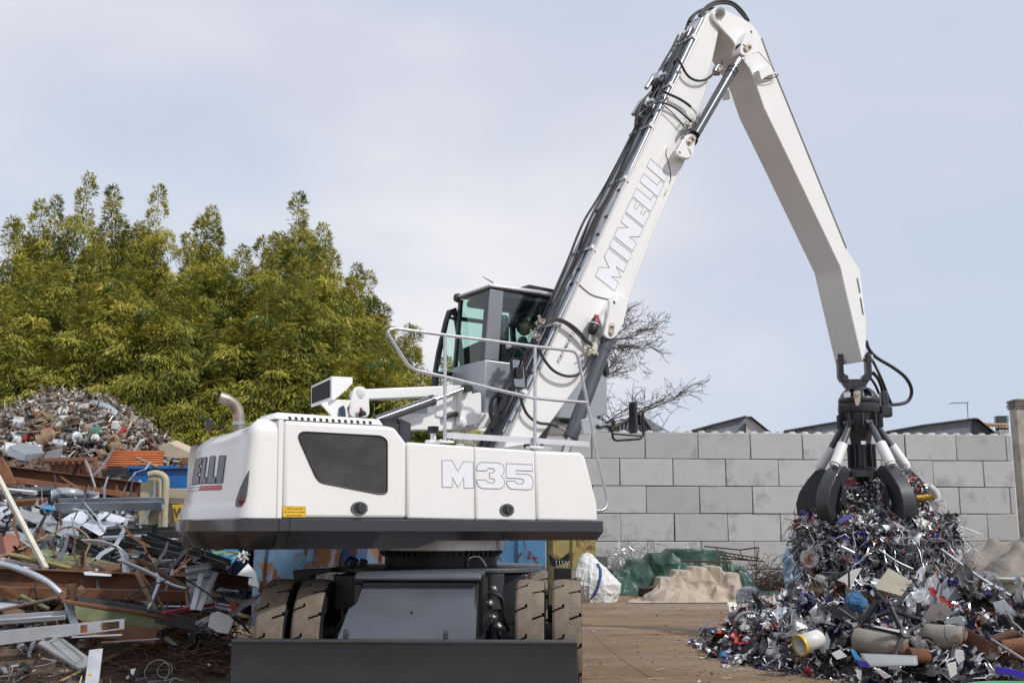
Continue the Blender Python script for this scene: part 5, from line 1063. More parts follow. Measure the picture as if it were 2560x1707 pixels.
def drape(name, label, hf, cx, cy, sx, sy, m, nx=96, ny=72, it=170, seed=1, rot=0.0, top=1.4, slack=1.07):
    """a cloth grid let fall over a height function: positions relaxed step by step"""
    g = np.random.default_rng(seed); U_, V_ = np.meshgrid(np.linspace(-.5, .5, nx), np.linspace(-.5, .5, ny), indexing='ij')
    X = U_ * sx; Y = V_ * sy; c, s_ = math.cos(rot), math.sin(rot)
    P = np.stack([cx + c * X - s_ * Y, cy + s_ * X + c * Y, np.full_like(X, top)], -1); P += g.normal(0, 0.012, P.shape); Q = P.copy(); dx, dy = slack * sx / (nx - 1), slack * sy / (ny - 1)
    def solve(a, b_, L, k):
        d = b_ - a; l = np.linalg.norm(d, axis=-1, keepdims=True); cr = d * ((l - L) / np.maximum(l, 1e-6)) * 0.5 * k; a += cr; b_ -= cr
    for step in range(it):
        v = (P - Q) * 0.93; Q = P.copy(); P = P + v; P[..., 2] -= 0.012
        for _ in range(7):
            for o in (0, 1):
                n = (nx - 1 - o) // 2; solve(P[o:o + 2 * n:2], P[o + 1:o + 1 + 2 * n:2], dx, 1.0); n = (ny - 1 - o) // 2; solve(P[:, o:o + 2 * n:2], P[:, o + 1:o + 1 + 2 * n:2], dy, 1.0)
            dg = math.hypot(dx, dy)
            for o in (0, 1):
                n = (nx - 1 - o) // 2; solve(P[o:o + 2 * n:2, :-1], P[o + 1:o + 1 + 2 * n:2, 1:], dg, 0.5); solve(P[o:o + 2 * n:2, 1:], P[o + 1:o + 1 + 2 * n:2, :-1], dg, 0.5)
            for o in range(4):
                n = (nx - 3 - o) // 4 + 1 if nx - 3 - o >= 0 else 0; solve(P[o:o + 4 * n:4][:n], P[o + 2:o + 2 + 4 * n:4][:n], 2 * dx, 0.22); n = (ny - 3 - o) // 4 + 1 if ny - 3 - o >= 0 else 0; solve(P[:, o:o + 4 * n:4][:, :n], P[:, o + 2:o + 2 + 4 * n:4][:, :n], 2 * dy, 0.22)
            h = hf(P[..., 0], P[..., 1]) + 0.015; lowp = P[..., 2] < h; P[lowp, 2] = h[lowp]; fr = 0.25; P[lowp, 0] += (Q[lowp, 0] - P[lowp, 0]) * fr; P[lowp, 1] += (Q[lowp, 1] - P[lowp, 1]) * fr
    b = MB(); b.v = [Vector(q) for q in P.reshape(-1, 3)]; b.f = [[i * ny + j, (i + 1) * ny + j, (i + 1) * ny + j + 1, i * ny + j + 1] for i in range(nx - 1) for j in range(ny - 1)]; b.m = [0] * len(b.f)
    return tag(b.build(name, m, angle=180, solid=0.008, subsurf=1), label, 'tarpaulin')
def bx_(x0, x1, y0, y1, h, e=0.12): return lambda x, y: h * np.clip((x - x0) / e, 0, 1) * np.clip((x1 - x) / e, 0, 1) * np.clip((y - y0) / e, 0, 1) * np.clip((y1 - y) / e, 0, 1)
def dm_(cx, cy, rx, ry, h): return lambda x, y: h * np.sqrt(np.clip(1 - ((x - cx) / rx) ** 2 - ((y - cy) / ry) ** 2, 0, 1))
def mxh(*f): return lambda x, y: np.maximum.reduce([q(x, y) for q in f])
def ridge(out, Y, y0, w, back_=1.6, lump=0.05, k=5.0, sd=0.0, props=(), low=0.70, pw=0.2):
    xs = [at(u, v, Y).x for u, v in out]; zs = [at(u, v, Y).z for u, v in out]
    def f(x, y):
        h = np.interp(x, xs, zs, left=0, right=0)
        if props: h = h * (low + (1 - low) * np.maximum.reduce([np.exp(-((x - px) / pw) ** 2 - ((y - y0 - w - py) / (pw * 1.6)) ** 2) for px, py in props]))
        q = y0 + 0.25 * np.sin(1.7 * x + sd) + 0.12 * np.sin(4.3 * x + 2 + sd); t = np.clip((y - q) / w, 0, 1); b = np.clip((y0 + w + back_ - y) / 0.5, 0, 1)
        return np.maximum(0, h * (t * (1.5 - 0.5 * t)) * b * (1 + lump * np.sin(k * x + 3 * y + sd) + lump * np.sin(2.3 * k * x - 5 * y)))
    return f
def steps(out, Y, y0, n, k=1.0, sd=1, dep=1.3, jit=0.45, e=0.10):
    rg_ = random.Random(sd); xs = [at(u, v, Y).x for u, v in out]; zs = [at(u, v, Y).z for u, v in out]; F_ = []
    for i in range(n):
        a = xs[0] + (xs[-1] - xs[0]) * i / n; c = xs[0] + (xs[-1] - xs[0]) * (i + 1) / n; h = float(np.interp((a + c) / 2, xs, zs)) * k * rg_.uniform(0.93, 1.0); q = y0 + rg_.uniform(0, jit)
        F_.append(bx_(a - 0.05, c + 0.05, q, q + dep, h, e)); F_.append(bx_(a + 0.05, c - 0.02, q - rg_.uniform(0.15, 0.4), q + 0.3, h * rg_.uniform(0.35, 0.6), e))
    return mxh(*F_)
drape('green_tarp_heap', 'dark green tarpaulin draped over a heap against the block wall', steps([(1522, 1452), (1535, 1432), (1552, 1417), (1600, 1396), (1655, 1378), (1700, 1365), (1740, 1364), (1790, 1376), (1812, 1394), (1835, 1416), (1858, 1452)], 29.0, 28.15, 7, 1.0, 5), 4.45, 28.9, 5.0, 3.7, GREEN, nx=120, ny=90, seed=3, rot=0.04, slack=1.09)
drape('beige_tarp', 'crumpled beige tarpaulin in front of the green one', mxh(steps([(1640, 1466), (1655, 1440), (1676, 1420), (1706, 1410), (1745, 1405), (1785, 1405), (1812, 1412), (1832, 1432), (1842, 1452)], 25.4, 24.75, 5, 0.90, 9, 1.1, 0.4), dm_(3.65, 24.85, 0.74, 0.66, 0.27)), 4.2, 25.05, 3.1, 2.3, BEIGE, nx=110, ny=84, seed=8, rot=-0.06, slack=1.10)
q = gnd(1675, 1494); b = MB(); b.lathe([(0, 0.24), (0.62, 0.24), (0.70, 0.22), (0.705, 0.12), (0.70, 0.0)], (q.x, q.y + 0.3, 0), ZZ, 48); b.lathe([(0.70, 0.13), (0.715, 0.13), (0.715, 0.09), (0.70, 0.09)], (q.x, q.y + 0.3, 0), ZZ, 48)
tag(b.build('steel_ring', mat('dark_rusty_steel', (0.045, 0.03, 0.025), 0.7, var=0.3, scale=8), bevel=0.01), 'flat dark rusty steel disc under the edge of the beige tarpaulin', 'disc')
p, q = at(1705, 1402, 27.2), at(1828, 1405, 26.6); b = MB(); b.box((p + q) / 2, ((q - p).length, 0.2, 0.05), frame(q - p)); tag(b.build('plank', mat('brown_wood', (0.14, 0.085, 0.05), 0.8, var=0.2)), 'brown wooden plank lying across the green tarpaulin', 'plank')
q = gnd(1722, 1503); b = MB(); b.box((q.x, q.y + 0.1, 0.06), (0.2, 0.14, 0.1), rotm('Z', 0.3)); b.box((q.x + 0.15, q.y + 0.05, 0.04), (0.12, 0.1, 0.06), rotm('Z', 0.8)); tag(b.build('wood_offcut', mat('pale_wood', (0.5, 0.36, 0.2), 0.8, var=0.15), bevel=0.01), 'pale wood offcut on the ground before the rusty disc', 'wood')
# bulk bag with its blue band
rows = [(1380, 1462, 1474), (1386, 1455, 1480), (1400, 1445, 1492), (1420, 1436, 1515), (1440, 1431, 1536), (1460, 1431, 1552), (1480, 1435, 1550), (1492, 1438, 1545), (1500, 1441, 1540)]
fn, nu, nv = heap(rows, 24.6, 0.75, fold=0.035, fscale=3.0, nu=170, nv=100, seed=5, pleat=0.008)
b = MB(); b.grid(fn, nu, nv, closeu=True); bag = tag(b.build('bulk_bag', BAGM, angle=180), 'slumped white woven bulk bag with a blue band beside the right wheels', 'bag')
band = [(1494, 1408), (1501, 1424), (1502, 1440), (1497, 1458), (1493, 1474), (1485, 1488), (1474, 1499)]
bt = BVHTree.FromPolygons(b.v, b.f)
def onb(u, v):
    d = ray(u, v).normalized(); h = bt.ray_cast(CAM, d); return None if h[0] is None else h[0] - d * 0.02
P = []
for i in range(len(band) - 1):
    for k in range(5): t = k / 5; P.append((band[i][0] * (1 - t) + band[i + 1][0] * t, band[i][1] * (1 - t) + band[i + 1][1] * t))
b = MB(); prev = None
for u, v in P:
    a, c = onb(u - 3.2, v), onb(u + 3.2, v)
    if a is None or c is None: continue
    if prev: b.add([prev[0], prev[1], c, a], [(0, 1, 2, 3)])
    prev = (a, c)
b.build('band', mat('blue_band', (0.02, 0.07, 0.26), 0.5, var=0.1), bag, solid=0.01)
drape('grey_tarp_heap', 'big rounded heap under a dusty grey tarpaulin at the right edge', mxh(dm_(10.3, 21.6, 1.75, 1.3, 1.2), dm_(10.2, 21.5, 0.3, 0.3, 1.58), dm_(11.0, 21.4, 0.3, 0.3, 1.5), dm_(9.5, 21.7, 0.3, 0.3, 1.4), dm_(9.3, 20.9, 0.5, 0.5, 1.0), dm_(10.1, 20.4, 0.45, 0.3, 0.75), dm_(9.0, 21.5, 0.4, 0.5, 1.15), dm_(9.7, 21.0, 0.35, 0.3, 1.33), dm_(10.7, 20.6, 0.5, 0.4, 1.0)), 10.2, 21.4, 5.4, 4.4, GREYT, nx=110, ny=90, seed=21, top=1.8)
drape('slate_tarp', 'slate grey sheet slumped at the foot of the dusty tarpaulin heap', mxh(dm_(8.6, 18.6, 0.9, 0.7, 0.78), dm_(7.9, 18.4, 0.5, 0.5, 0.85), bx_(8.3, 9.4, 18.2, 18.8, 0.5, 0.2)), 8.5, 18.5, 2.9, 2.2, GREY2, seed=33, rot=0.3)
q = at(2570, 1480, 14.5); bz = at(2570, 1446, 14.5).z; CREAM = mat('cream_plastic', (0.52, 0.48, 0.38), 0.6, var=0.08, dirt=((0.35, 0.3, 0.22), 4, 0.58, 0.75))
bn_ = thing('storage_bin', 'cream plastic bin with a rolled rim at the right edge', 'bin', (q.x, 14.5, 0)); b = MB()
b.add([(q.x + x * k, 14.5 + y * k, z) for z, k in ((0, 0.92), (bz - 0.06, 1.0)) for x, y in ((-0.25, -0.3), (0.4, -0.3), (0.4, 0.3), (-0.25, 0.3))], [(3, 2, 1, 0), (0, 1, 5, 4), (1, 2, 6, 5), (2, 3, 7, 6), (3, 0, 4, 7)]); b.build('body', CREAM, bn_, solid=0.02)
b = MB(); b.tube([(q.x + x, 14.5 + y, bz - 0.03) for x, y in ((-0.29, -0.34), (0.44, -0.34), (0.44, 0.34), (-0.29, 0.34))], 0.035, 8, closed=True); b.build('rim', CREAM, bn_)
q = gnd(2530, 1707, 0.30); q = Vector((3.92, 8.62, 0)); tb = thing('plastic_tub', 'round white tub with a bright green rim at the bottom right corner', 'tub', q)
b = MB(); b.lathe([(0, 0.245), (0.36, 0.255), (0.385, 0.27), (0.39, 0.24), (0.36, 0.0), (0, 0)], q, ZZ, 56); b.build('lid', mat('milky_plastic', (0.50, 0.53, 0.48), 0.3, var=0.06), tb)
b = MB(); b.lathe([(0.375, 0.26), (0.385, 0.30), (0.41, 0.305), (0.425, 0.29), (0.425, 0.25), (0.40, 0.24)], q, ZZ, 56); b.build('rim', mat('green_plastic', (0.02, 0.30, 0.12), 0.3, var=0.05), tb)
# wire tangles
def tangle(name, label, cat, c, rx, rz, n, r, m, L=0.9, seed=1):
    rr = random.Random(seed); b = MB()
    for k in range(n):
        th = rr.uniform(0, 6.28); rad = math.sqrt(rr.random()); p = Vector((c.x + rx * rad * math.cos(th), c.y + rx * 0.5 * rad * math.sin(th), max(0.01, c.z + rz * (rr.random() ** 1.3) * (1 - rad * rad * 0.8)))); P = [p.copy()]; d = Vector((rr.gauss(0, 1), rr.gauss(0, 1), rr.gauss(0, 0.6))).normalized()
        for i in range(6):
            d = (d + Vector((rr.gauss(0, 0.6), rr.gauss(0, 0.6), rr.gauss(0, 0.5) - 0.1))).normalized(); p = p + d * L / 6; p.z = max(0.01, p.z); P.append(p.copy())
        b.tube(spline(P, 2), r * rr.uniform(0.6, 1.3), 4, cap=False)
    o = b.build(name, m, angle=60); return tag(o, label, cat)
tangle('wire_tangle', 'matted brown tangle of rusty wire between the tarpaulins and the scrap pile', 'wire', gnd(1920, 1478) + Vector((0, 0.4, 0)), 0.95, 0.62, 420, 0.007, mat('rusty_wire', (0.075, 0.055, 0.045), 0.8, var=0.3), seed=4)
tangle('wire_tangle', 'bright silvery tangle of wire offcuts behind the green tarpaulin', 'wire', Vector((at(1590, 1400, 30.6).x, 30.6, 0.35)), 0.95, 0.85, 240, 0.008, mat('bright_wire', (0.6, 0.6, 0.62), 0.3, 0.9, var=0.2), L=1.1, seed=6)
b = MB()
for (u0, v0, u1, v1) in ((1795, 1378, 1900, 1395), (1795, 1385, 1880, 1400), (1800, 1395, 1910, 1402), (1760, 1365, 1850, 1374), (1850, 1374, 1895, 1368), (1790, 1366, 1800, 1395), (1850, 1374, 1855, 1392), (1897, 1368, 1893, 1400)): b.tube([at(u0, v0, 28.0), at(u1, v1, 27.6)], 0.018, 6)
for k in range(9): b.tube([at(1802 + 11 * k, 1381 + 1.7 * k, 27.9), at(1812 + 9 * k, 1392 + 1.0 * k, 27.8)], 0.012, 5)
b.tube([at(1890, 1368, 27.7), Vector((at(1890, 1368, 27.7).x, 27.7, 0))], 0.012, 5); b.tube([at(1800, 1395, 28), Vector((at(1800, 1395, 28).x, 28, 0))], 0.012, 5)
tag(b.build('lattice_frame', mat('rusty_bar', (0.09, 0.05, 0.035), 0.8, var=0.2)), 'rusty welded bar lattice frame leaning behind the green tarpaulin', 'frame')
q = gnd(1500, 1470); cr = MB(); cr.box((at(1502, 1400, 27.5).x, 27.5, 0.45), (0.32, 0.3, 0.9)); cr.add([(at(1484, 1390, 27.3).x, 27.2, at(1484, 1390, 27.3).z), (at(1516, 1390, 27.3).x, 27.2, at(1516, 1390, 27.3).z), (at(1514, 1412, 27.3).x, 27.2, at(1514, 1412, 27.3).z), (at(1488, 1412, 27.3).x, 27.2, at(1488, 1412, 27.3).z)], [(0, 1, 2, 3)])
tag(cr.build('metal_box', mat('grey_box_paint', (0.10, 0.105, 0.10), 0.6, var=0.15), bevel=0.01), 'small dark grey metal box behind the white bulk bag', 'box')
# ---- rusty containers seen under and behind the machine, and one added for shade
def rusty(name, col, cut=(0.56, 0.62), sc=2.2, rust=RUST): return mat(name, col, 0.55, var=0.15, scale=2.5, second=rust, cut=cut, sscale=sc, srough=0.9, bump=0.08, bscale=25)
SKIPB = rusty('pale_blue_rusted', (0.12, 0.23, 0.36), (0.47, 0.58), 2.4, (0.17, 0.075, 0.04)); SKIPD = rusty('deep_blue_rusted', (0.022, 0.075, 0.22), (0.53, 0.60), 2.6); SKIPY = rusty('yellow_rusted', (0.36, 0.30, 0.11), (0.50, 0.64), 2.4); SKIPL = rusty('faded_pink_blue', (0.22, 0.30, 0.40), (0.48, 0.60), 2.0, (0.36, 0.15, 0.08))
def skip(label, u0, u1, Y, h, dep, m, slope=0.25, ribs=3):
    x0, x1 = at(u0, 1400, Y).x, at(u1, 1400, Y).x; t = thing('skip_container', label, 'skip', ((x0 + x1) / 2, Y, 0))
    b = MB(); b.prism([Vector((x0, Y, h)), Vector((x1, Y, h)), Vector((x1 - slope, Y, 0.0)), Vector((x0 + slope * 0.0, Y, 0.0))], (0, dep, 0)); b.build('body', m, t, bevel=0.01)
    for k in range(ribs):
        f = (k + 0.5) / ribs; x = x0 + (x1 - x0) * f; b = MB(); b.prism([Vector((x - 0.05, Y, h - 0.05)), Vector((x + 0.05, Y, h - 0.05)), Vector((x + 0.03 - slope * f, Y, 0.05)), Vector((x - 0.07 - slope * f, Y, 0.05))], (0, -0.06, 0)); b.build('rib', m, t, bevel=0.006)
    b = MB(); b.box(((x0 + x1) / 2, Y - 0.03, h - 0.05), (x1 - x0 + 0.06, 0.1, 0.1)); b.build('rim', m, t, bevel=0.01); return t
skip('pale blue rust streaked skip under the tail of the handler', 633, 855, 18.0, 2.0, 2.2, SKIPB, 0.45, 2)
skip('added navy skip, its dark paint standing for shade left of the pale blue skip', 535, 632, 18.9, 1.9, 2.0, mat('navy_skip_shade', (0.012, 0.035, 0.12), 0.55, var=0.25, second=RUST, cut=(0.6, 0.66)), 0.1, 1)  # added skip; its dark navy stands in for the shade beside the pale one
skip('deep blue rusted skip between the two paler skips under the handler', 775, 905, 19.2, 2.1, 2.2, SKIPD, 0.2, 2)
skip('faded pink and blue rusted skip behind the turntable', 842, 1010, 20.6, 2.2, 2.0, SKIPL, 0.1, 2)
skip('blue skip speckled with dark rust right of the turntable', 1240, 1364, 21.0, 2.2, 2.0, rusty('speckled_blue', (0.07, 0.20, 0.37), (0.53, 0.57), 4.5, (0.10, 0.035, 0.02)), 0.0, 1)
skip('yellow rust stained skip standing against the block wall', 1382, 1490, 28.5, 2.0, 2.0, SKIPY, 0.0, 1)
b = MB(); b.box((at(1373, 1390, 22).x, 22, 1.0), (0.10, 0.3, 2.0)); tag(b.build('steel_post', mat('rust_olive', (0.10, 0.075, 0.03), 0.8, var=0.3), bevel=0.01), 'rusty olive steel post beside the yellow skip', 'post')
# ================================================================== scrap: shared materials
GALV = mat('galvanised_sheet', (0.44, 0.48, 0.53), 0.36, 0.55, var=0.16, scale=3, dirt=((0.22, 0.24, 0.27), 2.5, 0.55, 0.8), bump=0.05, bscale=8)
BRITE = mat('bright_sheet', (0.66, 0.70, 0.78), 0.32, 0.25, var=0.07, scale=2, dirt=((0.45, 0.47, 0.50), 3, 0.6, 0.8))
ALU = mat('aluminium_profile', (0.50, 0.52, 0.55), 0.38, 0.45, var=0.12, scale=4, dirt=((0.27, 0.27, 0.27), 4, 0.58, 0.8))
DARKM = mat('dark_profile', (0.06, 0.066, 0.07), 0.45, 0.3, var=0.25, scale=4, dirt=((0.16, 0.15, 0.14), 4, 0.56, 0.75))
GRAYP = mat('grey_painted_sheet', (0.26, 0.275, 0.29), 0.5, var=0.14, scale=3, dirt=((0.12, 0.11, 0.10), 4, 0.58, 0.78))
RUSTY = mat('rusted_steel', (0.145, 0.062, 0.030), 0.85, var=0.25, scale=5, second=(0.07, 0.04, 0.028), cut=(0.5, 0.68), sscale=3, bump=0.1, bscale=40, stretch=None)
RUSTL = mat('light_rust', (0.24, 0.105, 0.06), 0.85, var=0.2, scale=4, second=(0.36, 0.20, 0.12), cut=(0.56, 0.72), sscale=4, bump=0.08)
ORANGE = mat('orange_rust_paint', (0.46, 0.135, 0.04), 0.7, var=0.16, scale=5, second=(0.16, 0.05, 0.03), cut=(0.6, 0.7), sscale=5, bump=0.05)
OLIVE = mat('green_rusted_paint', (0.155, 0.175, 0.085), 0.75, var=0.22, scale=4, second=(0.12, 0.055, 0.028), cut=(0.44, 0.60), sscale=3.2, bump=0.08)
BLUEC = mat('blue_chipped_paint', (0.015, 0.13, 0.40), 0.5, var=0.15, scale=3, second=(0.12, 0.045, 0.03), cut=(0.585, 0.63), sscale=4.5)
CREAMP = mat('cream_painted_steel', (0.42, 0.38, 0.26), 0.65, var=0.12, scale=3, second=(0.20, 0.11, 0.05), cut=(0.62, 0.74), sscale=4)
BEIGEP = mat('beige_board', (0.47, 0.39, 0.29), 0.8, var=0.14, scale=2, dirt=((0.28, 0.21, 0.15), 3, 0.55, 0.75))
WOOD = mat('splintered_wood', (0.34, 0.22, 0.125), 0.85, var=0.25, scale=8, stretch=(1, 1, 6))
PLW = mat('white_plastic', (0.62, 0.62, 0.60), 0.45, var=0.1, scale=4, dirt=((0.35, 0.32, 0.28), 4, 0.55, 0.75))
SOIL = mat('dark_soil', (0.098, 0.065, 0.043), 0.95, var=0.35, scale=8, second=(0.15, 0.095, 0.058), cut=(0.5, 0.66), sscale=4, bump=0.6, bscale=30)
BROWNM = mat('brown_flakes', (0.13, 0.075, 0.045), 0.85, var=0.3, scale=10); LBROWN = mat('tan_flakes', (0.27, 0.18, 0.11), 0.85, var=0.25, scale=10)
REDP = mat('red_scrap', (0.40, 0.025, 0.02), 0.45, var=0.15); BLUEP = mat('blue_print', (0.035, 0.03, 0.24), 0.35, var=0.2, scale=12, second=(0.55, 0.55, 0.62), cut=(0.60, 0.62), sscale=14); NAVY = mat('navy_plastic', (0.02, 0.016, 0.08), 0.35, var=0.3, scale=10)
FOIL = mat('aluminium_foil', (0.78, 0.79, 0.81), 0.22, 0.85, var=0.06, bump=0.35, bscale=22); FOILW = mat('pale_foil', (0.70, 0.71, 0.74), 0.35, 0.35, var=0.08, bump=0.3, bscale=20); FOILD = mat('dull_foil', (0.30, 0.30, 0.31), 0.35, 0.8, var=0.25)
SHADE = mat('dark_scrap_and_gaps', (0.030, 0.027, 0.028), 0.6, var=0.4, scale=15); GOLD = mat('gold_foil', (0.62, 0.38, 0.07), 0.3, 0.7, var=0.1); CYANP = mat('sky_blue_plastic', (0.05, 0.28, 0.60), 0.4, var=0.15)  # SHADE: dark scrap and openings, also painting the shaded gaps in the piles
IRIDW = mat('clear_blue_bag', (0.38, 0.52, 0.66), 0.3, var=0.15, scale=4, second=(0.16, 0.38, 0.62), cut=(0.55, 0.65), sscale=3, bump=0.35, bscale=9)

# ---- heap body on the left: one bank of soil and fines
prof = [(8.9, -0.05), (9.6, 0.02), (10.4, 0.10), (11.2, 0.30), (12.0, 0.56), (13.0, 0.92), (14.5, 1.42), (16.5, 2.02), (18.5, 2.6), (20, 2.8), (23, 2.5), (26, 0)]
def bankz(x, y):
    z = prof[0][1] if y < prof[0][0] else 0.0
    for (a, za), (c, zc_) in zip(prof, prof[1:]):
        if a <= y <= c: z = za + (zc_ - za) * (y - a) / (c - a)
    edge = -2.55 - 0.10 * max(0, y - 12) - 0.05 * max(0, y - 15)
    k = sst(edge + 0.25, edge - 1.0 - 0.08 * (y - 9), x) if x > edge - 3 else 1.0
    return z * k
def sstd(a, b_, x): return sst(a, b_, x)
def bankz(x, y):
    z = -0.05
    for (a, za), (c, zc_) in zip(prof, prof[1:]):
        if a <= y <= c: z = za + (zc_ - za) * (y - a) / (c - a)
    edge = -2.45 - 0.45 * max(0, y - 11.6)
    k = 1 - sst(edge - 1.1, edge + 0.2, x)
    n = mnoise.noise(Vector((x * 1.1, y * 1.1, 3))) * 0.10 + mnoise.noise(Vector((x * 3.5, y * 3.5, 7))) * 0.045 + mnoise.noise(Vector((x * 11, y * 11, 1))) * 0.015
    return (z + n * min(1, max(0, (y - 9.2)) * 1.4)) * k - (0.03 if k < 0.02 else 0)
b = MB(); NX, NY = 150, 190
b.grid(lambda u, v: (lambda x, y: (x, y, bankz(x, y)))(-16 + 14.2 * u, 8.9 + 17 * v), NX, NY)
o = b.build('soil', SOIL, angle=180, origin=(-8, 14, 0)); setting(o)
def on_ray(fn, u, v, lift=0.0, y0=8.0, y1=26.0):            # where the sight line through a pixel meets a heap's surface
    d = ray(u, v); y = y0
    while y < y1:
        p = CAM + d * (y / d.y)
        if p.z <= fn(p.x, p.y) + lift: return p
        y += 0.03
    return None
def bk(u, v, lift=0.0): return on_ray(bankz, u, v, lift) or at(u, v, 19.0)

# ---- generic scrap pieces for the uncountable fill
def shard(b, c, s, rr, m, flat=False):
    n = rr.choice((3, 4, 4, 5)); fr = Matrix.Rotation(rr.uniform(0, 6.3), 3, 'Z') @ Matrix.Rotation(rr.gauss(0, 0.35 if flat else 0.9), 3, 'X') @ Matrix.Rotation(rr.gauss(0, 0.35 if flat else 0.7), 3, 'Y')
    a = sorted(rr.uniform(0, 6.28) for _ in range(n)); asp = rr.uniform(0.3, 1)
    P = [c + fr @ Vector((math.cos(t) * s, math.sin(t) * s * asp, rr.gauss(0, 0.12) * s)) for t in a]; b.add(P, [tuple(range(n))], m)
def rod(b, c, L, r, rr, m, seg=4, fl=0.35):
    d = Vector((rr.gauss(0, 1), rr.gauss(0, 0.7), rr.gauss(0, fl))).normalized() * L / 2; mid = c + Vector((rr.gauss(0, 0.05), rr.gauss(0, 0.05), rr.gauss(0, 0.05))) * L
    b.tube([c - d, mid, c + d], r, seg, m)
def chunk(b, c, s, rr, m):
    fr = Matrix.Rotation(rr.uniform(0, 6.3), 3, 'Z') @ Matrix.Rotation(rr.gauss(0, 0.6), 3, 'X'); b.box(c, (s * rr.uniform(0.5, 1.6), s * rr.uniform(0.5, 1), s * rr.uniform(0.2, 0.8)), fr, m)
def can(b, c, s, rr, m):
    d = Vector((rr.gauss(0, 1), rr.gauss(0, 1), rr.gauss(0, 0.6))).normalized() * s * rr.uniform(0.4, 0.9); b.tube([c - d, c + d], s * rr.uniform(0.25, 0.5), 9, m); b.tube([c - d * 1.25, c + d * 1.25], s * 0.12, 6, m)
def strip(b, c, L, w, rr, m, hang=0.0, curl=0.7, n=5):
    d = Vector((rr.gauss(0, 1), rr.gauss(0, 1), rr.gauss(0, 0.7) - hang)).normalized(); sd_ = d.orthogonal().normalized(); sd_ = Matrix.Rotation(rr.uniform(0, 6.28), 3, d) @ sd_; P = []; p = c.copy()
    for i in range(n):
        ww = w * (0.5 + 0.5 * math.sin(math.pi * (i + 0.4) / n)); P += [p - sd_ * ww / 2, p + sd_ * ww / 2]
        d = (d + Vector((rr.gauss(0, curl), rr.gauss(0, curl), rr.gauss(0, curl) - hang * 0.4))).normalized(); sd_ = (sd_ - d * sd_.dot(d)).normalized(); p = p + d * L / n
    b.add(P, [(2 * i, 2 * i + 1, 2 * i + 3, 2 * i + 2) for i in range(n - 1)], m)
def crumple(b, c, s, rr, m, nx=4):
    fr = Matrix.Rotation(rr.uniform(0, 6.3), 3, 'Z') @ Matrix.Rotation(rr.gauss(0, 0.8), 3, 'X') @ Matrix.Rotation(rr.gauss(0, 0.6), 3, 'Y'); asp = rr.uniform(0.35, 1); nx = max(nx, 4) + (2 if s > 0.12 else 0)
    k1, k2, ph = rr.gauss(0, 1.3), rr.gauss(0, 0.9), rr.uniform(0, 6.3); P = []
    for i in range(nx):
        for j in range(nx):
            x, y = i / (nx - 1) - 0.5, j / (nx - 1) - 0.5; e = 1 + 0.25 * rr.gauss(0, 1) * (abs(x) > 0.45 or abs(y) > 0.45)
            P.append(c + fr @ Vector((x * s * e, y * s * asp * e, s * (k1 * x * x + k2 * x * y + 0.10 * math.sin(7 * x + ph) + 0.09 * math.sin(9 * y + 2 * ph)) + rr.gauss(0, 0.05) * s)))
    b.add(P, [(i * nx + j, (i + 1) * nx + j, (i + 1) * nx + j + 1, i * nx + j + 1) for i in range(nx - 1) for j in range(nx - 1)], m)

rr = random.Random(11)
# fines and small debris over the bank
LM = [BROWNM, LBROWN, GRAYP, ALU, PLW, SHADE, RUSTY, GALV, WOOD, REDP, CYANP]
b = MB(); N1 = 0
while N1 < 5200:
    x, y = rr.uniform(-11, -2.2), 9.3 + 10.5 * rr.random() ** 1.7; z = bankz(x, y)
    if z < -0.0 and y > 10.3: continue
    if z < 0.0 and rr.random() > 0.15: continue
    N1 += 1; c = Vector((x, y, max(z, 0) + rr.uniform(0.0, 0.05 + 0.10 * (y > 11.5)))); t = rr.random()
    m = rr.choices(range(11), (18, 9, 7, 6, 5, 14, 9, 5, 4, 0.5, 0.4))[0]
    if t < 0.45: shard(b, c, 0.015 + 0.09 * rr.random() ** 3, rr, m, True)
    elif t < 0.75: rod(b, c, rr.uniform(0.06, 0.45), rr.uniform(0.003, 0.009), rr, m)
    elif t < 0.92: chunk(b, c, rr.uniform(0.02, 0.08), rr, m)
    else: strip(b, c, rr.uniform(0.1, 0.35), rr.uniform(0.012, 0.05), rr, m)
o = b.build('debris', LM, angle=30, fix=False, origin=(-7, 13, 0)); tag(o, 'small mixed scrap, splinters and fines covering the soil bank on the left', 'debris', kind='stuff')
# twigs and wire-like roots near the blade
b = MB()
for k in range(330):
    c = bk(rr.uniform(300, 545), rr.uniform(1570, 1690)) + Vector((0, 0, 0.02)); rod(b, c, rr.uniform(0.15, 0.6), rr.uniform(0.003, 0.008), rr, 0, 4, 0.3)
tag(b.build('debris', [BROWNM], angle=60, origin=(-3.2, 10.6, 0)), 'brown twigs and rusty wire littering the bank beside the blade', 'debris', kind='stuff')
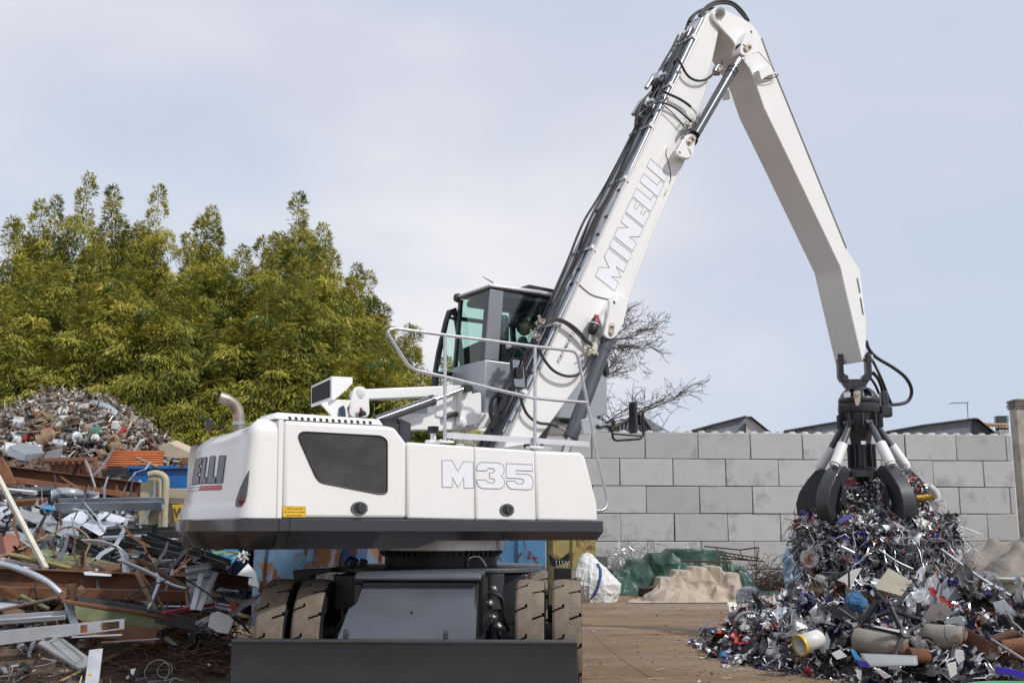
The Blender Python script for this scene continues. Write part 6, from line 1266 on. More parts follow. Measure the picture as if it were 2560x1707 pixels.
# longer mixed profiles and sheets filling the pile between the named pieces
b = MB()
for k in range(900):
    u, v = rr.uniform(-40, 600), rr.uniform(1215, 1560)
    if v > 1330 and u > 470: u -= 120
    if 330 < u < 500 and v < 1345: continue
    p = bk(u, v, 0.05); L = rr.uniform(0.25, 1.3); ang = rr.gauss(0.0, 0.4); d = Vector((math.cos(ang), math.sin(ang) * 0.8, rr.gauss(-0.04, 0.12))).normalized()
    m = rr.choices(range(7), (20, 14, 12, 22, 9, 10, 13))[0]; b.box(p + Vector((0, 0, rr.uniform(-0.03, 0.10))), (L, rr.uniform(0.02, 0.08), rr.uniform(0.004, 0.04)), frame(d, (rr.gauss(0, 0.5), rr.gauss(0, 0.5), 1)), m)
for k in range(260):
    u, v = rr.uniform(-40, 560), rr.uniform(1215, 1480)
    if 300 < u < 500 and v < 1350: continue
    p = bk(u, v, 0.05); crumple(b, p + Vector((0, 0, 0.04)), rr.uniform(0.12, 0.42), rr, rr.choices(range(6), (20, 20, 20, 8, 20, 4))[0], 5)
for k in range(45):
    u, v = rr.uniform(-40, 470), rr.uniform(1285, 1420)
    if 320 < u and v < 1345: continue
    crumple(b, bk(u, v, 0.05) + Vector((0, -0.05, 0.08)), rr.uniform(0.20, 0.42), rr, rr.choices((1, 7, 2, 4), (30, 26, 20, 24))[0], 6)
for k in range(900):
    u, v = rr.uniform(-40, 640), rr.uniform(1225, 1600)
    if (330 < u < 500 and v < 1345) or (u > 500 and v < 1400): continue
    p = bk(u, v, 0.05); strip(b, p + Vector((0, 0, rr.uniform(0.0, 0.10))), rr.uniform(0.3, 1.1), rr.uniform(0.02, 0.07), rr, rr.choices(range(7), (18, 18, 12, 18, 9, 12, 13))[0], 0.0, 0.28, 6)
for k in range(700):
    u, v = rr.uniform(470, 650), rr.uniform(1440, 1600); p = bk(u, v, 0.03); (rod(b, p + Vector((0, 0, 0.03)), rr.uniform(0.1, 0.5), rr.uniform(0.004, 0.012), rr, rr.choice((0, 2, 3, 6, 4))) if k % 2 else shard(b, p + Vector((0, 0, 0.03)), rr.uniform(0.02, 0.09), rr, rr.choice((1, 2, 3, 4, 5, 6)), True))
tag(b.build('offcuts', [DARKM, GALV, GRAYP, RUSTY, ALU, SHADE, BROWNM, BRITE], angle=30, origin=(-6, 14, 1)), 'jumbled metal profiles and sheet offcuts filling the left scrap pile', 'offcuts', kind='stuff')

# ---- the mixed motor and housing heap at the back
hrows = [(988, 146, 178), (996, 128, 215), (1006, 108, 250), (1020, 82, 278), (1040, 36, 312), (1062, -40, 345), (1085, -110, 380), (1110, -150, 415), (1150, -180, 440), (1230, -220, 470)]
fn, nu, nv = heap(hrows, 22.0, 0.55, fold=0.10, fscale=1.5, nu=110, nv=50, seed=41)
b = MB(); b.grid(fn, nu, nv, closeu=True)
WG1 = mat('warm_grey_scrap', (0.29, 0.26, 0.225), 0.6, var=0.25, scale=12); WG2 = mat('brown_grey_scrap', (0.17, 0.14, 0.115), 0.7, var=0.3, scale=12); WG3 = mat('pale_warm_scrap', (0.50, 0.46, 0.41), 0.55, var=0.2, scale=12); WG4 = mat('dull_alloy', (0.38, 0.36, 0.34), 0.42, 0.6, var=0.25, scale=12)
HEAPM = [SHADE, WG1, WG4, WG3, LBROWN, BROWNM, WG2, RUSTL, REDP, CYANP, ORANGE]
hp = []
for k in range(7600):
    u = rr.uniform(0.46, 1.04); v = math.sqrt(rr.random()) * 0.96 + 0.02; p = fn(u % 1, v); c = Vector(p) + Vector((rr.gauss(0, 0.05), rr.gauss(-0.06, 0.05), rr.uniform(0.0, 0.10)))
    m = rr.choices(range(11), (16, 20, 13, 12, 6, 12, 18, 4, 0.5, 0.5, 0.6))[0]; t = rr.random()
    if t < 0.32: chunk(b, c, rr.uniform(0.04, 0.14), rr, m)
    elif t < 0.58: can(b, c, rr.uniform(0.04, 0.13), rr, m)
    elif t < 0.80: rod(b, c, rr.uniform(0.15, 0.6), rr.uniform(0.006, 0.016), rr, m, 5, 0.6)
    elif t < 0.9: shard(b, c, rr.uniform(0.05, 0.16), rr, m)
    else: strip(b, c, rr.uniform(0.2, 0.5), rr.uniform(0.02, 0.06), rr, m)
tag(b.build('scrap_heap', HEAPM, angle=40, fix=False), 'tall heap of small mixed motors, housings and cable ends before the bamboo', 'scrap heap', kind='stuff')
hbv = BVHTree.FromPolygons([v for v in b.v[:nu * nv]], [f for f in b.f[:nu * (nv - 1)]])
def onheap(u, v, lift=0.08):
    d = ray(u, v).normalized(); h = hbv.ray_cast(CAM, d); return (h[0] - d * lift) if h[0] is not None else at(u, v, 20.5)

# ---- traced pieces: every one an object with its own name and label
def sheet(name, label, cat, px, m, thick=0.006, lift=0.12, Y=None, bend=0.0, ref=None, parent=None, group=None):
    """px: (u, v) or (u, v, dy); the sheet lies on the heap under its pixels (dy shifts a corner in depth)"""
    if Y is None:
        q = [bk(p[0], p[1], lift) for p in px]; ym = sum(p.y for p in q) / len(q)
    else: ym = Y
    P = []
    for p in px:
        P.append(at(p[0], p[1], ym + (p[2] if len(p) > 2 else 0.0)))
    nrm = Vector((0, 0, 0))
    for i in range(len(P)): a, c = P[i], P[(i + 1) % len(P)]; nrm += Vector(((a.y - c.y) * (a.z + c.z), (a.z - c.z) * (a.x + c.x), (a.x - c.x) * (a.y + c.y)))
    nrm = nrm.normalized() if nrm.length > 1e-6 else Vector((0, -1, 0))
    b = MB(); b.prism([p + nrm * thick / 2 for p in P], -nrm * thick); o = b.build(name, m, parent, bevel=min(0.004, thick * 0.3), angle=30)
    return tag(o, label, cat, group) if parent is None else o
def ribbon(name, label, cat, pts, m, w, lift=0.12, Y=None, wd=(0, 0, 1), thick=0.005):
    """a bent strip following (u, v) or (u, v, dy), width w along wd"""
    ym = Y if Y is not None else sum(bk(p[0], p[1], lift).y for p in pts) / len(pts)
    P = spline([at(p[0], p[1], ym + (p[2] if len(p) > 2 else 0)) for p in pts], 5); wd = Vector(wd).normalized() * w; b = MB()
    b.add([p for q in P for p in (q, q + wd)], [(2 * i, 2 * i + 1, 2 * i + 3, 2 * i + 2) for i in range(len(P) - 1)]); o = b.build(name, m, angle=60, solid=thick); return tag(o, label, cat)
def prof_bar(name, label, cat, p, q, w, h, m, shape='box', lift=0.12, Y=None, Y2=None, up=(0, 0, 1), group=None, t=0.014):
    y0 = Y if Y is not None else bk(p[0], p[1], lift).y; y1 = Y2 if Y2 is not None else (Y if Y is not None else bk(q[0], q[1], lift).y)
    a, c = at(p[0], p[1], y0), at(q[0], q[1], y1); fr = frame(c - a, up); y, z = fr.col[1], fr.col[2]; b = MB()
    S = {'box': [(-w, -h), (w, -h), (w, h), (-w, h)], 'u': [(-w, h), (-w, -h), (w, -h), (w, h), (w - t, h), (w - t, -h + t), (-w + t, -h + t), (-w + t, h)], 'l': [(-w, h), (-w, -h), (w, -h), (w, -h + t), (-w + t, -h + t), (-w + t, h)],
         'i': [(-w, -h), (w, -h), (w, -h + t), (t / 2, -h + t), (t / 2, h - t), (w, h - t), (w, h), (-w, h), (-w, h - t), (-t / 2, h - t), (-t / 2, -h + t), (-w, -h + t)]}[shape]
    b.prism([a + y * (s[0] / 2 if shape == 'box' else s[0] / 2) + z * (s[1] / 2) for s in S], c - a); o = b.build(name, m, bevel=0.003); return tag(o, label, cat, group)
def pipe(name, label, cat, pts, r, m, lift=0.12, Y=None, k=5, seg=10):
    P = [at(p[0], p[1], (Y if Y is not None else bk(p[0], p[1], lift).y) + (p[2] if len(p) > 2 else 0)) for p in pts]; b = MB(); b.tube(spline(P, k) if len(P) > 2 else P, r, seg); return tag(b.build(name, m, angle=60), label, cat)
def cube_on(name, label, cat, px, m, dep=0.3, Y=None, skew=0.1, par=None, group=None):
    y = Y if Y is not None else bk(*px[len(px) // 2]).y; P = [at(u, v, y) for u, v in px]; b = MB(); b.prism(P, (dep * skew, dep, dep * 0.25)); o = b.build(name, m, par, bevel=0.006); return tag(o, label, cat, group) if par is None else o

# back heap: larger things one can pick out
HB = 20.6
for (nm, lb, ct, px, m) in (
    ('metal_box', 'white metal box lying tilted near the middle of the mixed heap', 'box', [(130, 1064), (146, 1040), (162, 1042), (146, 1068)], PLW), ('metal_box', 'beige box with a dark stripe beside the white one on the mixed heap', 'box', [(165, 1048), (176, 1036), (195, 1051), (184, 1062)], LBROWN),
    ('panel', 'pale dented panel close to the top of the mixed heap', 'panel', [(181, 1014), (212, 1010), (213, 1022), (183, 1025)], PLW), ('panel', 'white perforated plate with screw holes on the right flank of the mixed heap', 'panel', [(278, 1054), (297, 1056), (295, 1084), (276, 1082)], PLW),
    ('casing', 'white plastic casing on the very top of the mixed heap', 'casing', [(126, 992), (146, 990), (150, 999), (128, 1000)], PLW), ('casing', 'light grey hollow casing at the summit of the mixed heap', 'casing', [(150, 990), (164, 987), (170, 1003), (156, 1008)], ALU),
    ('bracket', 'sea green bracket standing in the mixed heap', 'bracket', [(224, 1072), (246, 1070), (240, 1104), (232, 1104), (238, 1080), (226, 1082)], mat('sea_green', (0.08, 0.26, 0.20), 0.6)), ('cover', 'orange red cover scrap on the left of the mixed heap', 'cover', [(56, 1090), (66, 1088), (64, 1100), (58, 1101)], REDP),
    ('cover', 'orange plastic piece high on the right flank of the mixed heap', 'cover', [(306, 1042), (316, 1040), (314, 1052), (308, 1054)], ORANGE), ('board', 'brown wooden block between boxes on the mixed heap', 'board', [(208, 1066), (214, 1060), (220, 1074), (214, 1078)], WOOD),
    ('panel', 'grey holed sheet at the foot of the mixed heap', 'panel', [(105, 1148), (118, 1128), (148, 1123), (144, 1150)], GRAYP), ('panel', 'long white lath leaning at the right foot of the mixed heap', 'lath', [(330, 1128), (350, 1099), (353, 1102), (336, 1131)], PLW),
    ('board', 'brown and white board sliding off the foot of the mixed heap', 'board', [(238, 1128), (246, 1124), (262, 1140), (252, 1146)], LBROWN)):
    y = onheap(sum(p[0] for p in px) / len(px), sum(p[1] for p in px) / len(px), 0.15).y - 0.15; cube_on(nm, lb, ct, px, m, 0.16, y)
for (lb, p, q, r, m) in (('long pale rod lying across the right side of the mixed heap', (205, 1085), (268, 1066), 0.022, PLW), ('grey steel bar above the long pale rod on the mixed heap', (215, 1066), (258, 1053), 0.03, GRAYP), ('thin white rod sticking out of the mixed heap at upper left', (44, 1018), (54, 1030), 0.02, PLW), ('diagonal brown pipe down the middle of the mixed heap', (118, 1082), (150, 1040), 0.022, LBROWN), ('broken grey batten pointing up at the lower right of the mixed heap', (257, 1113), (290, 1090), 0.035, GRAYP), ('dark square tube lying low on the mixed heap', (190, 1107), (255, 1106), 0.035, SHADE)):
    b = MB(); b.tube([onheap(*p, 0.22), onheap(*q, 0.22)], r, 8); tag(b.build('rod', m, angle=60), lb, 'rod')
b = MB(); P = [onheap(u, v, 0.25) for u, v in ((226, 1012), (245, 1014), (262, 1020), (280, 1030), (292, 1042))]; b.tube(spline(P, 4), 0.10, 14); tag(b.build('duct', GALV, angle=60), 'bent silver duct lying over the upper right flank of the mixed heap', 'duct')
mot = None; rm = random.Random(5)
for k in range(34):
    u, v = rm.uniform(5, 380), rm.uniform(1010, 1125)
    if v < 1000 + abs(u - 165) * 0.36 + 12: continue
    c = onheap(u, v, 0.2); b = MB(); ax = Vector((rm.gauss(0, 1), rm.gauss(-0.5, 0.6), rm.gauss(0, 0.5))).normalized(); R0 = rm.uniform(0.08, 0.15)
    b.lathe([(0, -0.16), (R0 * 0.5, -0.16), (R0 * 0.6, -0.10), (R0, -0.09), (R0, 0.09), (R0 * 0.6, 0.1), (R0 * 0.4, 0.14), (0.025, 0.14), (0.025, 0.24), (0, 0.24)], c, ax, 16)
    o = b.build('electric_motor', rm.choice((GRAYP, ALU, LBROWN, PLW)), angle=40); tag(o, 'small stripped electric motor on the mixed heap', 'motor', 'stripped motors on the mixed heap')

# middle band
Y0 = 17.2
t = thing('sheet_cover', 'bent galvanised hood lying upside down at the foot of the mixed heap', 'cover', at(66, 1140, 17.6)); 
b = MB(); b.prism([at(22, 1116, 17.6), at(52, 1106, 18.2), at(90, 1112, 18.2), at(111, 1131, 17.6), at(64, 1136, 17.2)], (0, 0, -0.01)); b.build('top', GALV, t); b = MB(); b.prism([at(22, 1116, 17.6), at(64, 1136, 17.2), at(62, 1152, 17.2), at(18, 1138, 17.6)], (0.0, 0.01, 0)); b.prism([at(64, 1136, 17.2), at(111, 1131, 17.6), at(104, 1142, 17.6), at(62, 1152, 17.2)], (0, 0.01, 0)); b.build('side', GALV, t)
t = thing('corrugated_sheet', 'brown corrugated skip side with a flat top rail', 'panel', at(180, 1200, 17.0)); b = MB()
b.grid(lambda u, v: at(122 + 100 * u + 8 * v, 1153 + 44 * v + 4 * u * v, 17.0 + 0.011 * (1 if int(u * 12) % 2 else -1)), 61, 3); b.build('sheet', RUSTL, t, solid=0.008, angle=20)
b = MB(); a, c = at(110, 1150, 16.9), at(242, 1147, 16.9); b.box((a + c) / 2, ((c - a).length, 0.10, 0.06), frame(c - a)); a, c = at(218, 1150, 16.9), at(232, 1198, 16.9); b.box((a + c) / 2, ((c - a).length, 0.10, 0.05), frame(c - a, (0, 1, 0))); b.build('rail', RUSTL, t, bevel=0.005)
prof_bar('steel_angle', 'rusty flat strut leaning beside the brown corrugated panel', 'strut', (240, 1155), (252, 1200), 0.06, 0.05, RUSTL, Y=16.8)
t = thing('ribbed_crate', 'bright orange ribbed metal crate lying tipped behind the blue container', 'crate', at(330, 1180, 18.2)); b = MB()
b.grid(lambda u, v: at(282 + 128 * u - 30 * v + 25 * u * v, 1129 + 2 * u + 45 * v, 18.2 - 0.5 * v + 0.025 * (1 if int(v * 16) % 2 else -1)), 4, 49); b.build('side', ORANGE, t, solid=0.01, angle=20)
b = MB(); a, c = at(252, 1176, 17.6), at(405, 1174, 17.6); b.box((a + c) / 2, ((c - a).length, 0.08, 0.16), frame(c - a)); a, c = at(284, 1130, 18.2), at(411, 1131, 18.2); b.box((a + c) / 2, ((c - a).length, 0.08, 0.06), frame(c - a)); b.build('rim', ORANGE, t, bevel=0.006); b = MB(); b.prism([at(u, v, 17.55) for u, v in ((268, 1164), (308, 1164), (306, 1168), (268, 1168))], (0, 0.004, 0)); b.build('slot', SHADE, t)
prof_bar('lath', 'thin pale wooden lath resting on the orange crate', 'lath', (338, 1143), (392, 1166), 0.06, 0.03, WOOD, Y=17.7, Y2=17.3)
t = thing('blue_container', 'bright blue chipped steel container side below the orange crate', 'container', at(400, 1220, 17.4)); b = MB(); b.prism([at(u, v, 17.4) for u, v in ((321, 1166), (482, 1165), (482, 1224), (319, 1210))], (0, 0.6, 0)); b.build('side', BLUEC, t, bevel=0.008); b = MB(); a, c = at(319, 1168, 17.36), at(484, 1167, 17.36); b.box((a + c) / 2, ((c - a).length, 0.06, 0.05), frame(c - a)); b.build('rim', BLUEC, t)
cube_on('metal_sheet', 'long beige flat sheet lying on rubble just left of the tail', 'sheet', [(394, 1116), (424, 1107), (492, 1138), (484, 1150), (408, 1142)], BEIGEP, 0.3, 18.8)
sheet('rust_plate', 'orange rusted plate end below the beige lid', 'plate', [(456, 1143), (488, 1143), (488, 1162), (455, 1160)], RUSTL, 0.02, Y=18.4)
prof_bar('rubber_buffer', 'black ribbed buffer bar between the orange crate and the corrugated panel', 'buffer', (240, 1190), (318, 1184), 0.10, 0.2, SHADE, Y=17.3)
sheet('skip_corner', 'orange brown rusty skip corner at the left edge', 'plate', [(-30, 1150), (6, 1142), (24, 1172), (40, 1209), (-30, 1212)], RUSTL, 0.04, Y=15.8)
prof_bar('rusty_girder', 'long rusty girder running from the left edge towards the cream frame', 'girder', (10, 1180), (352, 1222), 0.22, 0.20, RUSTY, 'i', Y=16.2, Y2=15.9, t=0.03)
prof_bar('steel_channel', 'light brown channel directly under the long rusty girder', 'channel', (30, 1198), (345, 1240), 0.10, 0.08, RUSTL, 'u', Y=15.9, Y2=15.7)
# cream machine frame and the board with its yellow sign
t = thing('machine_frame', 'cream painted steel machine frame with a rounded top corner', 'frame', at(390, 1320, 14.25)); b = MB()
b.prism([at(u, v, 14.25) for u, v in ((352, 1206), (368, 1206), (372, 1186), (384, 1183), (398, 1186), (400, 1206), (402, 1330), (345, 1330))], (0, 0.06, 0)); b.build('plate', CREAMP, t, bevel=0.006)
b = MB(); P = spline([at(u, v, 14.15) for u, v in ((372, 1187), (386, 1183), (402, 1186), (412, 1194), (415, 1206), (414, 1235), (411, 1280), (410, 1330))], 5); b.tube(P, 0.045, 10); b.tube([at(401, 1206, 14.15), at(402, 1330, 14.15)], 0.03, 8); b.build('tube', CREAMP, t, angle=60)
t2 = thing('board', 'pale beige board carrying a yellow sign, half hidden by the tail', 'board', at(450, 1330, 14.6)); b = MB()
b.prism([at(u, v, 14.6) for u, v in ((418, 1220), (486, 1221), (486, 1320), (414, 1326))], (0, 0.2, 0)); b.build('panel', BEIGEP, t2, bevel=0.01); b = MB(); b.prism([at(u, v, 14.58) for u, v in ((420, 1244), (486, 1246), (486, 1260), (421, 1258))], (0, -0.03, 0)); b.build('batten', mat('worn_grey_wood', (0.22, 0.19, 0.16), 0.85, var=0.2), t2)
b = MB(); b.prism([at(u, v, 14.54) for u, v in ((430, 1261), (495, 1258), (497, 1300), (437, 1303))], (0, 0.02, 0)); sg2 = b.build('sign', YELLOW, t2)
o0 = at(434.5, 1294, 14.53); ex_ = (at(495, 1288, 14.53) - o0).normalized(); vs, fs = text_mesh('Werk', 0.19, o0, ex_ * 0.80, Vector((-0.06, 0, 0.99)), bold=0.004); b = MB(); b.add(vs, fs); b.build('lettering', DECAL_DARK, sg2, angle=0, fix=False)

# galvanised and painted sheets in the middle of the pile
ribbon('sheet_strip', 'curled galvanised strip looping over the middle of the pile', 'strip', [(128, 1226, 0), (150, 1218, 0.25), (185, 1220, 0.45), (220, 1226, 0.4), (247, 1230, 0.15), (235, 1242, -0.05), (190, 1254, -0.2), (130, 1266, -0.3)], GALV, 0.16, Y=14.9, wd=(0, 0.1, -1))
prof_bar('steel_channel', 'long straight silver channel pointing right at the cream frame', 'channel', (142, 1262), (408, 1258), 0.13, 0.12, GALV, 'u', Y=14.0, Y2=14.0, up=(0, -0.6, 1))
t = thing('open_box', 'sky blue and green steel box open at the front', 'box', at(128, 1300, 14.6)); b = MB(); b.prism([at(u, v, 14.6) for u, v in ((100, 1272), (148, 1277), (146, 1302), (100, 1290))], (0, 0.25, 0)); b.build('body', mat('box_green', (0.06, 0.10, 0.045), 0.6, var=0.15), t); b = MB(); b.prism([at(100, 1271, 14.55), at(118, 1264, 14.9), at(154, 1269, 14.9), at(147, 1277, 14.55)], (0, 0, 0.012)); b.prism([at(147, 1277, 14.55), at(154, 1269, 14.9), at(150, 1301, 14.9), at(146, 1302, 14.55)], (0.01, 0, 0)); b.build('lid', CYANP, t)
sheet('sheet_metal', 'large bright folded sheet metal piece in the centre of the left pile', 'sheet', [(204, 1313, 0), (243, 1287, 0.3), (262, 1279, 0.5), (326, 1297, 0.4), (290, 1312, 0.15), (250, 1340, -0.2)], BRITE, Y=14.0)
sheet('sheet_metal', 'bright bent sheet left of the large folded one', 'sheet', [(143, 1306, 0), (176, 1284, 0.3), (204, 1276, 0.5), (224, 1292, 0.4), (206, 1312, 0.1), (192, 1324, -0.1)], BRITE, Y=14.1)
sheet('sheet_metal', 'grey speckled sheet tucked below the bright bent sheets', 'sheet', [(110, 1322, 0.1), (150, 1308, 0.4), (196, 1328, 0.2), (200, 1345, -0.1), (150, 1340, -0.1)], GALV, Y=13.7)
sheet('sheet_metal', 'long grey sheet sweeping down from the left under the blue box', 'sheet', [(45, 1272, 0.3), (95, 1282, 0.3), (165, 1316, 0.1), (195, 1342, -0.1), (140, 1330, -0.1), (60, 1296, 0.1)], GRAYP, Y=14.1)
sheet('sheet_metal', 'pale sheet corner at the far left above the white pole', 'sheet', [(-20, 1268, 0.2), (22, 1264, 0.3), (46, 1278, 0.1), (10, 1290, -0.1), (-20, 1290, -0.1)], BRITE, Y=14.6)
sheet('sheet_metal', 'white flap standing in the dark gap left of the blue box', 'sheet', [(79, 1268), (98, 1272), (98, 1288), (80, 1286)], PLW, Y=14.5)
sheet('sheet_metal', 'olive crumpled sheet behind the white pole at the left', 'sheet', [(10, 1330, 0.2), (40, 1325, 0.2), (70, 1338, 0), (55, 1348, -0.1), (15, 1344, -0.1)], GRAYP, Y=13.7)
for k, (lb, p, q, w, h, m, ya, yb) in enumerate((
    ('dark grey profile, topmost of the bundle under the cream frame', (268, 1326), (420, 1310), 0.16, 0.05, DARKM, 14.0, 14.4), ('grey profile with a pale clip in the dark bundle under the frame', (262, 1335), (458, 1328), 0.14, 0.09, DARKM, 13.7, 13.9), ('thin silver profile across the front of the dark bundle', (255, 1345), (380, 1340), 0.06, 0.04, GALV, 13.5, 13.6),
    ('dark wide profile sloping down right with bright torn edge', (300, 1350), (492, 1392), 0.16, 0.08, DARKM, 13.3, 13.0), ('long dark channel above the blue graffiti panel', (360, 1340), (572, 1412), 0.12, 0.10, DARKM, 13.4, 13.2), ('dark angle iron running right below the bright folded sheet', (165, 1345), (330, 1412), 0.10, 0.06, DARKM, 13.3, 12.9),
    ('charcoal rail in the deep gap left of the bent silver channel', (50, 1368), (205, 1345), 0.10, 0.06, DARKM, 13.5, 13.5), ('pale upper rail left of the deep gap', (30, 1358), (140, 1338), 0.08, 0.05, GRAYP, 13.4, 13.6), ('slim grey rail on the far side of the bundle by the tail', (300, 1318), (450, 1340), 0.05, 0.05, GALV, 14.2, 14.1), ('white edged bar at the upper left under the rusty skip corner', (-10, 1222), (90, 1232), 0.06, 0.05, PLW, 15.4, 15.2), ('dark slab beam below the white edged bar', (-10, 1236), (140, 1222), 0.2, 0.06, DARKM, 15.2, 15.5), ('brown bar over the dark slab at the left', (20, 1258), (122, 1251), 0.1, 0.07, RUSTY, 14.9, 15.0))):
    prof_bar('steel_profile', lb, 'profile', p, q, w, h, m, 'u' if k in (1, 3, 4, 5) else 'box', Y=ya, Y2=yb, up=(0, -0.4, 1))
prof_bar('pole', 'long white square pole leaning diagonally at the left edge', 'pole', (-6, 1190), (115, 1421), 0.05, 0.05, mat('cream_pole', (0.58, 0.55, 0.47), 0.6, var=0.1), Y=13.2, Y2=11.9)
b = MB(); c = at(5, 1364, 12.8); b.lathe([(0, 0.012), (0.185, 0.012), (0.185, 0), (0, 0)], c, (0.1, -0.75, 0.65), 32); tag(b.build('disc', mat('terracotta_paint', (0.30, 0.13, 0.09), 0.7, var=0.12)), 'flat terracotta disc at the left edge of the pile', 'disc')
sheet('beam_web', 'rusty olive girder web lying back in the deep gap', 'girder', [(30, 1386, 0.1), (110, 1374, 0.4), (215, 1392, 0.4), (300, 1412, 0.3), (300, 1432, 0), (180, 1424, -0.1), (60, 1402, -0.1)], OLIVE, 0.03, Y=12.5)
pipe('pipe', 'dull brass pipe in front of the olive girder web', 'pipe', [(24, 1385), (178, 1420)], 0.025, mat('brass_dull', (0.30, 0.24, 0.10), 0.5, 0.4, var=0.2), Y=12.15)
prof_bar('tube', 'pale pink painted tube below the terracotta disc', 'tube', (2, 1396), (98, 1418), 0.035, 0.035, mat('pale_pink', (0.55, 0.46, 0.48), 0.5), Y=12.2)
ribbon('channel_end', 'bent silver channel arching down over the rusty beam', 'channel', [(202, 1348, 0.2), (235, 1348, 0.15), (262, 1353, 0.1), (285, 1362, 0), (300, 1382, -0.05), (306, 1410, -0.1), (306, 1455, -0.15)], BRITE, 0.11, Y=12.3, wd=(0.4, 0.7, -0.5), thick=0.008)
pipe('steel_hook', 'thin bent steel rod beside the arching silver channel', 'rod', [(288, 1362), (308, 1378), (318, 1392), (320, 1410)], 0.014, GALV, Y=12.25)
prof_bar('rusty_beam', 'long orange brown rusty I-beam across the left foreground', 'beam', (-30, 1440), (480, 1462), 0.20, 0.20, RUSTY, 'i', Y=11.7, Y2=11.9, t=0.03)
sheet('beam_flange', 'bright torn sheet scrap lying on top of the long rusty beam', 'sheet', [(208, 1430, 0), (225, 1427, 0.1), (280, 1433, 0.1), (278, 1440, 0), (212, 1437, 0)], BRITE, 0.004, Y=11.65)
prof_bar('rusty_beam', 'second dark rusty beam just below the long I-beam', 'beam', (-30, 1477), (520, 1490), 0.20, 0.10, RUSTY, 'box', Y=11.4, Y2=11.7)
prof_bar('rusty_beam', 'dark brown beam end at the right below the blue panel', 'beam', (530, 1445), (620, 1458), 0.18, 0.14, BROWNM, 'i', Y=12.0, Y2=12.3, t=0.02)
t = pipe('bent_tube', 'thick bent galvanised tube running down from the left edge', 'tube', [(-15, 1406), (30, 1416), (75, 1432), (112, 1450), (138, 1470), (156, 1488)], 0.032, GALV, Y=11.15, seg=14)
cube_on('rust_block', 'small rusty square block at the end of the bent tube', 'block', [(146, 1482), (160, 1476), (162, 1496), (150, 1500)], RUSTL, 0.08, 11.0)
pipe('threaded_rod', 'brown threaded rod pointing right at the rusty block', 'rod', [(-8, 1527), (60, 1512), (145, 1493)], 0.020, mat('threaded_brown', (0.13, 0.095, 0.07), 0.7, var=0.3, scale=80), Y=11.0)
b = MB(); c = at(177, 1485, 11.1)
P = [c + Vector((0.035 * math.cos(a), 0.055 * math.sin(a), 0.10 - 0.2 * a / 75)) for a in [0.45 * k for k in range(167)]]; b.tube(P, 0.008, 5); tag(b.build('coil_spring', BROWNM, angle=60), 'rusty brown coil spring standing beside the rusty block', 'spring')
cube_on('gear', 'dark round lump with lugs right of the coil spring', 'machine part', [(184, 1474), (192, 1468), (200, 1476), (202, 1490), (190, 1494)], BROWNM, 0.1, 11.1)
sheet('plate', 'grey steel flat standing below the coil spring', 'plate', [(160, 1508, 0), (176, 1500, 0.05), (186, 1535, 0), (198, 1556, -0.05), (176, 1562, -0.05), (168, 1540, 0)], GALV, 0.01, Y=10.9)
# green girder
t = thing('green_girder', 'big green and rust girder lying behind the pale panel', 'girder', at(300, 1560, 10.9)); b = MB()
b.prism([at(u, v, y) for u, v, y in ((186, 1512, 10.75), (424, 1546, 11.0), (424, 1562, 11.0), (385, 1585, 10.95), (230, 1562, 10.75), (190, 1545, 10.7))], (0, 0.02, 0)); b.build('web', OLIVE, t); b = MB(); a, c = at(150, 1502, 10.75), at(426, 1543, 11.0); b.box((a + c) / 2 + Vector((0, 0.06, 0)), ((c - a).length, 0.2, 0.022), frame(c - a)); a, c = at(200, 1570, 10.65), at(390, 1592, 10.85); b.box((a + c) / 2, ((c - a).length, 0.2, 0.03), frame(c - a, (0, -0.8, 1))); b.build('flange', RUSTY, t)
prof_bar('dark_channel', 'dark grey channel lying along the top of the green girder', 'channel', (195, 1498), (365, 1522), 0.14, 0.06, DARKM, 'u', Y=11.0, Y2=11.2)
prof_bar('dark_channel', 'black square section lying right of the green girder', 'channel', (365, 1535), (486, 1560), 0.14, 0.11, BLACK, 'box', Y=11.0, Y2=11.1)
# pale slotted panel, foreground
t = thing('slotted_panel', 'long pale grey metal panel with cut slots in the left foreground', 'panel', at(150, 1600, 10.2)); 
def pnl(u0, u1, va0, va1, vb0, vb1): return [at(u0, va0, 10.25), at(u1, va1, 10.25), at(u1, vb1, 10.15), at(u0, vb0, 10.15)]
def pv(u): return 1577.5 - 29.5 * (u / 310), 1612 - 40 * (u / 310)
b = MB()
for u0, u1, f0, f1 in ((-20, 200, 0, 1), (200, 218, 0, 0.15), (200, 218, 0.85, 1), (218, 253, 0, 1), (253, 298, 0, 0.12), (253, 298, 0.86, 1), (298, 310, 0, 1)):
    a0, b0 = pv(u0); a1, b1 = pv(u1); b.prism([at(u0, a0 + (b0 - a0) * f0, 10.2), at(u1, a1 + (b1 - a1) * f0, 10.2), at(u1, a1 + (b1 - a1) * f1, 10.2), at(u0, a0 + (b0 - a0) * f1, 10.2)], (0, 0.012, 0))
b.build('face', GRAYP if False else mat('pale_grey_paint', (0.36, 0.38, 0.40), 0.5, var=0.12, scale=4, dirt=((0.20, 0.19, 0.18), 4, 0.58, 0.78)), t, bevel=0.003)
b = MB(); a, c = at(-20, 1580, 10.25), at(310, 1548, 10.25); b.box((a + c) / 2 + Vector((0, 0.06, 0)), ((c - a).length, 0.13, 0.01), frame(c - a)); b.build('flange', GRAYP, t)
b = MB(); 
for k in range(5): b.box(at(207, 1566 + 5 * k, 10.22), (0.05, 0.01, 0.006))
b.build('grille', REDP, t)
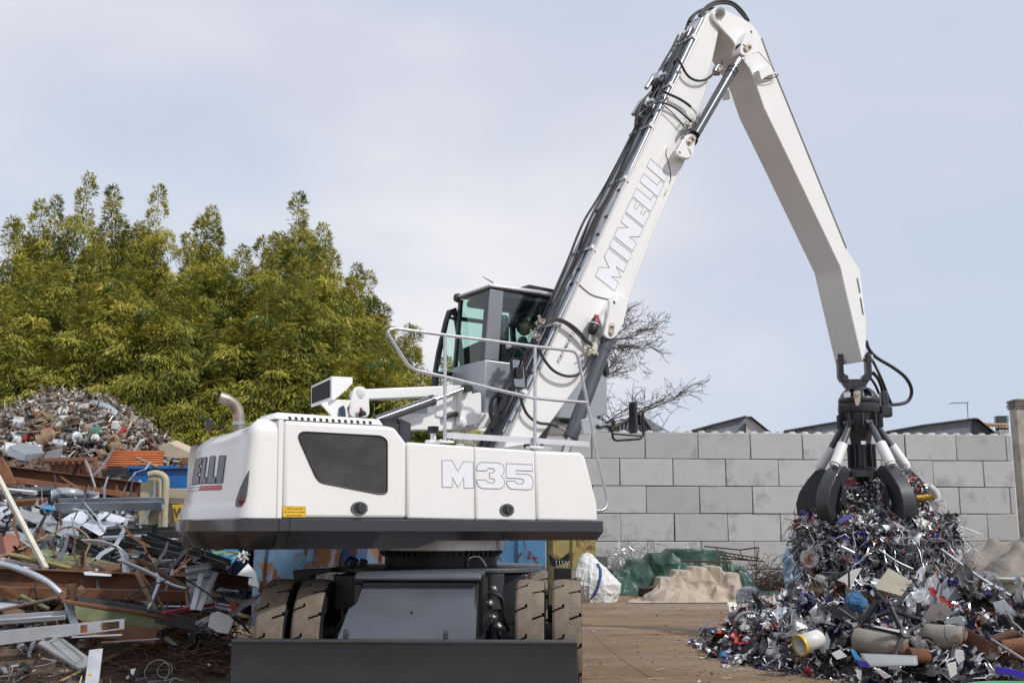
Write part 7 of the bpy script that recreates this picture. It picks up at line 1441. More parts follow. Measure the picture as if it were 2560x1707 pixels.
prof_bar('panel_strip', 'thin pale metal strip above the slotted panel at the left', 'strip', (-20, 1550), (165, 1537), 0.10, 0.05, ALU, 'u', Y=10.6, Y2=10.8, up=(0, -0.5, 1)); prof_bar('panel_strip', 'narrow silver strip just under the slotted panel end', 'strip', (180, 1592), (305, 1586), 0.03, 0.015, ALU, Y=10.1)
sheet('sheet_metal', 'curved pale sheet at the far left above the thin strip', 'sheet', [(-20, 1506, 0.1), (30, 1504, 0.2), (62, 1512, 0.1), (40, 1520, -0.1), (-20, 1522, -0.1)], BRITE, Y=11.2); sheet('casing', 'brown grey casing with bolt holes at the left edge', 'casing', [(5, 1530, 0), (40, 1521, 0.1), (62, 1526, 0.05), (60, 1538, -0.05), (15, 1542, -0.05)], BROWNM, 0.02, Y=10.9); pipe('pipe', 'mossy green pipe behind the threaded rod', 'pipe', [(52, 1488), (92, 1508), (122, 1522)], 0.022, OLIVE, Y=11.15)
t = thing('door_panel', 'grey sheet metal panel with a handle hole lying on the soil', 'panel', at(160, 1640, 9.9)); b = MB(); P = [at(*q) for q in ((95, 1605, 10.0), (137, 1579, 10.35), (221, 1640, 9.85), (221, 1658, 9.7), (203, 1671, 9.6))]; nn = (P[1] - P[0]).cross(P[2] - P[0]).normalized(); b.prism(P, nn * (-0.03 if nn.z > 0 else 0.03)); b.build('sheet', mat('door_grey', (0.25, 0.265, 0.27), 0.5, var=0.1, scale=4, dirt=((0.13, 0.12, 0.11), 5, 0.6, 0.8)), t, bevel=0.006)
nn = nn if nn.z > 0 else -nn; b = MB(); 
def onp(u, v): d = ray(u, v); return CAM + d * ((P[0] - CAM).dot(nn) / d.dot(nn)) + nn * 0.003
b.add(fillet([onp(*q) for q in ((107, 1597), (122, 1592), (134, 1594), (118, 1602))], 0.02), [tuple(range(20))]); b.build('handle_hole', SHADE, t, angle=0, fix=False); b = MB(); b.tube([onp(*q) for q in ((125, 1605), (150, 1598), (208, 1645), (190, 1660))], 0.003, 4, closed=True); b.build('fold_line', DARKM, t)
t = thing('stake', 'white and grey metal stake with a yellow mark at the bottom edge', 'stake', at(228, 1707, 9.2)); b = MB(); b.prism([at(u, v, y) for u, v, y in ((222, 1624, 9.5), (246, 1621, 9.5), (236, 1700, 9.1), (230, 1730, 9.0), (208, 1730, 9.0))], (0.03, 0.03, 0)); b.build('plate', ALU, t, bevel=0.004); b = MB(); b.prism([at(u, v, 9.04) for u, v in ((219, 1684), (230, 1682), (227, 1690), (221, 1690))], (0, 0.003, 0)); b.build('mark', YELLOW, t)
for (lb, pts, r) in (('long splintered wooden stick crossing the soil towards the blade', [(246, 1657), (290, 1636), (360, 1608), (430, 1600)], 0.022), ('short pale wooden stick at the bottom left corner', [(142, 1706), (180, 1688), (215, 1670)], 0.014), ('dark twisted branch in the soil below the slotted panel', [(195, 1612), (225, 1612), (245, 1590), (262, 1588)], 0.018)):
    pipe('stick', lb, 'stick', pts, r, WOOD if 'dark' not in lb else BROWNM, lift=0.05, k=4, seg=6)
prof_bar('flat_bar', 'bright red painted flat bar in front of the corrugated grey sheet', 'bar', (410, 1531), (532, 1510), 0.05, 0.03, mat('crimson_paint', (0.42, 0.03, 0.05), 0.5, var=0.12), Y=10.9, Y2=11.3)
prof_bar('flat_bar', 'thin grey blue strip lying on the soil below the green girder', 'bar', (255, 1605), (398, 1596), 0.03, 0.012, GRAYP, Y=10.3)
# corrugated sheet with struts
t = thing('corrugated_sheet', 'grey corrugated sheet with two leaning struts right of the long beams', 'sheet', at(500, 1530, 11.5)); b = MB()
b.grid(lambda u, v: at(462 + 66 * u + 10 * v, 1418 - 14 * u + (108 + 8 * u) * v, 11.6 - 0.25 * v + 0.02 * math.sin(v * 40) * (1 if v < 0.35 else 0.1)), 8, 60); b.build('panel', GRAYP, t, solid=0.006, angle=40)
for (p, q) in (((505, 1432), (482, 1524)), ((540, 1430), (497, 1525))): b = MB(); a, c = at(*p, 11.2), at(*q, 11.0); b.box((a + c) / 2, ((c - a).length, 0.055, 0.02), frame(c - a, (0, -1, 0))); b.build('strut', ALU, t, bevel=0.003)
prof_bar('post', 'brown wooden post standing left of the corrugated sheet', 'post', (466, 1470), (472, 1520), 0.04, 0.03, WOOD, Y=11.4)
for (lb, pts, w, m) in (('pale wooden batten leaning across the dark beams', [(337, 1434), (362, 1485), (384, 1528)], 0.05, LBROWN), ('white curved metal blade standing between the battens', [(382, 1435), (392, 1455), (380, 1490), (366, 1524)], 0.05, BRITE), ('bent grey angle crossing behind the battens', [(290, 1400), (360, 1430), (420, 1462), (462, 1474)], 0.05, GALV), ('brown angle iron crossing from the dark bundle to the corrugated sheet', [(335, 1400), (390, 1430), (462, 1475)], 0.06, BROWNM)):
    ribbon('strip', lb, 'strip', [(u, v) for u, v in pts], m, w, Y=11.3, wd=(0.8, -0.1, 0.4), thick=0.012)
pipe('copper_pipe', 'thin copper coloured pipe bent down between the battens', 'pipe', [(330, 1410), (346, 1420), (360, 1445), (385, 1478), (412, 1525)], 0.013, mat('copper_pipe', (0.34, 0.18, 0.11), 0.5, 0.5, var=0.2), Y=11.4)
sheet('white_sheet', 'rounded white plastic sheet standing on the soil beside the blade', 'sheet', [(520, 1565, 0), (527, 1534, 0.1), (545, 1528, 0.15), (575, 1540, 0.1), (585, 1551, 0.05), (572, 1583, -0.05), (545, 1580, -0.05)], PLW, 0.02, Y=10.9)
sheet('white_shard', 'torn white sheet leaning against the pale blue skip', 'sheet', [(590, 1440, 0), (620, 1408, 0.2), (640, 1432, 0.1), (648, 1470, 0), (628, 1464, -0.1), (605, 1450, -0.1)], PLW, 0.012, Y=13.0)
sheet('white_shard', 'jagged pale shard standing beside the left tyre', 'sheet', [(645, 1478, 0), (652, 1450, 0), (662, 1472, 0), (668, 1446, 0), (666, 1490, 0)], LBROWN, 0.012, Y=12.0)
for k, (p, q) in enumerate((((495, 1592), (575, 1624)), ((498, 1598), (560, 1626)), ((508, 1592), (590, 1622)))):
    pipe('green_pipe', 'thin dark green pipe, one of three lying beside the blade', 'pipe', [p, q], 0.012, mat('pipe_green', (0.02, 0.10, 0.07), 0.5), lift=0.05) if k == 0 else tag(copy_tree(first_pipe) if False else pipe('green_pipe', 'thin dark green pipe, one of three lying beside the blade', 'pipe', [p, q], 0.012, bpy.data.materials['pipe_green'], lift=0.05), 'thin dark green pipe, one of three lying beside the blade', 'pipe')
for o in COL.objects:
    if o.name.startswith('green_pipe'): o['group'] = 'green pipes beside the blade'
t = thing('graffiti_panel', 'bright blue and green painted panel under the rear corner of the tail', 'panel', at(560, 1410, 14.0)); b = MB(); b.prism([at(u, v, 14.0 + (u - 560) * 0.006) for u, v in ((530, 1378), (590, 1372), (602, 1384), (572, 1412), (545, 1398))], (0, 0.02, 0)); b.build('sheet', mat('pale_green_paint', (0.22, 0.36, 0.18), 0.6, var=0.2), t)
for (p, q) in (((528, 1375), (588, 1400)), ((545, 1400), (600, 1380)), ((560, 1374), (596, 1374)), ((575, 1412), (602, 1384))): b = MB(); a, c = at(*p, 13.93), at(*q, 13.95); b.box((a + c) / 2, ((c - a).length, 0.02, 0.05), frame(c - a, (0, -1, 0.2)), 0); b.build('blue_bar', CYANP, t)
b = MB(); b.tube([at(568, 1378, 13.6), at(625, 1386, 13.5)], 0.010, 6); tag(b.build('rod', LBROWN), 'thin brown rod over the blue and green panel', 'rod')
b = MB(); rg = random.Random(9)
for k in range(16): p = at(609 + rg.uniform(-5, 5), 1392 + rg.uniform(-7, 7), 13.4); rod(b, p, 0.12, 0.012, rg, 0, 6, 1)
tag(b.build('rope_knot', PLW, angle=60), 'dirty white knotted rope end in front of the pale blue skip', 'rope')
sheet('sheet_metal', 'rusty curved plate edge by the soil left of the tyre', 'plate', [(560, 1490, 0), (610, 1500, 0.1), (645, 1488, 0.2), (655, 1482, 0.2), (640, 1500, 0), (600, 1512, -0.1), (565, 1504, -0.1)], BROWNM, 0.01, Y=11.7)
sheet('red_plate', 'small red plate left of the left tyre', 'plate', [(574, 1506), (592, 1503), (590, 1522), (578, 1525)], REDP, 0.01, Y=11.2)
# wire and cables
pipe('cable', 'long pale cable curving over the sheets from the left edge', 'cable', [(-5, 1392, 0), (60, 1368, 0.3), (120, 1338, 0.5), (172, 1316, 0.6), (208, 1330, 0.4), (225, 1355, 0.1), (214, 1385, 0), (213, 1412, 0)], 0.012, LBROWN, Y=12.4)
pipe('cable', 'thin dark cable running from the green girder up to the dark bundle', 'cable', [(310, 1505), (355, 1470), (400, 1455), (440, 1438)], 0.007, BLACK, Y=11.0); pipe('cable', 'black cable hanging in front of the corrugated sheet', 'cable', [(464, 1446), (500, 1470), (530, 1490), (545, 1508)], 0.008, BLACK, Y=11.0); pipe('cable', 'thin grey wire dropping from the long silver channel', 'cable', [(210, 1255), (235, 1285), (256, 1315), (252, 1338)], 0.005, GALV, Y=13.9); pipe('cable', 'brown wire curling down from the olive girder web', 'cable', [(136, 1362), (134, 1380), (145, 1395), (152, 1402)], 0.006, BROWNM, Y=12.2); pipe('cable', 'frayed brown wire below the long pale cable', 'cable', [(214, 1388), (195, 1400), (185, 1416), (180, 1430)], 0.005, BROWNM, Y=12.2)
for lb, cu, cv, r in (('large thin wire hoop on the soil at the bottom', 392, 1684, 0.115), ('smaller wire hoop beside the large one at the bottom', 412, 1680, 0.07)):
    c = bk(cu, cv, 0.06); b = MB(); b.tube([c + Vector((r * math.cos(a), 0.4 * r * math.sin(a), r * 0.9 * math.sin(a) + 0.02)) for a in [k * 0.209 for k in range(30)]], 0.003, 5, closed=True); tag(b.build('wire_hoop', ALU, angle=60), lb, 'wire')
for lb, u, v, s in (('crumpled silver foil lump at the bottom near the stake', 330, 1700, 0.12), ('crumpled foil piece left of the wire hoops', 312, 1672, 0.08), ('white scrap of paper on the soil by the wire hoops', 520, 1668, 0.06)):
    b = MB(); crumple(b, bk(u, v, 0.03) + Vector((0, 0, 0.03)), s, rr, 0, 5); tag(b.build('foil', FOIL), lb, 'foil')

# ================================================================== right: shredded scrap, grapple load
LB = GC.copy()
crow = [(1272, 2075, 2290), (1290, 2040, 2335), (1308, 2016, 2358), (1332, 2002, 2364), (1370, 2006, 2362), (1415, 2018, 2366), (1450, 2010, 2384), (1480, 1996, 2420), (1520, 1980, 2470), (1560, 1965, 2520)]
fnc, nu, nv = heap(crow, LB.y, 0.80, fold=0.15, fscale=2.4, nu=120, nv=60, seed=61)
foot = [(2.55, 15.2), (2.42, 14.3), (2.50, 13.2), (2.75, 12.3), (3.35, 11.25), (4.1, 10.75), (5.0, 10.6), (6.2, 10.9), (7.6, 12.0), (8.4, 14.0), (8.0, 16.4), (6.5, 17.8), (4.6, 18.0), (3.2, 16.8)]
def inside(x, y):
    dmin = 9e9; c = False; n = len(foot)
    for i in range(n):
        (x0, y0), (x1, y1) = foot[i], foot[(i + 1) % n]; dx, dy = x1 - x0, y1 - y0; t = max(0, min(1, ((x - x0) * dx + (y - y0) * dy) / (dx * dx + dy * dy))); dmin = min(dmin, math.hypot(x - x0 - dx * t, y - y0 - dy * t))
        if (y0 > y) != (y1 > y) and x < (x1 - x0) * (y - y0) / (y1 - y0) + x0: c = not c
    return dmin if c else -dmin
def pilez(x, y):
    d = inside(x, y)
    if d < -0.05: return -0.06
    z = 0.32 * sst(0, 0.55, d) + 0.42 * sst(0.3, 1.9, d)
    z *= 1 - 0.6 * sst(5.3, 6.3, x) * sst(11.9, 12.9, y)
    z += 0.13 * mnoise.noise(Vector((x * 1.9, y * 1.9, 5))) + 0.07 * mnoise.noise(Vector((x * 6, y * 6, 2)))
    return z * min(1, max(0, d * 5)) - 0.02
b = MB(); b.grid(lambda u, v: (lambda x, y: (x, y, pilez(x, y)))(2.2 + 6.6 * u, 10.3 + 8 * v), 90, 110); nb = len(b.f)
RM = [SHADE, FOIL, FOILW, FOILD, REDP, BLUEP, NAVY, PLW, GALV, BROWNM, GOLD, CYANP]
rs = random.Random(77)
def pw_(kind):
    return rs.choices(range(12), {'strip': (28, 32, 10, 14, 4.5, 2.5, 5, 4, 3, 2.5, 0.3, 0.2), 'big': (20, 24, 26, 14, 1.2, 3.5, 2.0, 12, 9, 3.0, 0.2, 0.4), 'sheet': (19, 22, 22, 11, 2.0, 6, 8, 9, 6, 3.0, 0.5, 0.6)}[kind])[0]
K = 0
while K < 11500:
    x, y = rs.uniform(2.3, 7.9), 10.5 + 6.5 * rs.random() ** 1.15; d = inside(x, y)
    if d < -0.12 or (d < 0 and rs.random() > 0.25): continue
    K += 1; c = Vector((x, y, max(pilez(x, y), 0.0) + 0.01 + rs.uniform(0, 0.07) * min(1, max(0.15, d * 3)))); t = rs.random()
    if t < 0.66: strip(b, c, rs.uniform(0.04, 0.22), rs.uniform(0.006, 0.022), rs, pw_('strip'), 0.1, 0.75, 5)
    elif t < 0.86: crumple(b, c, rs.uniform(0.04, 0.16), rs, pw_('sheet'), 4)
    elif t < 0.93: shard(b, c, rs.uniform(0.015, 0.05), rs, pw_('sheet'))
    else: rod(b, c, rs.uniform(0.1, 0.5), rs.uniform(0.003, 0.007), rs, rs.choice((0, 0, 9, 4, 3)), 4)
for k in range(700):
    x, y = rs.uniform(2.4, 7.6), 10.6 + 5 * rs.random() ** 1.3
    if inside(x, y) > 0.05: strip(b, Vector((x, y, pilez(x, y) + 0.06)), rs.uniform(0.25, 0.7), rs.uniform(0.006, 0.018), rs, rs.choices((0, 1, 2, 3, 4, 6), (16, 34, 16, 12, 16, 6))[0], 0.0, 0.5, 10)
for k in range(420):
    x, y = rs.uniform(2.4, 7.6), 10.6 + 5 * rs.random() ** 1.3
    if inside(x, y) < 0.1: continue
    crumple(b, Vector((x, y, pilez(x, y) + 0.07)), rs.uniform(0.10, 0.28), rs, pw_('big'), 6)
for k in range(170):
    x, y = rs.uniform(2.6, 7.2), 10.9 + 3.6 * rs.random() ** 1.2
    if inside(x, y) > 0.2: crumple(b, Vector((x, y, pilez(x, y) + 0.05)), rs.uniform(0.18, 0.42), rs, rs.choices((0, 3, 6, 9, 8, 5), (34, 22, 14, 10, 12, 4))[0], 7)
o = b.build('shredded_scrap', RM, angle=180, fix=False, origin=(5, 13.5, 0)); tag(o, 'spread pile of shredded foil, printed sheet and plastic scraps on the ground under the grapple', 'scrap pile', kind='stuff')
# the load hanging out of the grapple
b = MB(); b.grid(fnc, nu, nv, closeu=True)
def load_pt():
    while True:
        u = rs.random(); v = 0.04 + 0.94 * rs.random(); p = Vector(fnc(u, v)); 
        if p.y < LB.y + 0.35: return p
for k in range(15000):
    p = load_pt(); c = p + Vector((rs.gauss(0, 0.03), -abs(rs.gauss(0, 0.05)), rs.gauss(0, 0.03))); t = rs.random(); side = (p.x - LB.x)
    if t < 0.74:
        m = rs.choices(range(12), (24, 38 + 16 * (side > 0.1), 18 + 8 * (side > 0.1), 12, 6 - 3 * (side > 0.4), 2, 6 - 4 * (side > 0.3), 4, 2, 2, 0.2, 0.2))[0]; strip(b, c, rs.uniform(0.03, 0.15) if rs.random() < 0.93 else rs.uniform(0.2, 0.5), rs.uniform(0.006, 0.022), rs, m, 0.5, 0.8, 4)
    elif t < 0.95: crumple(b, c, rs.uniform(0.03, 0.11), rs, pw_('sheet'), 4)
    else: rod(b, c, rs.uniform(0.1, 0.4), rs.uniform(0.003, 0.006), rs, rs.choice((0, 0, 3, 4, 9)), 4, 1.2)
for k in range(1300):
    p = load_pt(); c = p + Vector((rs.gauss(0, 0.05), -abs(rs.gauss(0.03, 0.07)), rs.gauss(0, 0.05))); m = rs.choices((0, 1, 2, 3, 4, 6), (10, 42, 26, 10, 10, 2))[0]
    strip(b, c, rs.uniform(0.25, 0.8), rs.uniform(0.006, 0.016), rs, m, 0.55, 0.5, 11)
for k in range(420):
    p = load_pt(); crumple(b, p + Vector((0, -0.06, 0)), rs.uniform(0.10, 0.26), rs, pw_('big'), 6)
# scraps caught inside the claws
for k in range(2600):
    a = rs.uniform(0, 6.28); r = 0.60 * math.sqrt(rs.random()); z = rs.uniform(Gz(1300), Gz(1198) - 0.2 * r + (0.25 if math.cos(a) > 0.4 else 0) * rs.random()); strip(b, G(r, a, z), rs.uniform(0.05, 0.25), rs.uniform(0.008, 0.03), rs, pw_('strip'), 0.3, 0.8, 5)
for k in range(800):
    c = U(rs.uniform(2238, 2352), 0, 0) if False else at(rs.uniform(2232, 2345), rs.uniform(1165, 1290), LB.y - 0.15)
    px_ = CX + F * c.x / c.y
    if (1336 - (c.z - CAMZ) / c.y * F) < 1150 + (px_ - 2232) * 0.9: continue
    strip(b, c, rs.uniform(0.05, 0.22), rs.uniform(0.01, 0.03), rs, rs.choice((1, 1, 2, 3, 1, 4)), 0.2, 0.8, 4)
o = b.build('shredded_scrap', RM, angle=180, fix=False, origin=GC); tag(o, 'tangled mass of shredded foil and red strip pulled up by the grapple claws', 'scrap load', kind='stuff')

# single pieces on the right pile
def pz(u, v, lift=0.05): return on_ray(pilez, u, v, lift, 9.5, 19) or gnd(u, v)
def psheet(name, label, cat, px, m, thick=0.006, lift=0.10, Y=None, plain=True):
    y0 = pz(sum(p[0] for p in px) / len(px), sum(p[1] for p in px) / len(px), 0.12).y - 0.06; y = y0 if Y is None or not plain else (Y if Y > 14 else min(Y, y0)); return sheet(name, label, cat, px, m, thick, Y=y)
t = thing('steel_trough', 'beige grey folded steel trough lying open on the scrap pile', 'trough', pz(2250, 1500)); ty = 12.6
b = MB(); A = [at(2186, 1470, ty), at(2222, 1421, ty + 0.35), at(2316, 1476, ty + 0.2), at(2308, 1505, ty - 0.1)]; b.prism(A, Vector((0, 0.01, 0.012))); b.build('plate', mat('trough_beige', (0.30, 0.275, 0.21), 0.6, var=0.12, scale=3, second=(0.17, 0.10, 0.05), cut=(0.64, 0.74), sscale=4), t, bevel=0.004)
b = MB(); b.prism([at(2186, 1470, ty), at(2308, 1505, ty - 0.1), at(2300, 1540, ty + 0.1), at(2186, 1500, ty + 0.15)], (0, 0.012, 0)); b.prism([at(2308, 1505, ty - 0.1), at(2316, 1476, ty + 0.2), at(2320, 1500, ty + 0.25), at(2312, 1530, ty)], (0.012, 0, 0)); b.build('flange', bpy.data.materials['trough_beige'], t, bevel=0.004)
def chair_base(label, u, v, y, tilt, spin, sc=1.0, post=0.0):
    y = min(y, pz(u, v, 0.1).y - 0.38); c = at(u, v, y); Rm = Matrix.Rotation(tilt[2], 3, 'Z') @ Matrix.Rotation(tilt[0], 3, 'X') @ Matrix.Rotation(tilt[1], 3, 'Y'); t = thing('chair_base', label, 'chair base', c)
    for k in range(5):
        a = spin + k * 2 * math.pi / 5; d = Rm @ Vector((math.cos(a), math.sin(a), 0)); up = Rm @ Vector((0, 0, 1)); e = c + d * 0.33 * sc - up * 0.05
        b = MB(); fr = frame(d, up); s_ = [(0.045, 0.03), (0.02, 0.015)]; P0 = [c + d * 0.04 + fr.col[1] * x + fr.col[2] * z for x, z in ((-.026, -.028), (.026, -.028), (.018, .028), (-.018, .028))]; P1 = [e + fr.col[1] * x + fr.col[2] * z for x, z in ((-.018, -.015), (.018, -.015), (.012, .015), (-.012, .015))]; b.add(P0 + P1, [(3, 2, 1, 0), (4, 5, 6, 7), (0, 1, 5, 4), (1, 2, 6, 5), (2, 3, 7, 6), (3, 0, 4, 7)]); b.cyl(e - up * 0.025, e + up * 0.03, 0.024, seg=12); b.build('arm', CHAR, t, bevel=0.004)
    up = Rm @ Vector((0, 0, 1)); b = MB(); b.lathe([(0, -0.04), (0.05, -0.04), (0.062, 0), (0.05, 0.04), (0, 0.04)], c, up, 20); 
    if post: b.cyl(c, c - up * post, 0.022)
    b.build('hub', CHAR, t); b = MB(); b.lathe([(0, 0.046), (0.012, 0.046), (0.02, 0.042), (0.02, 0.03)], c, up, 14); b.build('hub_cap', STEEL, t); return t
chair_base('black five armed office chair base in front with a visible metal hub', 2257, 1583, 11.75, (1.15, 0.1, 0.25), 0.35, 1.0)
chair_base('black five armed chair base behind, tipped upright beside the trough', 2232, 1524, 12.0, (1.2, -0.2, -0.2), 0.9, 0.9, 0.3)
pipe('gas_lift', 'black telescopic tube lying across under the chair bases', 'tube', [(2145, 1561), (2310, 1568)], 0.030, BLACK, Y=11.9); pipe('gas_lift', 'black tube pointing up left from the chair bases', 'tube', [(2152, 1558), (2192, 1502)], 0.034, BLACK, Y=11.9); pipe('gas_lift', 'short black upright tube right of the chair bases', 'tube', [(2298, 1505), (2296, 1540), (2300, 1600)], 0.024, BLACK, Y=11.8)
b = MB(); b.tube([at(2176 + 3 * k, 1560 + 0.1 * k, 11.86) for k in range(10)], [0.036 if k % 2 else 0.026 for k in range(10)], 12); tag(b.build('bellows', BLACK, angle=20), 'black ribbed rubber bellows on the telescopic tube', 'bellows')
pipe('steel_bar', 'dark flat bar leaning from the pile down to the chair tube', 'bar', [(2096, 1520), (2142, 1552)], 0.016, DARKM, Y=12.0)
RTANK = mat('streaked_rusty_tank', (0.27, 0.25, 0.215), 0.55, 0.25, var=0.15, scale=3, second=(0.17, 0.065, 0.03), cut=(0.52, 0.62), sscale=2.4, srough=0.9)
def tank(label, p, q, y0, y1, r, m=RTANK):
    y0 = min(y0, pz(*p, r).y); y1 = min(y1, pz(*q, r).y); a, c = at(*p, y0), at(*q, y1); d = (c - a).normalized(); b = MB(); b.lathe([(0, 0), (r * 0.92, 0), (r, 0.02), (r, (c - a).length - 0.02), (r * 0.92, (c - a).length), (0, (c - a).length)], a, d, 36); return tag(b.build('tank', m, angle=40), label, 'tank')
tank('rusty grey cylinder lying under the front chair base', (2137, 1598), (2272, 1624), 11.5, 11.2, 0.125); tank('half rusted steel cylinder right of the chair bases', (2310, 1590), (2412, 1598), 11.6, 11.8, 0.13); tank('brown rusted cylinder end lying low beside the grey curved sheet', (2270, 1638), (2318, 1640), 11.1, 11.15, 0.08, RUSTY)
def curved(name, label, cat, c0, c1, c2, c3, bulge, m, y0, y1, ax=Vector((0, -1, 0.3))):
    k = min(0.0, pz((c0[0] + c2[0]) / 2, (c0[1] + c2[1]) / 2, 0.15).y - (y0 + y1) / 2); y0 += k; y1 += k; P = [at(*c0, y0), at(*c1, y1), at(*c2, y1), at(*c3, y0)]; b = MB(); b.grid(lambda u, v: P[0].lerp(P[1], u).lerp(P[3].lerp(P[2], u), v) + ax * bulge * math.sin(math.pi * v), 16, 14); return tag(b.build(name, m, solid=0.006, angle=80), label, cat)
curved('rust_sheet', 'big curved sheet, rusty brown below and grey on top, at the lower right', 'sheet', (2402, 1560), (2480, 1612), (2482, 1652), (2405, 1620), 0.18, mat('big_rust_sheet', (0.14, 0.055, 0.028), 0.85, var=0.3, scale=3, second=(0.34, 0.35, 0.36), cut=(0.57, 0.62), sscale=1.6, bump=0.08), 11.6, 11.0)
curved('rust_sheet', 'reddish rusty sheet corner at the right edge of the pile', 'sheet', (2500, 1600), (2580, 1590), (2580, 1650), (2490, 1648), 0.10, RUSTL, 11.0, 10.8); curved('rust_sheet', 'dark rusty hollow plate above the reddish corner', 'sheet', (2470, 1590), (2530, 1572), (2560, 1600), (2490, 1625), 0.06, BROWNM, 11.4, 11.3)
curved('grey_sheet', 'grey crescent shaped sheet at the front foot of the pile', 'sheet', (2150, 1632), (2292, 1638), (2285, 1650), (2170, 1662), 0.10, GRAYP, 10.95, 10.95, Vector((0, -0.5, -0.6)))
curved('pale_edge', 'long pale curved edge strip at the far right of the pile', 'strip', (2476, 1594), (2575, 1655), (2575, 1660), (2476, 1598), 0.02, BRITE, 10.9, 10.5)
for (nm, lb, ct, px, m, y) in (
    ('white_sheet', 'white crumpled sheet hanging over the half rusted cylinder', 'sheet', [(2362, 1560), (2388, 1562), (2398, 1618), (2378, 1622), (2366, 1612)], PLW, 11.45), ('white_sheet', 'bright white torn sheet left of the beige trough', 'sheet', [(2092, 1450), (2130, 1424), (2155, 1418), (2138, 1448), (2128, 1475), (2110, 1455)], PLW, 13.4),
    ('grey_plate', 'grey brown curved plate right of the chair bases', 'plate', [(2310, 1535), (2330, 1508), (2362, 1504), (2384, 1535), (2360, 1562), (2318, 1560)], mat('taupe_plate', (0.20, 0.175, 0.165), 0.55, var=0.15), 12.1), ('grey_plate', 'smoky grey plastic piece above the white crumpled sheet', 'plate', [(2365, 1545), (2405, 1538), (2410, 1560), (2380, 1572), (2362, 1562)], GRAYP, 11.8),
    ('red_strip', 'red folded sheet strip right of the beige trough', 'strip', [(2322, 1470), (2332, 1466), (2350, 1490), (2382, 1508), (2412, 1522), (2408, 1530), (2380, 1524), (2350, 1506), (2332, 1490)], REDP, 12.3), ('white_sheet', 'round white sheet edge beside the red strip', 'sheet', [(2330, 1468), (2350, 1472), (2368, 1490), (2362, 1498), (2344, 1488)], PLW, 12.4),
    ('printed_sheet', 'blue and white printed sheet on the left front slope of the pile', 'sheet', [(2020, 1580), (2040, 1568), (2052, 1575), (2042, 1606), (2018, 1614)], BLUEP, 11.9), ('printed_sheet', 'navy printed foil roll lying below the printed sheet', 'sheet', [(2140, 1652), (2165, 1650), (2178, 1665), (2150, 1668)], BLUEP, 10.9), ('printed_sheet', 'deep blue folded sheet at the right front edge behind the green tub', 'sheet', [(2488, 1664), (2520, 1668), (2566, 1680), (2566, 1695), (2490, 1682)], mat('royal_blue', (0.03, 0.02, 0.33), 0.35, var=0.15), 10.1),
    ('white_sheet', 'white dented sheet standing above the green tub', 'sheet', [(2366, 1658), (2390, 1652), (2392, 1684), (2376, 1694)], PLW, 10.5), ('foil_sheet', 'long silver foil strip at the bottom of the pile', 'foil', [(2182, 1668), (2200, 1672), (2230, 1690), (2212, 1696)], FOIL, 10.7), ('foil_sheet', 'pointed silver sheet beside the white bucket', 'foil', [(2052, 1618), (2066, 1578), (2076, 1600), (2072, 1622)], GALV, 11.7), ('white_sheet', 'white angular scrap in front of the rusty grey cylinder', 'sheet', [(2078, 1632), (2100, 1622), (2118, 1640), (2092, 1648)], PLW, 11.2), ('white_sheet', 'white dotted foil sheet under the big rusty sheet', 'sheet', [(2390, 1622), (2408, 1625), (2412, 1648), (2396, 1660), (2386, 1640)], FOILW, 11.0),
    ('blue_film', 'sky blue plastic film strip left of the grey crescent sheet', 'film', [(2124, 1620), (2134, 1622), (2152, 1645), (2150, 1652), (2136, 1645)], CYANP, 11.2), ('grey_film', 'shiny grey plastic film lying at the right behind the pile', 'film', [(2482, 1505), (2510, 1498), (2540, 1530), (2560, 1565), (2500, 1560)], GALV, 12.6), ('purple_scrap', 'dark violet scrap near the middle of the pile', 'scrap', [(2066, 1490), (2080, 1486), (2086, 1500), (2070, 1506)], NAVY, 12.8), ('blue_plate', 'blue plastic plate caught between the front claws', 'plate', [(2094, 1300), (2128, 1282), (2130, 1292), (2100, 1310)], mat('violet_blue', (0.10, 0.11, 0.36), 0.4, var=0.15), LB.y - 0.86)):
    psheet(nm, lb, ct, px, m, 0.006, Y=y)
t = thing('bucket', 'white bucket with a yellow rim lying on its side in the pile', 'bucket', pz(2005, 1615)); a, c = at(2000, 1612, 11.6), at(2060, 1590, 11.75); d = (c - a).normalized(); b = MB(); b.lathe([(0.10, 0.0), (0.092, 0.26), (0.07, 0.29), (0, 0.29)], a, d, 28); b.build('body', PLW, t, solid=0.006); b = MB(); b.lathe([(0.096, 0.02), (0.112, 0.02), (0.112, -0.012), (0.096, -0.012)], a, d, 28); b.build('rim', mat('yellow_plastic', (0.62, 0.40, 0.02), 0.4), t)
c = at(2140, 1505, 12.3); b = MB(); b.grid(lambda u, v: c + Vector((0.115 * math.cos(6.283 * u) * math.sin(math.pi * v), 0.09 * math.sin(6.283 * u) * math.sin(math.pi * v), 0.11 * math.cos(math.pi * v))) * (1 + 0.30 * mnoise.noise(Vector((math.cos(6.283 * u) * 2, math.sin(6.283 * u) * 2, v * 5)))), 28, 16, closeu=True); tag(b.build('blue_bag', mat('blue_crinkled_film', (0.07, 0.22, 0.45), 0.35, crease=0.6, cscale=12, var=0.2, scale=6, second=(0.45, 0.6, 0.75), cut=(0.6, 0.64), sscale=9, bump=0.3, bscale=12), angle=180), 'round blue crinkled plastic bag left of the beige trough', 'bag')
c = at(2024, 1398, LB.y - 0.95); b = MB(); b.lathe([(0.02, 0), (0.115, 0.0), (0.13, 0.03), (0.115, 0.06), (0.02, 0.05)], c, (-0.35, -0.9, 0.15), 28, m=0)
for k in range(40): rod(b, c + Vector((rs.gauss(0, 0.04), -0.06, rs.gauss(0, 0.05))), 0.12, 0.004, rs, 1 if k % 3 else 2, 4, 1)
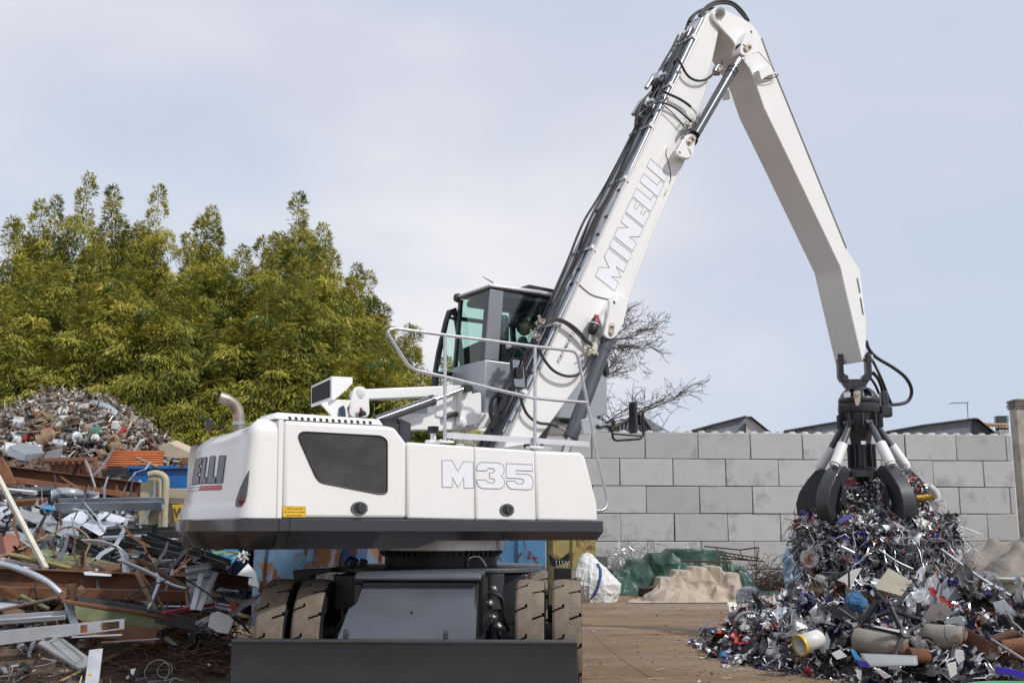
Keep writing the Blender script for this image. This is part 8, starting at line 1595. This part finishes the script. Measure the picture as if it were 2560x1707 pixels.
tag(b.build('wire_coil', [FOILD, LBROWN, REDP], angle=50), 'round coil of brown and red wire at the left flank of the hanging load', 'coil')
soft('plastic_bag', 'crumpled clear and blue plastic bag left of the hanging load', 'bag', [(1355, 1988, 2010), (1370, 1972, 2030), (1400, 1958, 2040), (1430, 1955, 2045), (1460, 1965, 2040), (1500, 1965, 2040)], 17.6, 0.5, IRIDW, fold=0.10, fscale=3.0, nu=72, nv=36, seed=71)
soft('plastic_bag', 'white translucent plastic bag at the left foot of the pile', 'bag', [(1464, 1855, 1885), (1474, 1846, 1895), (1490, 1842, 1893), (1510, 1846, 1890), (1522, 1850, 1885)], 16.2, 0.6, mat('milky_film', (0.48, 0.49, 0.52), 0.35, var=0.12, bump=0.3, bscale=8), fold=0.06, fscale=4, nu=64, nv=30, seed=72)
c = gnd(1768, 1600); b = MB(); b.lathe([(0, 0), (0.075, 0.0), (0.085, 0.03), (0.08, 0.2), (0.06, 0.23), (0, 0.23)], c + Vector((-0.1, 0.0, 0.09)), (1, -0.1, 0.05), 20); tag(b.build('film_roll', NAVY, angle=50), 'dark violet plastic roll at the left tip of the pile', 'roll')
pipe('thin_bar', 'thin black bar with a red tip leaning off the hanging load', 'bar', [(2012, 1340), (1978, 1382)], 0.02, BLACK, Y=14.6); pipe('thin_bar', 'bent black rod hooked over beside the thin black bar', 'bar', [(2030, 1322), (2010, 1330), (1982, 1350), (1972, 1352), (1968, 1366)], 0.009, BLACK, Y=14.6)
pipe('rail', 'long thin steel rail slanting down to the right from the load', 'rail', [(2352, 1372), (2445, 1440), (2532, 1492)], 0.020, GALV, Y=13.6); pipe('rail', 'short grey rod crossing the right half of the load', 'rail', [(2196, 1372), (2240, 1402), (2282, 1422)], 0.016, GALV, Y=LB.y - 1.15); pipe('rail', 'pale strut poking from the left half of the load', 'rail', [(2102, 1365), (2136, 1382)], 0.022, BRITE, Y=LB.y - 1.2); pipe('rod', 'black upright rod beside the bright white torn sheet', 'rod', [(2122, 1425), (2123, 1468)], 0.012, BLACK, Y=13.2)
pipe('cable', 'thin grey cable arching out over the ground at the left tip', 'cable', [(1750, 1580), (1765, 1562), (1790, 1543), (1815, 1532), (1842, 1528)], 0.009, GRAYP, Y=13.6); pipe('cable', 'grey hose end lying at the left slope of the pile', 'cable', [(1838, 1550), (1850, 1536), (1870, 1530), (1885, 1530)], 0.022, GRAYP, Y=13.4)
ribbon('gold_foil', 'curled gold and white foil sheet sticking out of the grapple load at right', 'foil', [(2290, 1238), (2312, 1236), (2335, 1232), (2338, 1222), (2326, 1212)], GOLD, 0.09, Y=LB.y - 0.3, wd=(0.2, 0.3, -1)); ribbon('white_foil', 'bright white curled foil at the right edge of the grapple load', 'foil', [(2330, 1210), (2340, 1218), (2350, 1230), (2352, 1246), (2340, 1248)], PLW, 0.10, Y=LB.y - 0.35, wd=(-0.7, 0.3, -0.6)); psheet('red_foil', 'red and grey torn sheet between the front claws', 'sheet', [(2110, 1200), (2142, 1196), (2140, 1222), (2128, 1215), (2112, 1216)], REDP, 0.006, Y=LB.y - 0.25)
for k, (u, v, s) in enumerate(((1765, 1640, 0.16), (1800, 1646, 0.12), (1812, 1662, 0.2), (1735, 1598, 0.08), (1720, 1585, 0.06), (1860, 1660, 0.16), (1905, 1672, 0.14), (1730, 1612, 0.05), (2010, 1690, 0.12), (1950, 1668, 0.12))):
    b = MB(); crumple(b, gnd(u, v, 0.02), s, rs, 0, 5); o = b.build('loose_scrap', FOILW if k % 2 else PLW); tag(o, 'loose pale scrap of sheet lying on the bare ground before the pile', 'scrap', 'loose pale scraps on the ground')
    for q in o.data.vertices: q.co.z *= 0.35

# litter on the open ground
b = MB()
for k in range(3600):
    x, y = rs.uniform(-1.2, 4.2), 9.2 + 17 * rs.random() ** 1.5
    if inside(x, y) > 0: continue
    c = Vector((x, y, 0.004)); m = rs.choices(range(5), (34, 28, 12, 8, 6))[0]; t = rs.random()
    near = math.exp(-max(0, -inside(x, y)) * 1.2)
    if rs.random() > 0.25 + 0.75 * near: continue
    if t < 0.6: shard(b, c + Vector((0, 0, 0.004)), 0.006 + 0.045 * rs.random() ** 4, rs, m, True)
    elif t < 0.85: chunk(b, c, rs.uniform(0.006, 0.02), rs, m)
    else: rod(b, c + Vector((0, 0, 0.01)), rs.uniform(0.03, 0.2), 0.0025, rs, m, 4, 0.05)
tag(b.build('debris', [BROWNM, LBROWN, PLW, FOILW, SHADE], angle=30, fix=False, origin=(2, 15, 0)), 'thin litter of flakes and chips over the open brown ground', 'debris', kind='stuff')
# ================================================================== bamboo stand and the bare tree
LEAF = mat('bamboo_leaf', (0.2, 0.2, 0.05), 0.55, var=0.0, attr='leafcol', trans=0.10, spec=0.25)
CULM = mat('bamboo_culm', (0.20, 0.19, 0.07), 0.5, var=0.2, scale=6)
def bamboo_mesh(seed, Hh, rad, nbr, fine=1.0, low=0.04, yellow=0.5):
    g = np.random.default_rng(seed); B = []; Dv = []; Ln = []; Cc = []
    lean = g.normal(0, 0.015, 2); stems = [(np.zeros(2), 1.0)] + [(g.normal(0, rad * 0.42, 2), g.uniform(0.66, 0.97)) for _ in range(5)]
    mb = MB()
    for off, hs in stems:
        Hs = Hh * hs; ln_ = lean + g.normal(0, 0.012, 2) + off * 0.008
        def pos(t): return np.array([off[0] + ln_[0] * Hs * t * t, off[1] + ln_[1] * Hs * t * t, Hs * t])
        mb.tube([pos(t) for t in np.linspace(0, 1, 9)], [0.035 * (1 - 0.85 * t) for t in np.linspace(0, 1, 9)], 5, cap=False)
        nb = int(nbr * (0.55 + 0.45 * hs) * 0.36) + 6
        for k in range(nb + 9):
            tip = k >= nb; t = (0.80 + 0.20 * (k - nb) / 8) if tip else low + (0.90 - low) * ((k + g.random()) / nb) ** 0.9; a = g.uniform(0, 2 * np.pi)
            env = rad * min(1.0, ((1 - t) / 0.62)) ** 0.8 * g.uniform(0.55, 1.08) + 0.03; o = np.array([np.cos(a), np.sin(a), 0])
            rc = (0.15 + 0.42 * min(1, (1 - t) / 0.5) ** 0.8) * g.uniform(0.75, 1.25) if not tip else 0.13 + 0.10 * (1 - t) / 0.2
            if tip: env *= 0.55
            c0 = pos(min(t, 0.995)) + o * env + np.array([0, 0, 0.1 * rc]); nl = int((70 + 560 * rc) * fine); tone = g.normal(0, 0.22)
            d0 = g.normal(0, 1, (nl, 3)) + np.array([0, 0, 0.55]) + o * 0.7; d0 /= np.linalg.norm(d0, axis=1)[:, None]
            lob = 1 + 0.28 * np.sin(3.1 * np.arctan2(d0[:, 1], d0[:, 0]) + 5 * t * nb) * np.cos(4 * d0[:, 2] + k)
            p = c0 + d0 * (rc * lob * g.uniform(0.72, 1.12, nl))[:, None] * np.array([1.0, 1.0, 0.85 if not tip else 1.5]); p += (d0 * np.array([1, 1, 0])) * 0.0
            d = d0 * np.array([0.75, 0.75, 0.15]) + np.array([0, 0, -0.75 if not tip else 0.35]) + g.normal(0, 0.30, (nl, 3)); d /= np.linalg.norm(d, axis=1)[:, None]
            B.append(p); Dv.append(d); Ln.append(g.uniform(0.09, 0.18, nl))
            y = np.clip(yellow + tone + 0.22 * (t - 0.55) + 0.16 * d0[:, 2] + g.normal(0, 0.09, nl), 0, 1)[:, None]  # colour brightens towards plume tops and clump crowns: sunlit look painted into the leaves
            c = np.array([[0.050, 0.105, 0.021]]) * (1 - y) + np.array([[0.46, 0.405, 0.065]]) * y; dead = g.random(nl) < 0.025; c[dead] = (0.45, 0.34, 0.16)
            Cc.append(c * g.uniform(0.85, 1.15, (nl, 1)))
    B = np.concatenate(B); Dv = np.concatenate(Dv); Ln = np.concatenate(Ln)[:, None]; Cc = np.concatenate(Cc); n = len(B)
    S = np.cross(Dv, g.normal(0, 1, (n, 3))); S /= np.linalg.norm(S, axis=1)[:, None]; Wd = Ln * 0.095
    Nn = np.cross(Dv, S); mid = B + Dv * Ln * 0.42
    V = np.empty((n, 4, 3)); V[:, 0] = B; V[:, 1] = mid + S * Wd - Nn * Wd * 0.3; V[:, 2] = B + Dv * Ln - np.array([0, 0, 1]) * Ln * 0.12; V[:, 3] = mid - S * Wd - Nn * Wd * 0.3
    me = bpy.data.meshes.new('crown'); me.vertices.add(4 * n); me.vertices.foreach_set('co', V.reshape(-1).astype(np.float32)); me.loops.add(4 * n); me.loops.foreach_set('vertex_index', np.arange(4 * n, dtype=np.int32)); me.polygons.add(n); me.polygons.foreach_set('loop_start', np.arange(n, dtype=np.int32) * 4); me.update(calc_edges=True)
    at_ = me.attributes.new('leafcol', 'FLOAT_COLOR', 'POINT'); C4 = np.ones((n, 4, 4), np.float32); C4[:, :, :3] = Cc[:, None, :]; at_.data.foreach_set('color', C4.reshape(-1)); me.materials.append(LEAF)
    cm = bpy.data.meshes.new('culm'); cm.from_pydata([tuple(v) for v in mb.v], [], mb.f); cm.polygons.foreach_set('use_smooth', [True] * len(cm.polygons)); cm.materials.append(CULM)
    return me, cm, n
CNT = []
protos = [bamboo_mesh(21 + k, 10.0, (1.15, 1.0, 1.25, 0.9, 1.1, 1.2)[k], (74, 66, 76, 62, 70, 74)[k], yellow=(0.55, 0.42, 0.50, 0.36, 0.62, 0.47)[k]) for k in range(6)]
rb = random.Random(4)
def plant_bamboo(u, v, Y, k, label, sx=1.0, rot=None):
    h = at(u, v, Y).z; base = Vector((at(u, 1336, Y).x, Y, 0.0)); t = thing('bamboo', label, 'bamboo', base, rb.uniform(0, 6.28) if rot is None else rot, 'bamboo plants behind the scrap'); s = h / 10.0
    t.scale = (sx, sx, s)
    for nm, me in (('crown', protos[k][0]), ('culm', protos[k][1])):
        o = bpy.data.objects.new(nm, me); COL.objects.link(o); o.parent = t
    return t
back = [(22, 492, 'leftmost tall feathery bamboo at the edge of the photo'), (92, 500, 'tall feathery bamboo just left of the thin spiky bamboo tip'), (158, 430, 'tallest thin spiky bamboo tip at the left'), (236, 470, 'broad topped bamboo right of the thin spiky tip'), (342, 462, 'pale tufted bamboo top left of the deep notch'), (408, 545, 'dark rounded bamboo in the notch left of the twin tops'), (478, 508, 'twin topped golden bamboo in the middle of the stand'), (545, 552, 'golden bamboo sloping down right of the twin tops'), (628, 590, 'lower bamboo in the dip before the tall dark spire'), (698, 474, 'tall dark bamboo spire above the tail of the handler'), (786, 552, 'wispy thin bamboo close right of the dark spire'), (822, 575, 'slim pointed bamboo right of the wispy one'), (896, 668, 'bamboo standing over the cab lifting arm on the shoulder of the stand'), (952, 742, 'upright bamboo spears left of the handrail'), (1008, 802, 'last low bamboo sprig inside the handrail bend')]
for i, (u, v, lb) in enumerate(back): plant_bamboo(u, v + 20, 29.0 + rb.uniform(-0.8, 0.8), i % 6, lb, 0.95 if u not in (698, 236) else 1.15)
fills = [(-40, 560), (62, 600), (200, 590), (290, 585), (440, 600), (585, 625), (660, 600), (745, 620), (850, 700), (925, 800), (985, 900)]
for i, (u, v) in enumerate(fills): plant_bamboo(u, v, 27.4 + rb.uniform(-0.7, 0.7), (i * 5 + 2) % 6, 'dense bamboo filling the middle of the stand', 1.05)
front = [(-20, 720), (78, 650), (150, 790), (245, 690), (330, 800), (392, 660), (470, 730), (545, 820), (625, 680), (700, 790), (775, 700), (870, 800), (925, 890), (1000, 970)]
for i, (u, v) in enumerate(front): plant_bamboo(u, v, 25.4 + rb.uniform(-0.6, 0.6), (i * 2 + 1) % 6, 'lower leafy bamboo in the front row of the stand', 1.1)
# bare tree: trunk and a crown of fine branches
BARK = mat('winter_bark', (0.13, 0.105, 0.092), 0.9, var=0.25, scale=8)
base = Vector((at(1500, 1336, 38).x, 38, 0)); tr = thing('bare_tree', 'leafless winter tree behind the boom and the block wall', 'tree', base); rt = random.Random(12)
bt_ = MB(); bc = MB()
def branch(p, d, L, r, depth):
    P = [p]; n = 7 if depth == 0 else (5 if depth < 3 else 4); q = p.copy(); dd = d.copy()
    for i in range(n):
        dd = (dd + Vector((rt.gauss(0, 0.13), rt.gauss(0, 0.10), rt.gauss(0.03, 0.10)))).normalized(); q = q + dd * L / n; P.append(q.copy())
    (bt_ if depth == 0 else bc).tube(P, [max(r * (1 - 0.6 * i / n), 0.0085) for i in range(n + 1)], 7 if depth < 2 else (5 if depth < 3 else 3), cap=False)
    if depth >= 4: return
    for i in range(1, n + 1):
        if depth == 0 and i < 4: continue
        for _ in range((2, 2, 2, 1)[depth] if depth < 3 or rt.random() < 0.75 else 0):
            ax = Vector((rt.gauss(0.16, 1.0), rt.gauss(0, 0.8), rt.gauss(0, 0.45))).normalized(); w = (P[i] - P[i - 1]).normalized(); nd_ = (w * rt.uniform(0.4, 0.9) + ax * rt.uniform(0.6, 1.05)).normalized()
            branch(P[i], nd_, L * rt.uniform(0.58, 0.82) * (1 - 0.35 * i / n) * (0.66 if depth == 0 else 0.92), r * (1 - 0.6 * i / n) * 0.56, depth + 1)
branch(base, Vector((0.18, 0, 1)).normalized(), 8.7, 0.22, 0)
bt_.build('trunk', BARK, tr, angle=60); bc.build('crown', BARK, tr, angle=60, fix=False)
